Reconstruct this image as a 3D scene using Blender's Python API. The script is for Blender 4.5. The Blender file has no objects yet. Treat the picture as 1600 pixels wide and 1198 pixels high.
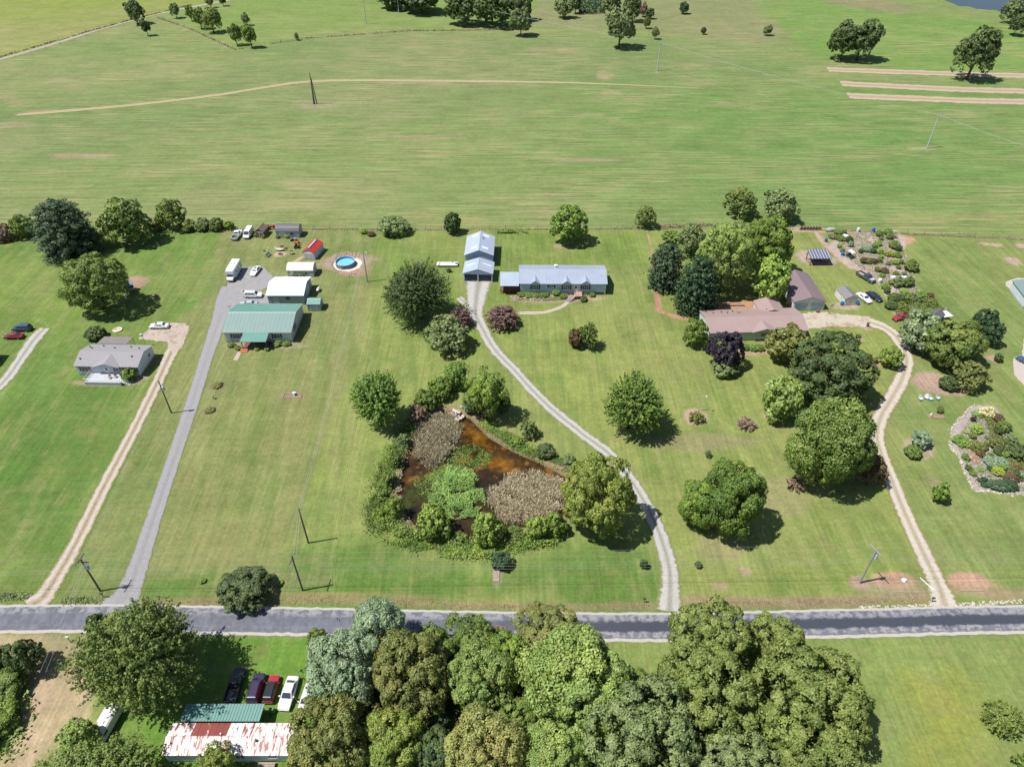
import bpy, math, random
import numpy as np
from mathutils import Vector, Matrix

# ------------------------------------------------------------------ camera, sky, sun, exposure
CAM_H = 105.0; FPX = 1112.0; PITCH = math.radians(39.6)      # aerial view: 24 mm-equivalent lens, looking 39.6 deg down
scn = bpy.context.scene
COL = scn.collection
cam_d = bpy.data.cameras.new('camera'); cam = bpy.data.objects.new('camera', cam_d); COL.objects.link(cam)
cam_d.sensor_width = 36.0; cam_d.lens = 36.0*FPX/1600.0
cam_d.clip_start = 1.0; cam_d.clip_end = 20000.0
cam.location = (0, 0, CAM_H); cam.rotation_euler = (math.radians(90)-PITCH, 0, 0)
scn.camera = cam
SUN_EL = math.radians(62.0); SHADOW_AZ = math.radians(12.5)   # shadows fall to the east, slightly away
world = bpy.data.worlds.new("World"); scn.world = world; world.use_nodes = True
wn = world.node_tree; wn.nodes.clear()
sky = wn.nodes.new('ShaderNodeTexSky'); sky.sky_type = 'NISHITA'; sky.sun_disc = False
sky.sun_elevation = SUN_EL; sky.sun_rotation = math.radians(257.5); sky.altitude = 200; sky.air_density = 1.0; sky.dust_density = 1.0
bg = wn.nodes.new('ShaderNodeBackground'); bg.inputs['Strength'].default_value = 0.078
wo = wn.nodes.new('ShaderNodeOutputWorld')
wn.links.new(sky.outputs[0], bg.inputs[0]); wn.links.new(bg.outputs[0], wo.inputs[0])
sd = bpy.data.lights.new('sun', 'SUN'); sd.energy = 5.0; sd.angle = math.radians(0.53); sd.color = (1.0, 0.97, 0.92)
sun = bpy.data.objects.new('sun', sd); COL.objects.link(sun); sun.location = (-100, -20, 200)
_d = Vector((math.cos(SHADOW_AZ)*math.cos(SUN_EL), math.sin(SHADOW_AZ)*math.cos(SUN_EL), -math.sin(SUN_EL)))
sun.rotation_euler = _d.to_track_quat('-Z', 'Y').to_euler()
scn.view_settings.view_transform = 'Standard'; scn.view_settings.look = 'None'
scn.view_settings.exposure = 0.38; scn.view_settings.gamma = 1.0; scn.view_settings.use_curve_mapping = False
scn.cycles.max_bounces = 6; scn.cycles.diffuse_bounces = 3; scn.cycles.glossy_bounces = 2
scn.cycles.transmission_bounces = 3; scn.cycles.transparent_max_bounces = 4
scn.cycles.caustics_reflective = False; scn.cycles.caustics_refractive = False

# ------------------------------------------------------------------ helpers
cp, sp = math.cos(PITCH), math.sin(PITCH)
def ray(x, y):
    u = (x-800.)/FPX; v = (y-599.)/FPX
    return (u, cp - v*sp, -sp - v*cp)
def at(x, y, z=0.0):
    """place on the land (or at height z) seen at photo position x, y"""
    r = ray(x, y); t = (z-CAM_H)/r[2]
    return Vector((r[0]*t, r[1]*t, z))
def lin(c): return c/12.92 if c <= 0.04045 else ((c+0.055)/1.055)**2.4
def s(r, g, b): return (lin(r/255.), lin(g/255.), lin(b/255.))
def soilc(r, g, b): return tuple(q*.80 for q in s(r, g, b))     # sunlit earth and gravel tones, brought down to true reflectance
rng = np.random.default_rng(7)
random.seed(7)

def tag(o, label=None, cat=None, group=None, kind=None):
    if label: o['label'] = label
    if cat: o['category'] = cat
    if group: o['group'] = group
    if kind: o['kind'] = kind
    return o
def thing(name, label, cat, loc=(0, 0, 0), rz=0.0, group=None):
    o = bpy.data.objects.new(name, None); COL.objects.link(o)
    o.empty_display_size = 0.3
    o.location = loc; o.rotation_euler = (0, 0, rz)
    return tag(o, label, cat, group)

class MB:
    """collects faces of one mesh"""
    def __init__(s_): s_.v = []; s_.f = []; s_.sm = False
    def add(s_, vs, fs):
        n = len(s_.v); s_.v += [tuple(p) for p in vs]; s_.f += [tuple(i+n for i in f) for f in fs]; return s_
    def box(s_, x0, x1, y0, y1, z0, z1, m=None):
        vs = [(x0,y0,z0),(x1,y0,z0),(x1,y1,z0),(x0,y1,z0),(x0,y0,z1),(x1,y0,z1),(x1,y1,z1),(x0,y1,z1)]
        if m is not None: vs = [m @ Vector(p) for p in vs]
        return s_.add(vs, [(0,3,2,1),(4,5,6,7),(0,1,5,4),(1,2,6,5),(2,3,7,6),(3,0,4,7)])
    def tube(s_, p0, p1, r0, r1=None, n=6, cap=True):
        if r1 is None: r1 = r0
        p0 = Vector(p0); p1 = Vector(p1); d = (p1-p0)
        if d.length < 1e-6: return s_
        q = d.to_track_quat('Z', 'Y'); vs = []
        for p, r in ((p0, r0), (p1, r1)):
            for k in range(n):
                a = 2*math.pi*k/n; vs.append(p + q @ Vector((r*math.cos(a), r*math.sin(a), 0)))
        fs = [(k, (k+1) % n, n+(k+1) % n, n+k) for k in range(n)]
        if cap: fs += [tuple(range(n-1, -1, -1)), tuple(range(n, 2*n))]
        return s_.add(vs, fs)
    def path(s_, pts, r, n=4):
        pts = [Vector(p) for p in pts]; rs = r if isinstance(r, (list, tuple)) else [r]*len(pts)
        vs = []; m = len(pts)
        for i, p in enumerate(pts):
            d = (pts[min(i+1, m-1)]-pts[max(i-1, 0)]); q = d.to_track_quat('Z', 'Y')
            for k in range(n):
                a = 2*math.pi*k/n; vs.append(p + q @ Vector((rs[i]*math.cos(a), rs[i]*math.sin(a), 0)))
        fs = [(i*n+k, i*n+(k+1) % n, (i+1)*n+(k+1) % n, (i+1)*n+k) for i in range(m-1) for k in range(n)]
        fs += [tuple(range(n-1, -1, -1)), tuple(range((m-1)*n, m*n))]
        return s_.add(vs, fs)
    def loft(s_, rings):
        n = len(rings[0]); vs = [p for r in rings for p in r]
        fs = [(i*n+k, i*n+(k+1) % n, (i+1)*n+(k+1) % n, (i+1)*n+k) for i in range(len(rings)-1) for k in range(n)]
        fs += [tuple(range(n-1, -1, -1)), tuple(range((len(rings)-1)*n, len(rings)*n))]
        return s_.add(vs, fs)
    def quad(s_, a, b, c, d, th=0.0):
        if th <= 0: return s_.add([a, b, c, d], [(0, 1, 2, 3)])
        a, b, c, d = map(Vector, (a, b, c, d)); nn = (b-a).cross(d-a).normalized()*th
        return s_.add([a-nn, b-nn, c-nn, d-nn, a, b, c, d], [(0,3,2,1),(4,5,6,7),(0,1,5,4),(1,2,6,5),(2,3,7,6),(3,0,4,7)])
    def ball(s_, c, rx, ry, rz, n=8, m=5, jit=0.0):
        vs = []; 
        for i in range(1, m):
            t = math.pi*i/m
            for k in range(n):
                a = 2*math.pi*k/n; j = 1+random.uniform(-jit, jit)
                vs.append((c[0]+rx*j*math.sin(t)*math.cos(a), c[1]+ry*j*math.sin(t)*math.sin(a), c[2]+rz*j*math.cos(t)))
        top = len(vs); vs.append((c[0], c[1], c[2]+rz)); vs.append((c[0], c[1], c[2]-rz))
        fs = [(i*n+k, (i+1)*n+k, (i+1)*n+(k+1) % n, i*n+(k+1) % n) for i in range(m-2) for k in range(n)]
        fs += [(top, k, (k+1) % n) for k in range(n)] + [(top+1, (m-2)*n+(k+1) % n, (m-2)*n+k) for k in range(n)]
        return s_.add(vs, fs)
    def mesh(s_, name, mat, smooth=False):
        me = bpy.data.meshes.new(name); me.from_pydata(s_.v, [], s_.f); me.materials.append(mat)
        if smooth: me.polygons.foreach_set('use_smooth', [True]*len(me.polygons))
        me.update(); return me
    def build(s_, name, mat, parent=None, label=None, smooth=False):
        o = bpy.data.objects.new(name, s_.mesh(name, mat, smooth)); COL.objects.link(o)
        if parent: o.parent = parent
        if label: o['label'] = label
        return o
def link(name, me, parent=None, loc=(0,0,0), rz=0.0, scale=None):
    o = bpy.data.objects.new(name, me); COL.objects.link(o)
    o.location = loc; o.rotation_euler = (0, 0, rz)
    if scale: o.scale = scale
    if parent: o.parent = parent
    return o
def copy_tree(o, parent=None):
    c = o.copy(); COL.objects.link(c); c.parent = parent
    for ch in o.children: copy_tree(ch, c)
    return c

# ------------------------------------------------------------------ materials
def nodes(m):
    m.use_nodes = True; nt = m.node_tree; return nt, nt.nodes['Principled BSDF']
MATS = {}
def mat(name, col, rough=0.7, metal=0.0, spec=0.5, var=0.12, scale=1.5, stretch=None, col2=None, c2scale=0.6, c2lo=0.5, c2hi=0.62, bump=0.0):
    """plain surface with slight uneven wear; col2 = second colour in patches"""
    if name in MATS: return MATS[name]
    m = bpy.data.materials.new(name); nt, b = nodes(m); N = nt.nodes; Lk = nt.links
    tc = N.new('ShaderNodeTexCoord'); mp = N.new('ShaderNodeMapping'); Lk.new(tc.outputs['Object'], mp.inputs['Vector'])
    if stretch: mp.inputs['Scale'].default_value = stretch
    nz = N.new('ShaderNodeTexNoise'); nz.inputs['Scale'].default_value = scale; nz.inputs['Detail'].default_value = 4
    Lk.new(mp.outputs[0], nz.inputs['Vector'])
    mr = N.new('ShaderNodeMapRange'); mr.inputs['To Min'].default_value = 1-var; mr.inputs['To Max'].default_value = 1+var
    mr.inputs['From Min'].default_value = 0.25; mr.inputs['From Max'].default_value = 0.75
    Lk.new(nz.outputs[0], mr.inputs['Value'])
    vm = N.new('ShaderNodeVectorMath'); vm.operation = 'SCALE'; Lk.new(mr.outputs[0], vm.inputs['Scale'])
    if col2:
        n2 = N.new('ShaderNodeTexNoise'); n2.inputs['Scale'].default_value = c2scale; n2.inputs['Detail'].default_value = 5
        n2.inputs['Roughness'].default_value = 0.65
        Lk.new(mp.outputs[0], n2.inputs['Vector'])
        r2 = N.new('ShaderNodeMapRange'); r2.inputs['From Min'].default_value = c2lo; r2.inputs['From Max'].default_value = c2hi
        Lk.new(n2.outputs[0], r2.inputs['Value'])
        mx = N.new('ShaderNodeMix'); mx.data_type = 'RGBA'; Lk.new(r2.outputs[0], mx.inputs['Factor'])
        mx.inputs[6].default_value = (*col, 1); mx.inputs[7].default_value = (*col2, 1)
        Lk.new(mx.outputs[2], vm.inputs[0])
    else: vm.inputs[0].default_value = col
    Lk.new(vm.outputs[0], b.inputs['Base Color'])
    b.inputs['Roughness'].default_value = rough; b.inputs['Metallic'].default_value = metal
    b.inputs['Specular IOR Level'].default_value = spec
    if bump > 0:
        bp = N.new('ShaderNodeBump'); bp.inputs['Strength'].default_value = 0.5; bp.inputs['Distance'].default_value = bump
        Lk.new(nz.outputs[0], bp.inputs['Height']); Lk.new(bp.outputs[0], b.inputs['Normal'])
    MATS[name] = m; return m

def leafmat(name, col, col2=None, var=0.27, transl=0.26):
    """leaves: every leaf clump its own tint (attribute 'tint'), thin and slightly translucent"""
    m = bpy.data.materials.new(name); m.use_nodes = True; nt = m.node_tree; N = nt.nodes; Lk = nt.links; N.clear()
    a = N.new('ShaderNodeAttribute'); a.attribute_name = 'tint'
    ob = N.new('ShaderNodeObjectInfo')
    sx = N.new('ShaderNodeSeparateColor'); Lk.new(a.outputs['Color'], sx.inputs[0])
    mx = N.new('ShaderNodeMix'); mx.data_type = 'RGBA'
    c2 = col2 or (min(1, col[0]*1.5), col[1]*1.2, col[2]*0.8)
    mx.inputs[6].default_value = (*col, 1); mx.inputs[7].default_value = (*c2, 1)
    Lk.new(sx.outputs[1], mx.inputs['Factor'])
    mr = N.new('ShaderNodeMapRange'); mr.inputs['To Min'].default_value = 1-var; mr.inputs['To Max'].default_value = 1+var
    Lk.new(sx.outputs[0], mr.inputs['Value'])
    mo = N.new('ShaderNodeMapRange'); mo.inputs['To Min'].default_value = 0.9; mo.inputs['To Max'].default_value = 1.1
    Lk.new(ob.outputs['Random'], mo.inputs['Value'])
    mm = N.new('ShaderNodeMath'); mm.operation = 'MULTIPLY'; Lk.new(mr.outputs[0], mm.inputs[0]); Lk.new(mo.outputs[0], mm.inputs[1])
    vm = N.new('ShaderNodeVectorMath'); vm.operation = 'SCALE'; Lk.new(mx.outputs[2], vm.inputs[0]); Lk.new(mm.outputs[0], vm.inputs['Scale'])
    d = N.new('ShaderNodeBsdfDiffuse'); t = N.new('ShaderNodeBsdfTranslucent'); g = N.new('ShaderNodeBsdfGlossy')
    g.inputs['Roughness'].default_value = 0.55
    Lk.new(vm.outputs[0], d.inputs[0]); Lk.new(vm.outputs[0], t.inputs[0])
    ms = N.new('ShaderNodeMixShader'); ms.inputs[0].default_value = transl
    Lk.new(d.outputs[0], ms.inputs[1]); Lk.new(t.outputs[0], ms.inputs[2])
    m2 = N.new('ShaderNodeMixShader'); m2.inputs[0].default_value = 0.035
    Lk.new(ms.outputs[0], m2.inputs[1]); Lk.new(g.outputs[0], m2.inputs[2])
    o = N.new('ShaderNodeOutputMaterial'); Lk.new(m2.outputs[0], o.inputs[0])
    MATS[name] = m; return m
# ------------------------------------------------------------------ land
def vnoise(x, y, sc, seed=0):
    g = np.random.default_rng(1000+seed).random((64, 64))
    u = x/sc; v = y/sc; i = np.floor(u).astype(int); j = np.floor(v).astype(int); fu = u-i; fv = v-j
    fu = fu*fu*(3-2*fu); fv = fv*fv*(3-2*fv); i %= 64; j %= 64; i1 = (i+1) % 64; j1 = (j+1) % 64
    return (g[i, j]*(1-fu)+g[i1, j]*fu)*(1-fv) + (g[i, j1]*(1-fu)+g[i1, j1]*fu)*fv
def fnoise(x, y, sc, seed=0): return (vnoise(x, y, sc, seed)+0.5*vnoise(x, y, sc/2.1, seed+1)+0.25*vnoise(x, y, sc/4.3, seed+2))/1.75
def axis(lo, hi, step, far, grow=1.11):
    a = list(np.arange(lo, hi+1e-6, step)); st = step; x = hi
    while x < far: st = min(st*grow, 400); x += st; a.append(x)
    st = step; x = lo; b = []
    while x > -far: st = min(st*grow, 400); x -= st; b.append(x)
    return np.array(b[::-1]+a)
AX = axis(-118, 128, 0.55, 7000, 1.035); AY = axis(46, 212, 0.55, 7000, 1.03)
AY = AY[AY > -400]
GX, GY = np.meshgrid(AX, AY)
def PW(pts): return np.array([at(*p)[:2] for p in pts])
def segdist(X, Y, P, closed=False):
    d = np.full(X.shape, 1e9); n = len(P)
    for i in range(n if closed else n-1):
        a = P[i]; b = P[(i+1) % n]; ab = b-a; L2 = max(1e-9, (ab**2).sum())
        t = np.clip(((X-a[0])*ab[0]+(Y-a[1])*ab[1])/L2, 0, 1)
        d = np.minimum(d, np.hypot(X-a[0]-t*ab[0], Y-a[1]-t*ab[1]))
    return d
def inside(X, Y, P):
    c = np.zeros(X.shape, bool); n = len(P); j = n-1
    for i in range(n):
        xi, yi = P[i]; xj, yj = P[j]
        if yi != yj:
            c ^= ((yi > Y) != (yj > Y)) & (X < (xj-xi)*(Y-yi)/(yj-yi)+xi)
        j = i
    return c
def sdist(X, Y, P): d = segdist(X, Y, P, True); return np.where(inside(X, Y, P), d, -d)
KG = 0.77
LANDCOL = np.empty(GX.shape+(3,)); STR = np.zeros(GX.shape); 
def gcol(*c): return np.array(s(*c))*np.array([KG*.94, KG*.97, KG*1.12])
LANDCOL[:] = gcol(118, 132, 72)
def lay(m, c, a=1.0):
    m = np.clip(m*a, 0, 1)[..., None]; LANDCOL[:] = LANDCOL*(1-m)+gcol(*c)*m
def poly(pts, c, soft=0.8, a=1.0, nz=0.8, nsc=4.0, seed=0, z=None):
    P = PW(pts); n = (fnoise(GX, GY, nsc, seed)-0.5)*2*nz
    m = np.clip((sdist(GX, GY, P)+n)/max(soft, .01)+0.5, 0, 1); lay(m, c, a); return m
def spot(px, py, rx, ry, c, a=1.0, soft=0.35, seed=0):
    p = at(px, py); n = (fnoise(GX, GY, max(rx, ry)*0.5+.3, seed+px)-0.5)*1.1
    d = np.sqrt(((GX-p.x)/rx)**2+((GY-p.y)/ry)**2)+n*0.6
    lay(np.clip((1-d)/soft+.5, 0, 1), c, a)
def track(pts, w, c, a=1.0, soft=0.4, two=0.0, seed=0):
    d = segdist(GX, GY, PW(pts)); n = (fnoise(GX, GY, 3, seed)-.5)*w*0.8
    if two > 0: d = np.abs(d-two)
    lay(np.clip((w-d+n)/soft+.0, 0, 1), c, a)

# big fields, clockwise from the back
FIELD = [(-900,380),(0,372),(290,362),(450,358),(1250,358),(1600,372),(2400,400),(2400,-60),(-900,-60)]
mfield = poly(FIELD, (120,137,76), 1.0, nz=.4)
poly([(950,130),(1250,120),(2400,150),(2400,372),(1600,372),(1030,352),(900,250)], (103,133,66), 60, .95, nz=25, nsc=60, seed=3)
poly([(-500,60),(0,170),(300,120),(490,60),(900,55),(1180,60),(1180,120),(0,240)], (108,130,72), 40, .7, nz=25, nsc=60, seed=4)
poly([(-600,10),(0,97),(120,58),(300,10),(380,-10),(300,-60),(-600,-60)], (131,144,66), 2, 1, nz=1.5, seed=5)      # far left field
poly([(240,30),(300,48),(365,77),(480,58),(640,48),(800,48),(1230,62),(1180,10),(1100,-40),(400,-60),(320,12)], (118,141,70), 2, 1, nz=1.5, seed=6)
poly([(820,32),(840,40),(1030,55),(1215,66),(1225,50),(1180,8),(1120,-30),(850,-30)], (128,133,84), 8, .95, nz=10, nsc=30, seed=8)
poly([(1190,12),(1260,0),(1420,20),(1500,25),(1620,45),(2200,90),(2200,170),(1290,100),(1225,50)], (110,140,66), 8, 1, nz=8, nsc=30, seed=9)
poly([(1400,-10),(1620,28),(1700,60),(1900,60),(1500,-60)], (122,146,68), 8, .9, nz=6, seed=10)
poly([(1350,-8),(1430,14),(1410,22),(1300,8),(1270,-20)], (140,126,92), 8, .7, nz=5, seed=11)
# hay-coloured swathes left on the mown field
sw = vnoise(GX*0.10, GY, 2.3, 21)*0.6+vnoise(GX*0.05+9, GY, 0.9, 22)*0.4
big = fnoise(GX*0.6, GY, 45, 23)
flick = np.clip((sw*0.75+big*0.55-0.70)/0.16, 0, 1)*mfield
rightfade = np.clip((60-GX+ (GY-200)*0.1)/120, .12, 1)
farfade = np.clip((560-GY)/120, 0, 1)
lay(np.clip((big-.45)/.3, 0, 1)*mfield*rightfade*farfade, (146,142,96), 0.45)
sw2 = np.clip((vnoise(GX*0.035, GY, 0.75, 41)-.72)/.12, 0, 1)*np.clip((fnoise(GX, GY, 22, 42)-.42)/.12, 0, 1)*mfield*rightfade*farfade
STR[:] = mfield*farfade*0.9+0.12
for (px, py, rx, ry, c, a) in [(130,243,14,2.2,(170,140,112),.7),(60,175,6,2.5,(165,138,108),.7),(20,195,9,4,(150,140,100),.7),(945,118,4,6,(168,150,112),.6),
        (955,145,5,3,(168,150,112),.5),(960,185,4,1.2,(168,150,112),.5),(905,250,13,2.5,(150,138,100),.6),(925,180,8,2,(160,146,104),.4),
        (680,215,14,3,(150,140,100),.6),(640,128,16,1.6,(170,146,118),.6),(495,166,11,3,(150,146,108),.7),(1027,114,4,1.2,(150,140,90),.7),(1440,232,5,1.2,(165,150,110),.8),
        (860,78,14,2,(150,140,98),.6),(720,80,20,3,(140,136,92),.6),(90,125,10,3,(140,140,96),.7),(460,284,12,2,(150,140,105),.4)]:
    spot(px, py, rx, ry, c, a)
0 and track([(-120,196),(0,183),(60,177),(200,165),(330,150),(420,136),(480,128),(560,126),(700,127),(800,128),(920,131),(1100,138),(1250,148),(1330,152)], .55, (176,156,122), .9, two=.95)
track([(0,150),(25,165),(35,178),(10,200),(-40,210)], 1.3, (160,140,108), .7, soft=1)
track([(250,28),(290,48),(340,66),(366,78)], .5, (165,155,110), .6)
for pts in ([(1293,109),(1500,116),(1700,122)], [(1314,131),(1500,140),(1700,146)], [(1325,150),(1500,157),(1700,163)]):
    continue
    d = segdist(GX, GY, PW(pts)); lay(np.clip((2.2-d)/.5, 0, 1)*np.clip((fnoise(GX, GY, 2.2, 51)-.64)/.08, 0, 1), (96,122,70), .8)
    lay(np.clip((2.2-d)/.5, 0, 1)*np.clip((vnoise(GX*.1, GY, 4, 52)-.55)/.2, 0, 1), (152,108,84), .7)
# fence line strip
track([(-100,385),(0,377),(290,362),(450,360),(700,360),(1020,359),(1240,360),(1420,366),(1600,376),(1800,392)], .9, (148,138,92), .8, soft=.8)

# gardens / lots between the back fence and the road
BACK = 6
poly([(-700,400),(0,378),(130,372),(290,364),(345,362),(190,950),(-700,950)], (103,130,58), 1.2, nz=.4, seed=60)
poly([(-300,400),(60,400),(235,400),(215,470),(90,520),(0,500)], (118,139,62), 12, .7, nz=6, nsc=25, seed=61)
poly([(0,640),(160,620),(150,690),(60,850),(-100,940),(-300,940)], (88,118,50), 10, .85, nz=6, nsc=20, seed=62)
poly([(250,520),(335,455),(345,362),(365,362),(355,470),(320,560),(200,945),(85,945),(180,760),(235,640)], (125,131,76), 1.5, .9, nz=1, seed=63)
poly([(345,362),(600,362),(560,560),(480,760),(470,940),(215,945),(330,560),(352,470),(362,400)], (128,134,78), 1.2, .95, nz=.5, seed=64)
poly([(330,600),(560,560),(520,760),(470,900),(240,900),(280,740)], (136,138,80), 14, .6, nz=8, nsc=25, seed=65)
poly([(590,362),(1012,360),(1035,480),(1048,560),(1000,700),(1060,940),(470,940),(480,760),(560,560)], (136,146,76), 1.2, 1, nz=.6, seed=66)
poly([(600,366),(1010,362),(1025,440),(800,520),(700,560),(600,480)], (112,134,60), 10, .8, nz=7, nsc=20, seed=67)
poly([(470,840),(600,850),(700,880),(900,870),(1010,850),(1060,900),(1060,940),(215,945),(220,915),(400,890)], (92,122,52), 5, .9, nz=5, nsc=14, seed=68)
poly([(760,530),(800,590),(900,680),(940,710),(1000,760),(1035,850),(1050,900),(1060,520),(1000,470),(860,520)], (138,147,74), 6, .6, nz=5, nsc=20, seed=69)
poly([(1012,360),(1380,360),(1400,500),(1400,560),(1380,640),(1380,720),(1480,940),(1060,940),(1010,740),(1045,560)], (132,143,72), 1.5, 1, nz=.8, seed=70)
poly([(1060,700),(1230,690),(1240,800),(1300,860),(1200,930),(1080,920),(1040,800)], (140,146,80), 12, .75, nz=8, nsc=22, seed=71)
poly([(1380,360),(1600,374),(2300,400),(2300,940),(1480,940),(1380,720),(1420,560),(1400,480)], (124,138,74), 1.5, 1, nz=.8, seed=72)
poly([(1450,800),(1600,790),(1700,860),(1650,900),(1480,900)], (134,142,80), 12, .7, nz=8, nsc=22, seed=73)
# south of the road
poly([(-900,992),(2600,995),(2600,2500),(-900,2500)], (128,142,74), 1.0, 1, nz=.4, seed=80)
poly([(290,993),(540,996),(560,1300),(250,1300),(150,1100),(200,993)], (104,136,54), 1.5, 1, nz=.6, seed=81)
poly([(-900,992),(135,992),(150,1060),(130,1120),(60,1180),(20,1300),(-900,1300)], (190,164,130), 2.0, 1, nz=1.5, seed=82)
poly([(60,1010),(140,1000),(150,1200),(90,1260),(70,1130)], (156,146,98), 5, .5, nz=5, nsc=8, seed=83)
poly([(1430,1070),(1500,1070),(1510,1180),(1440,1190)], (146,146,60), 5, .6, nz=5, nsc=8, seed=84)
# mown stripes: lawns show the mower's lanes running away from the road
lawn = ((1-mfield)*(GY > 66))
u_ = GX*0.985+GY*0.16
lay(np.clip((vnoise(u_, GY*0.05, 1.1, 90)-.55)/.2, 0, 1)*lawn, (150,150,92), .28)
lay(np.clip((vnoise(u_+50, GY*0.06, 1.6, 91)-.55)/.2, 0, 1)*lawn, (92,118,52), .32)
lay(np.clip((fnoise(GX, GY, 16, 92)-.5)/.2, 0, 1)*(GY < 215), (140,140,80), .30)
lay(np.clip((fnoise(GX, GY, 9, 93)-.56)/.15, 0, 1)*(GY < 215), (90,118,50), .32)
lay(np.clip((fnoise(GX, GY, 3.0, 94)-.60)/.12, 0, 1)*(GY < 215), (146,140,88), .25)
# bare soil, worn spots and beds (colour of the soil itself)
SOIL = (170,152,128)
for (px, py, rx, ry, c, a) in [
    (207,441,4.2,3.6,(172,138,108),.95),(262,512,5.0,1.2,SOIL,.0),(541,409,8.5,4.8,(176,146,118),1),(553,424,4.5,2.5,(168,128,98),.9),
    (439,397,2.0,1.5,(196,168,132),1),(1394,907,4.2,2.0,(198,144,106),1),(1400,914,6.4,2.2,(152,134,104),.45),(1515,908,4.0,1.8,(190,142,108),.95),
    (1343,911,2.1,1.4,(165,138,105),.95),(1087,652,2.6,2.7,(192,158,126),1),(1166,662,2.3,1.8,(150,132,104),.9),(1201,651,1.5,1.2,(180,146,120),1),
    (1410,375,4.2,2.6,(196,142,110),1),(1538,381,1.6,1.1,(186,160,124),.9),(1556,383,1.6,1.1,(186,160,124),.9),(1597,384,2.4,1.6,(186,160,124),.9),(1583,408,2.2,2.0,(182,150,126),.95),
    (1462,595,5.2,3.1,(180,146,116),1),(1478,606,6.2,2.8,(176,142,112),1),(1553,560,1.7,1.3,(186,150,124),1),(1456,752,1.3,1.5,(170,140,110),.3),
    (1437,700,3.0,3.4,(168,148,112),.8),(1354,512,1.5,1.2,(182,152,120),.9),(1341,530,1.5,1.1,(182,152,120),.8),(1362,565,2.2,2.2,(186,140,110),.8),
    (458,618,2.9,1.1,(160,132,96),.9),(338,605,2.0,1.7,(120,112,74),.8),(328,641,1.7,1.4,(120,112,74),.8),
    (875,385,2.2,1.2,(176,142,112),.7),(776,898,.8,2.6,(150,138,104),.6),(1148,480,14,2.8,(190,128,88),.9),(1165,551,8,1.0,(176,140,104),.8),
    (1280,407,6.0,3.0,(182,158,132),.95),(1262,398,3.5,2.6,(182,160,134),.9),(1322,478,4.0,1.9,(184,158,124),.9),(345,602,.4,.4,SOIL,0),
    (168,598,8.0,1.1,(176,146,112),.8),(210,590,3.6,1.6,(176,146,112),.8),(375,540,4.5,1.4,(168,146,110),.7),(450,540,6,1.0,(168,146,110),.5),
    (1125,855,4,3,(160,138,96),.35),(1225,775,5,5,(158,142,96),.4),(1165,893,1.2,1,(170,140,110),.8),(1125,914,1.6,1,(170,146,104),.6),(1100,690,11,2.6,(150,132,92),.45),
    (748,640,2,3,(176,160,130),.5),(585,925,2,.6,(170,140,100),.0),(440,905,9,1.6,(140,132,80),.35)]:
    if a > 0: spot(px, py, rx, ry, tuple(int(q*.72+w*.28) for q, w in zip(c, (158,152,138))), a)
poly([(1306,372),(1322,362),(1400,360),(1412,372),(1412,400),(1424,425),(1432,455),(1478,478),(1470,492),(1440,490),(1400,490),(1388,470),(1372,440),(1345,425),(1325,415),(1310,400),(1296,388)], (178,160,142), .8, 1, nz=.9, seed=100)
track([(1276,364),(1284,376),(1296,390),(1312,404),(1330,418),(1352,424),(1372,436)], .9, (184,158,132), 1, seed=101)
poly([(1487,668),(1512,640),(1524,633),(1554,634),(1570,660),(1584,690),(1625,720),(1640,772),(1580,770),(1522,766),(1508,738),(1498,712),(1488,700)], (176,162,148), .6, 1, nz=.4, seed=102)
track([(1012,366),(1020,400),(1022,440),(1026,478)], .45, (176,140,112), .9, seed=103)
track([(1026,455),(1030,486),(1055,494),(1072,497)], 1.0, (178,134,106), 1, seed=104)
track([(812,489),(850,488),(876,480),(888,472)], .7, (182,160,130), 1, seed=105)
poly([(800,462),(948,463),(946,468),(890,472),(840,474),(800,470)], (170,148,118), .8, .9, nz=.6, seed=106)
track([(404,455),(412,447),(430,438),(448,432)], .8, (196,166,126), 1, seed=107)
track([(455,412),(474,401)], .7, (190,168,130), .9, seed=107)
track([(1240,358),(1290,360),(1330,366)], 1.6, (176,152,124), .9, seed=108)
track([(215,942),(460,936),(560,936),(700,944),(900,948),(1020,944)], 1.0, (150,132,92), .75, soft=.9, seed=109)
track([(430,926),(560,927),(700,934)], .5, (158,128,92), .6, soft=.5, seed=110)
track([(1070,938),(1200,941),(1330,938),(1440,930),(1500,920),(1560,928),(1700,928)], 1.6, (152,132,98), .85, soft=1.2, seed=111)
track([(0,931),(45,931)], 1.0, (110,110,80), .6, soft=.8, seed=112)
track([(100,938),(160,938)], 1.2, (120,118,78), .7, soft=.8, seed=112)
for k, r in ((1, 3.2), (2, 4.2), (3, 5.3)):                       # mower's turning rings
    for q in ((1160, 590), (1155, 640)):
        p = at(*q); d = np.abs(np.hypot(GX-p.x, (GY-p.y)*1.2)-r*1.6); lay(np.clip((.35-d)/.3, 0, 1), (150,152,92), .35)
track([(52,498),(72,505),(76,518)], .25, (190,182,150), .8); 

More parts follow.
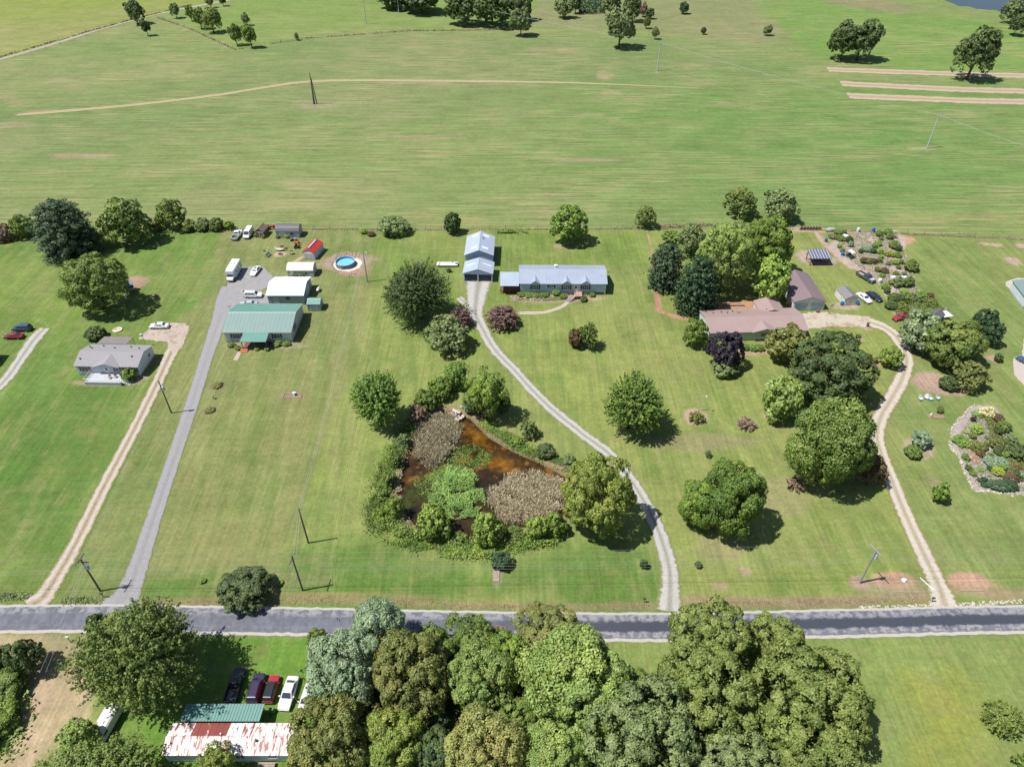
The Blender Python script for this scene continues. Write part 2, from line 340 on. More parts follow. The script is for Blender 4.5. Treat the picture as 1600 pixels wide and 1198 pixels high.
# the pond bowl
POND = [(706,640),(735,652),(765,682),(800,702),(850,724),(884,742),(893,790),(872,812),(800,826),(742,840),(690,838),(650,824),(626,792),(614,752),(624,700),(645,662),(672,643)]
PP = PW(POND); sdp = sdist(GX, GY, PP)
GZ = -0.9*np.clip((sdp+1.6)/3.2, 0, 1)**1.3
lay(np.clip((sdp+2.2)/1.2, 0, 1), (138,118,92), .75)
lay(np.clip((sdp+0.3)/.8, 0, 1), (92,72,44), 1)
FAR_POND = [(1465,-4),(1500,8),(1560,16),(1612,27),(1680,20),(1700,-20),(1560,-40),(1440,-30)]
FP = PW(FAR_POND); sdf = sdist(GX, GY, FP)
GZ = GZ-1.6*np.clip((sdf+2.5)/6, 0, 1)

def grid_mesh(name, X, Y, Z, colr, stripe, material):
    h, w = X.shape; me = bpy.data.meshes.new(name)
    co = np.stack([X, Y, Z], -1).reshape(-1, 3).astype(np.float32)
    i = np.arange(h*w).reshape(h, w); f = np.stack([i[:-1, :-1], i[:-1, 1:], i[1:, 1:], i[1:, :-1]], -1).reshape(-1, 4)
    set_mesh(me, co, f)
    a = me.color_attributes.new('land', 'FLOAT_COLOR', 'POINT')
    d = np.ones((h*w, 4), np.float32); d[:, :3] = colr.reshape(-1, 3); d[:, 3] = stripe.reshape(-1)
    a.data.foreach_set('color', d.ravel()); me.materials.append(material); return me
def set_mesh(me, co, f):
    nv = len(co); nf = len(f); k = f.shape[1]
    me.vertices.add(nv); me.vertices.foreach_set('co', co.astype(np.float32).ravel())
    me.loops.add(nf*k); me.loops.foreach_set('vertex_index', f.astype(np.int32).ravel())
    me.polygons.add(nf); me.polygons.foreach_set('loop_start', np.arange(0, nf*k, k, dtype=np.int32))
    me.update(calc_edges=True)

def landmat():
    m = bpy.data.materials.new('grass_and_soil'); nt, b = nodes(m); N = nt.nodes; Lk = nt.links
    a = N.new('ShaderNodeAttribute'); a.attribute_name = 'land'
    tc = N.new('ShaderNodeTexCoord')
    def noise(scale, det=3, mp=(1, 1, 1), rough=.6):
        q = N.new('ShaderNodeMapping'); q.inputs['Scale'].default_value = mp; Lk.new(tc.outputs['Object'], q.inputs[0])
        n = N.new('ShaderNodeTexNoise'); n.inputs['Scale'].default_value = scale; n.inputs['Detail'].default_value = det; n.inputs['Roughness'].default_value = rough
        Lk.new(q.outputs[0], n.inputs['Vector']); return n.outputs[0]
    def rng_(v, lo, hi, a0, a1):
        r = N.new('ShaderNodeMapRange'); r.inputs['From Min'].default_value = lo; r.inputs['From Max'].default_value = hi
        r.inputs['To Min'].default_value = a0; r.inputs['To Max'].default_value = a1; Lk.new(v, r.inputs['Value']); return r.outputs[0]
    def mul(x, y, op='MULTIPLY'):
        q = N.new('ShaderNodeMath'); q.operation = op; Lk.new(x, q.inputs[0])
        if isinstance(y, (int, float)): q.inputs[1].default_value = y
        else: Lk.new(y, q.inputs[1])
        return q.outputs[0]
    f1 = rng_(noise(1.6, 6, rough=.85), .3, .7, .72, 1.28)        # tufts
    f2 = rng_(noise(.5, 4), .3, .7, .90, 1.10)
    st = noise(1.0, 4, (.035, 1.15, 1))                           # swathes along the field
    stv = rng_(st, .3, .7, -.26, .26)
    amt = mul(stv, a.outputs['Alpha']); amt = mul(amt, 1.0, 'ADD')
    lane = rng_(noise(1.0, 4, (1.7, .045, 1)), .3, .7, -.16, .16); inv = mul(mul(a.outputs['Alpha'], -1.0), 1.0, 'ADD')
    g3 = rng_(noise(.09, 6, rough=.78), .3, .7, .84, 1.16)
    ff = mul(mul(mul(mul(f1, f2), amt), g3), mul(mul(lane, inv), 1.0, 'ADD'))
    vm = N.new('ShaderNodeVectorMath'); vm.operation = 'SCALE'; Lk.new(a.outputs['Color'], vm.inputs[0]); Lk.new(ff, vm.inputs['Scale'])
    # dry blades: slight hue drift
    mx = N.new('ShaderNodeMix'); mx.data_type = 'RGBA'; mx.blend_type = 'MULTIPLY'
    Lk.new(rng_(noise(1.1, 4, (.5, .8, 1)), .45, .7, 0, .45), mx.inputs['Factor']); Lk.new(vm.outputs[0], mx.inputs[6]); mx.inputs[7].default_value = (1.20, 1.02, 1.05, 1)
    mx.clamp_result = False
    # hay left in thin swathes on the mown field
    h1 = rng_(noise(1.0, 6, (.05, .9, 1), .75), .47, .60, 0, 1); h2 = rng_(noise(.035, 4, (.6, 1, 1)), .40, .62, .14, .78)
    hy = N.new('ShaderNodeMix'); hy.data_type = 'RGBA'; Lk.new(mul(mul(h1, h2), a.outputs['Alpha']), hy.inputs['Factor']); Lk.new(mx.outputs[2], hy.inputs[6]); hy.inputs[7].default_value = (*[q*.62 for q in s(190, 172, 132)], 1)
    w1 = rng_(noise(1.3, 6, rough=.8), .60, .70, 0, .55)
    wd = N.new('ShaderNodeMix'); wd.data_type = 'RGBA'; wd.blend_type = 'MULTIPLY'; Lk.new(w1, wd.inputs['Factor']); Lk.new(hy.outputs[2], wd.inputs[6]); wd.inputs[7].default_value = (.62, .80, .66, 1)
    Lk.new(wd.outputs[2], b.inputs['Base Color']); b.inputs['Roughness'].default_value = .95; b.inputs['Specular IOR Level'].default_value = .1
    bp = N.new('ShaderNodeBump'); bp.inputs['Strength'].default_value = .5; bp.inputs['Distance'].default_value = .12
    Lk.new(noise(3.2, 4, rough=.7), bp.inputs['Height']); Lk.new(bp.outputs[0], b.inputs['Normal'])
    return m
LM = landmat()
gz = GZ.copy()
ground = link('ground', grid_mesh('ground', GX, GY, gz, LANDCOL, STR, LM)); tag(ground, kind='structure')

# ------------------------------------------------------------------ ponds
def pondmat():
    m = bpy.data.materials.new('pond_water'); nt, b = nodes(m); N = nt.nodes; Lk = nt.links
    a = N.new('ShaderNodeAttribute'); a.attribute_name = 'land'
    tc = N.new('ShaderNodeTexCoord'); n = N.new('ShaderNodeTexNoise'); n.inputs['Scale'].default_value = .9; n.inputs['Detail'].default_value = 6; n.inputs['Roughness'].default_value = .7
    Lk.new(tc.outputs['Object'], n.inputs['Vector'])
    r = N.new('ShaderNodeMapRange'); r.inputs['From Min'].default_value = .3; r.inputs['From Max'].default_value = .7; r.inputs['To Min'].default_value = .45; r.inputs['To Max'].default_value = 1.5
    Lk.new(n.outputs[0], r.inputs['Value'])
    vm = N.new('ShaderNodeVectorMath'); vm.operation = 'SCALE'; Lk.new(a.outputs['Color'], vm.inputs[0]); Lk.new(r.outputs[0], vm.inputs['Scale'])
    Lk.new(vm.outputs[0], b.inputs['Base Color'])
    rr = N.new('ShaderNodeMapRange'); rr.inputs['To Min'].default_value = .75; rr.inputs['To Max'].default_value = .06; Lk.new(a.outputs['Alpha'], rr.inputs['Value'])
    Lk.new(rr.outputs[0], b.inputs['Roughness']); b.inputs['IOR'].default_value = 1.33
    return m
wx = np.arange(PP[:, 0].min()-1.5, PP[:, 0].max()+1.5, .3); wy = np.arange(PP[:, 1].min()-1.5, PP[:, 1].max()+1.5, .3)
WX, WY = np.meshgrid(wx, wy); _c = LANDCOL, GX, GY
GX, GY = WX, WY; LANDCOL = np.empty(WX.shape+(3,)); LANDCOL[:] = np.array(s(50, 44, 24))
poly([(668,640),(706,636),(740,655),(770,690),(800,705),(850,722),(890,745),(880,770),(830,760),(790,745),(770,715),(740,700),(715,690),(700,655)], (116,78,22), 1.2, .85, nz=2.6, nsc=2.5, seed=200)
poly([(755,715),(785,720),(785,745),(750,742)], (140,90,26), .8, .8, nz=1.8, nsc=2, seed=201)
poly([(790,705),(850,722),(900,748),(880,775),(810,745)], (68,50,22), 1.0, .85, nz=1.6, nsc=3, seed=202)
poly([(625,700),(650,690),(648,740),(632,770),(615,752)], (104,76,34), 1.0, .7, nz=1.4, nsc=2.5, seed=203)
poly([(700,700),(745,690),(770,705),(745,730),(700,745),(690,720)], (60,74,26), 1.0, .8, nz=1.8, nsc=2.5, seed=204)
poly([(650,740),(690,735),(700,780),(680,820),(640,800),(630,770)], (66,72,30), 1.0, .75, nz=1.8, nsc=2.5, seed=205)
poly([(700,720),(755,725),(800,745),(790,765),(750,758),(715,740)], (40,34,20), 1.0, .9, nz=1.4, nsc=3, seed=206)
poly([(668,730),(684,722),(690,738),(672,748)], (78,116,44), .6, .9, nz=.8, nsc=2, seed=207)
poly([(640,790),(668,800),(650,822),(628,800)], (22,22,24), .8, .9, nz=1, nsc=2, seed=208)
lay(np.clip((fnoise(WX, WY, 3.4, 220)-.46)/.1, 0, 1), (58,42,24), .75); lay(np.clip((fnoise(WX, WY, 1.5, 224)-.60)/.08, 0, 1)*(WY > PP[:, 1].mean()-2), (156,104,40), .5)
wz = np.full(WX.shape, -.42); wa = np.clip(.55+.45*(fnoise(WX, WY, 3, 210) > .45), 0, 1)
sdw = sdist(WX, WY, PP)
h, w = WX.shape; idx = np.arange(h*w).reshape(h, w); keep = (sdw > -1.2)
fq = np.stack([idx[:-1, :-1], idx[:-1, 1:], idx[1:, 1:], idx[1:, :-1]], -1).reshape(-1, 4)
fq = fq[keep.reshape(-1)[fq].all(1)]
me = bpy.data.meshes.new('pond'); set_mesh(me, np.stack([WX, WY, wz], -1).reshape(-1, 3), fq)
ca = me.color_attributes.new('land', 'FLOAT_COLOR', 'POINT'); dd = np.ones((h*w, 4), np.float32); dd[:, :3] = LANDCOL.reshape(-1, 3); dd[:, 3] = wa.reshape(-1)
ca.data.foreach_set('color', dd.ravel()); me.materials.append(pondmat())
tag(link('pond', me), kind='structure')
LANDCOL, GX, GY = _c
wm = mat('deep_water', (.02, .03, .035), rough=.04, var=.05); 
b_ = MB(); c = FP.mean(0); pts = [((p-c)*1.04+c) for p in FP]; b_.add([(p[0], p[1], -.8) for p in pts], [tuple(range(len(pts)))]); 
tag(b_.build('far_pond', wm), kind='structure')

# ------------------------------------------------------------------ roads and drives
def smooth_line(P, n=10):
    P = [np.array(p, float) for p in P]; out = []
    for i in range(len(P)-1):
        p0 = P[max(i-1, 0)]; p1 = P[i]; p2 = P[i+1]; p3 = P[min(i+2, len(P)-1)]
        for k in range(n):
            t = k/n; out.append(.5*((2*p1)+(-p0+p2)*t+(2*p0-5*p1+4*p2-p3)*t*t+(-p0+3*p1-3*p2+p3)*t**3))
    out.append(P[-1]); return np.array(out)
def ribbon(name, pts, width, material, z=.03, rag=.15, cols=9, world=False, n=10, step=None):
    """a track laid over the land; 'across' runs from -1 to 1 over its width"""
    if world: Q = [(p[0], p[1], p[2] if len(p) > 2 else width) for p in pts]
    else: Q = [(*at(p[0], p[1])[:2], p[2] if len(p) > 2 else width) for p in pts]
    C = smooth_line(Q, n)
    d = np.gradient(C[:, :2], axis=0); d /= np.linalg.norm(d, axis=1)[:, None]; nrm = np.stack([-d[:, 1], d[:, 0]], 1)
    m = len(C); co = np.zeros((m, cols, 3)); u = np.linspace(-1, 1, cols)
    lf = 1+rag*(rng.random(m)-.5)*2; rt = 1+rag*(rng.random(m)-.5)*2
    al = np.concatenate([[0], np.cumsum(np.linalg.norm(np.diff(C[:, :2], axis=0), axis=1))])
    for j, uu in enumerate(u):
        off = uu*C[:, 2]/2*np.where(uu < 0, lf, rt)
        co[:, j, :2] = C[:, :2]+nrm*off[:, None]; co[:, j, 2] = z+.015*(1-abs(uu))
    i = np.arange(m*cols).reshape(m, cols); f = np.stack([i[:-1, :-1], i[:-1, 1:], i[1:, 1:], i[1:, :-1]], -1).reshape(-1, 4)[:, ::-1]
    me = bpy.data.meshes.new(name); set_mesh(me, co.reshape(-1, 3), f)
    a = me.attributes.new('across', 'FLOAT_VECTOR', 'POINT')
    dv = np.zeros((m, cols, 3), np.float32); dv[:, :, 0] = u[None, :]; dv[:, :, 1] = al[:, None]; dv[:, :, 2] = np.minimum(al, al[-1]-al)[:, None]
    a.data.foreach_set('vector', dv.ravel()); me.materials.append(material)
    return tag(link(name, me), kind='structure')
def trackmat(name, base, light, mid, edge, rut=(.35, .22), midamt=.8, edge0=.72, nsc=1.6, wear=0.5):
    """gravel or asphalt: two wheel ruts, a middle strip, edges grown over"""
    m = bpy.data.materials.new(name); nt, b = nodes(m); N = nt.nodes; Lk = nt.links
    a = N.new('ShaderNodeAttribute'); a.attribute_name = 'across'; sx = N.new('ShaderNodeSeparateXYZ'); Lk.new(a.outputs['Vector'], sx.inputs[0])
    ab = N.new('ShaderNodeMath'); ab.operation = 'ABSOLUTE'; Lk.new(sx.outputs[0], ab.inputs[0])
    tc = N.new('ShaderNodeTexCoord')
    def noise(sc, det=5, rough=.65):
        n = N.new('ShaderNodeTexNoise'); n.inputs['Scale'].default_value = sc; n.inputs['Detail'].default_value = det; n.inputs['Roughness'].default_value = rough
        Lk.new(tc.outputs['Object'], n.inputs['Vector']); return n.outputs[0]
    n1 = noise(nsc); n2 = noise(.45); n3 = noise(6.0, 3, .7)
    def mr(v, lo, hi, x0=0., x1=1.):
        r = N.new('ShaderNodeMapRange'); r.interpolation_type = 'SMOOTHSTEP'
        for k, q in (('From Min', lo), ('From Max', hi), ('To Min', x0), ('To Max', x1)): r.inputs[k].default_value = q
        Lk.new(v, r.inputs['Value']); return r.outputs[0]
    def op(o, x, y):
        q = N.new('ShaderNodeMath'); q.operation = o
        for k, v in ((0, x), (1, y)):
            if isinstance(v, (int, float)): q.inputs[k].default_value = v
            else: Lk.new(v, q.inputs[k])
        return q.outputs[0]
    def mix(fac, c1, c2):
        x = N.new('ShaderNodeMix'); x.data_type = 'RGBA'; Lk.new(fac, x.inputs['Factor'])
        for k, v in ((6, c1), (7, c2)):
            if isinstance(v, tuple): x.inputs[k].default_value = (*v, 1)
            else: Lk.new(v, x.inputs[k])
        return x.outputs[2]
    d = op('ABSOLUTE', op('SUBTRACT', ab.outputs[0], rut[0]+.12), 0.)
    r_ = mr(op('ADD', d, op('MULTIPLY', op('SUBTRACT', n1, .5), .35)), rut[1]+.1, rut[1]-.1)
    col = mix(r_, base, light)
    midf = mr(op('ADD', ab.outputs[0], op('MULTIPLY', op('SUBTRACT', n1, .5), .5)), .16, .02, 0, midamt)
    col = mix(midf, col, mid)
    wf = mr(n2, .5, .7, 0, wear); col = mix(wf, col, base)
    ef = mr(op('ADD', ab.outputs[0], op('MULTIPLY', op('SUBTRACT', n1, .5), .55)), edge0, edge0+.16)
    col = mix(ef, col, edge)
    vm = N.new('ShaderNodeVectorMath'); vm.operation = 'SCALE'; Lk.new(col, vm.inputs[0]); Lk.new(mr(n3, .3, .7, .82, 1.16), vm.inputs['Scale'])
    Lk.new(vm.outputs[0], b.inputs['Base Color']); b.inputs['Roughness'].default_value = .95; b.inputs['Specular IOR Level'].default_value = .15
    bp = N.new('ShaderNodeBump'); bp.inputs['Strength'].default_value = .4; bp.inputs['Distance'].default_value = .06; Lk.new(n3, bp.inputs['Height']); Lk.new(bp.outputs[0], b.inputs['Normal'])
    return m
def trackmat_(name, *a, **k):
    a = [tuple(q*.80 for q in c) if isinstance(c, tuple) and len(c) == 3 else c for c in a]; return trackmat(name, *a, **k)
M_tan = trackmat_('tan_gravel', s(174,162,144), s(194,186,172), s(154,144,112), s(132,130,82), (.36,.22), .6)
M_dirt = trackmat_('reddish_gravel', s(168,152,134), s(190,180,168), s(136,128,88), s(122,128,74), (.38,.2), .85)
M_white = trackmat_('white_gravel', s(160,157,150), s(182,180,174), s(142,138,116), s(130,132,84), (.36,.24), .7)
M_asph = trackmat_('old_grey_asphalt', s(148,146,146), s(154,152,154), s(150,146,140), s(122,124,88), (.4,.3), .25, .84)
M_fartrack = trackmat_('farm_lane_gravel', s(160,154,138), s(176,172,160), s(136,140,90), s(126,130,78), (.4,.2), .6)

M_fieldtrack = trackmat_('field_wheel_track', s(176,160,124), s(184,168,140), s(132,140,90), s(130,138,86), (.42,.14), .9, .60)
M_strip = trackmat_('ploughed_soil', s(168,152,128), s(184,164,144), s(158,132,108), s(128,142,84), (.5,.25), .8, .80, .9)
def roadmat():
    m = bpy.data.materials.new('worn_asphalt'); nt, b = nodes(m); N = nt.nodes; Lk = nt.links
    a = N.new('ShaderNodeAttribute'); a.attribute_name = 'across'; sx = N.new('ShaderNodeSeparateXYZ'); Lk.new(a.outputs['Vector'], sx.inputs[0])
    def noise(scl, sc=1., det=5, rough=.6):
        q = N.new('ShaderNodeMapping'); q.inputs['Scale'].default_value = scl; Lk.new(a.outputs['Vector'], q.inputs[0])
        n = N.new('ShaderNodeTexNoise'); n.inputs['Scale'].default_value = sc; n.inputs['Detail'].default_value = det; n.inputs['Roughness'].default_value = rough
        Lk.new(q.outputs[0], n.inputs['Vector']); return n.outputs[0]
    def mr(v, lo, hi, x0=0., x1=1.):
        r = N.new('ShaderNodeMapRange'); r.interpolation_type = 'SMOOTHSTEP'
        for k, q in (('From Min', lo), ('From Max', hi), ('To Min', x0), ('To Max', x1)): r.inputs[k].default_value = q
        Lk.new(v, r.inputs['Value']); return r.outputs[0]
    def op(o, x, y):
        q = N.new('ShaderNodeMath'); q.operation = o
        for k, v in ((0, x), (1, y)):
            if isinstance(v, (int, float)): q.inputs[k].default_value = v
            else: Lk.new(v, q.inputs[k])
        return q.outputs[0]
    def mix(fac, c1, c2):
        x = N.new('ShaderNodeMix'); x.data_type = 'RGBA'; Lk.new(fac, x.inputs['Factor'])
        for k, v in ((6, c1), (7, c2)):
            if isinstance(v, tuple): x.inputs[k].default_value = (*v, 1)
            else: Lk.new(v, x.inputs[k])
        return x.outputs[2]
    u = sx.outputs[0]; al = sx.outputs[1]
    nl = noise((2.0, .028, 1), 1, 4); ns = noise((6, .12, 1), 1, 2.5, .5); ng = noise((14, 3., 1), 1, 3, .7)
    base = mix(mr(noise((1.6, .03, 1)), .35, .65), soilc(102,104,114), soilc(118,119,130))
    # darker fresh seal along the east stretch
    east = mr(al, 205, 250)
    base = mix(op('MULTIPLY', mr(op('ADD', op('ABSOLUTE', op('ADD', u, -.03), 0.), op('MULTIPLY', op('SUBTRACT', nl, .5), .5)), .42, .30), east), base, soilc(70,73,84))
    # wheel paths and the faded south lane
    wp = mr(op('ABSOLUTE', op('SUBTRACT', op('ABSOLUTE', u, 0.), .42), 0.), .10, .02, 0, .25); base = mix(wp, base, soilc(124,124,132))
    pale = op('MULTIPLY', mr(op('ADD', op('MULTIPLY', ns, .45), op('MULTIPLY', nl, .75)), .56, .66), mr(op('ABSOLUTE', op('ADD', u, .52), 0.), .26, .10)); pale = op('MULTIPLY', pale, mr(al, 190, 240, .15, 1.)); base = mix(pale, base, soilc(150,149,150))
    pn = op('MULTIPLY', mr(op('ADD', op('MULTIPLY', ns, .5), op('MULTIPLY', nl, .7)), .52, .66), mr(u, .22, .55)); base = mix(pn, base, soilc(146,146,150))
    # gravel shoulders
    e = op('ADD', op('ABSOLUTE', op('SUBTRACT', u, .03), 0.), op('MULTIPLY', op('SUBTRACT', ns, .5), .10))
    base = mix(mr(e, .78, .83), base, soilc(182,177,168)); base = mix(mr(e, .98, 1.08), base, soilc(140,136,96))
    vm = N.new('ShaderNodeVectorMath'); vm.operation = 'SCALE'; Lk.new(base, vm.inputs[0]); Lk.new(mr(ng, .3, .7, .90, 1.10), vm.inputs['Scale'])
    Lk.new(vm.outputs[0], b.inputs['Base Color']); b.inputs['Roughness'].default_value = .9; b.inputs['Specular IOR Level'].default_value = .2
    return m
ROADPX = [(-1400,1003),(-600,985),(0,967),(400,969.5),(700,976),(1020,979.5),(1300,974),(1600,967.5),(2100,968),(2900,985)]
ribbon('road', [(*p, 5.35) for p in ROADPX], 5.35, roadmat(), z=.06, rag=.04, cols=13, n=36)
ribbon('gravel_driveway', [(46,948,7.5),(66,934,4.6),(84,908,3.6),(118,850,3.3),(160,765,3.2),(205,680,3.1),(240,610,3.2),(262,562,3.6),(276,535,4.4),(283,510,5.2)], 3, M_dirt, z=.04, rag=.12, n=14)
ribbon('driveway', [(180,950,7.0),(197,930,5.0),(214,890,3.7),(240,810,3.1),(270,720,3.0),(300,630,3.1),(322,560,3.3),(342,500,4.0),(352,468,5.2),(362,448,6)], 3, M_asph, z=.04, rag=.05, n=14)
ribbon('gravel_driveway', [(1046,955,4.6),(1047,925,3.8),(1046,890,3.4),(1036,850,3.2),(1018,805,3.1),(990,757,3.0),(955,712,3.0),(905,674,3.0),(850,628,2.9),(805,580,2.9),(772,545,3.0),(752,510,3.4),(743,490,4.4),(744,468,6.0),(747,448,7.6),(749,437,8.4)], 3, M_white, z=.045, rag=.12, n=14)
ribbon('gravel_driveway', [(1477,950,6.0),(1472,930,4.6),(1462,905,3.8),(1436,850,3.5),(1411,795,3.4),(1393,750,3.3),(1378,712,3.3),(1370,680,3.4),(1377,650,3.6),(1396,617,3.7),(1411,588,3.7),(1416,560,3.7),(1405,532,3.8),(1384,513,4.2),(1350,502,5.4),(1310,499,6.8),(1275,498,6.8)], 3, M_tan, z=.045, rag=.12, n=14)
ribbon('gravel_driveway', [(-60,640,3.4),(-20,618,3.3),(10,592,3.3),(38,552,3.5),(56,527,4.0),(70,513,3.0)], 3, M_white, z=.04, rag=.15, n=12)
ribbon('gravel_driveway', [(742,488,3),(728,474,3.2),(717,465,2)], 3, M_white, z=.03, rag=.15, n=8)
ribbon('farm_lane', [(-260,150,4),(-120,122,4),(0,93,4),(100,64,4),(170,42,4),(250,21,4),(345,3,4),(420,-12,4)], 4, M_fartrack, z=.05, rag=.1, n=14)
ribbon('garden_path', [(812,489,1.5),(850,488,1.4),(876,480,1.4),(887,472,1.3)], 1.4, M_tan, z=.03, rag=.12, n=8)
ribbon('field_track', [(26,180,2.4),(60,177,3.8),(200,165,3.8),(330,150,3.8),(420,136,3.8),(480,128,3.8),(560,126,3.8),(700,127,3.8),(800,128,3.4),(900,130,2.6),(1000,134,1.6),(1100,139,.6)], 3, M_fieldtrack, z=.05, rag=.15, n=16)
for pts in ([(1293,109),(1500,116),(1700,122),(2100,140)], [(1314,131),(1500,140),(1700,146),(2100,165)], [(1325,150),(1500,157),(1700,163),(2100,185)]):
    ribbon('ploughed_strip', [(*p, 8.6) for p in pts], 8.6, M_strip, z=.05, rag=.12, n=24)
def slab(name, pts, material, z=.05, seed=0, rag=.12, kind='structure', sub=10):
    C = []
    P = PW(pts); rr = np.random.default_rng(seed+5)
    for i in range(len(P)):
        a = P[i]; b2 = P[(i+1) % len(P)]
        for k in range(sub): C.append(a+(b2-a)*k/sub+(rr.random(2)-.5)*2*rag)
    bm_ = MB(); bm_.add([(p[0], p[1], z) for p in C]+[(p[0]*1., p[1]*1., -.05) for p in C], [tuple(range(len(C)))] + [(i, len(C)+i, len(C)+(i+1) % len(C), (i+1) % len(C)) for i in range(len(C))])
    return tag(bm_.build(name, material), kind=kind)
slab('parking_apron', [(343,494),(352,460),(358,432),(372,418),(410,416),(430,437),(424,446),(405,455),(426,464),(424,476),(400,488)], mat('old_asphalt_plain', soilc(152,150,150), .95, spec=.15, var=.1, scale=.8), z=.066, rag=.1)
slab('gravel_parking', [(216,530),(230,516),(240,506),(292,505),(290,520),(284,545),(268,552),(262,535),(238,532)], mat('pinkish_gravel', soilc(180,168,154), .95, spec=.15, var=.2, scale=2.5, col2=soilc(160,142,124), c2scale=.5, c2lo=.5, c2hi=.6), z=.058, rag=.3)
slab('gravel_yard', [(1248,490),(1290,487),(1300,492),(1360,495),(1352,512),(1300,510),(1262,514)], mat('pale_gravel', soilc(186,176,160), .95, spec=.15, var=.18, scale=2.2, col2=soilc(166,146,124), c2scale=.35), z=.064, rag=.3)
slab('concrete_pad', [(372,549),(378,549),(372,563),(364,563)], mat('concrete', soilc(182,166,148), .9, var=.08), z=.07, rag=.02)
slab('concrete_apron', [(1572,440),(1590,434),(1640,440),(1640,520),(1610,490),(1590,462),(1571,446)], mat('concrete_pale', soilc(186,176,164), .9, var=.08), z=.06, rag=.1)
slab('concrete_apron', [(1583,560),(1596,556),(1600,530),(1640,530),(1640,640),(1604,606),(1584,585)], mat('concrete_pale', soilc(186,176,164)), z=.06, rag=.1)
# ------------------------------------------------------------------ trees and shrubs
def unit(v): return v/np.maximum(1e-9, np.linalg.norm(v, axis=-1, keepdims=True))
def leaves_mesh(name, P, Nn, size, tint, hue, elong=1.35, seed=0):
    """leaf clumps: one folded quad each, at P facing Nn"""
    r = np.random.default_rng(seed); n = len(P)
    if name.startswith('crown') and 'pine' not in name and 'twiggy' not in name:      # no crown is a ball: pull the outline in and out
        D = unit(P); K = r.normal(size=(7, 3))*np.array([2.2, 2.2, 1.6]); ph = r.uniform(0, 6.28, 7)
        w = sum(np.sin(D@K[i]+ph[i]) for i in range(7))/2.2; P = P*(1+.095*w)[:, None]
        P[:, :2] -= (P[:, :2].max(0)+P[:, :2].min(0))/2; P *= 1.0/np.percentile(np.linalg.norm(P, axis=1), 96.5)
    t = unit(np.cross(Nn, r.normal(size=(n, 3)))); bt = np.cross(Nn, t)
    sz = (size if np.ndim(size) else np.full(n, size))[:, None]*r.uniform(.65, 1.3, (n, 1))
    a = P - t*sz*elong*.5; c = P + t*sz*elong*.5; fold = Nn*sz*.18
    b = P + bt*sz*.5 - fold; d = P - bt*sz*.5 - fold
    co = np.stack([a, b, c, d], 1).reshape(-1, 3)
    f = (np.arange(n)*4)[:, None]
    tri = np.concatenate([np.hstack([f, f+2, f+1]), np.hstack([f, f+3, f+2])])
    me = bpy.data.meshes.new(name); set_mesh(me, co, tri)
    at_ = me.color_attributes.new('tint', 'FLOAT_COLOR', 'POINT'); d4 = np.ones((n*4, 4), np.float32)
    d4[:, 0] = np.repeat(tint, 4); d4[:, 1] = np.repeat(hue, 4); at_.data.foreach_set('color', d4.ravel())
    return me
def sph(n, r): return unit(r.normal(size=(n, 3)))
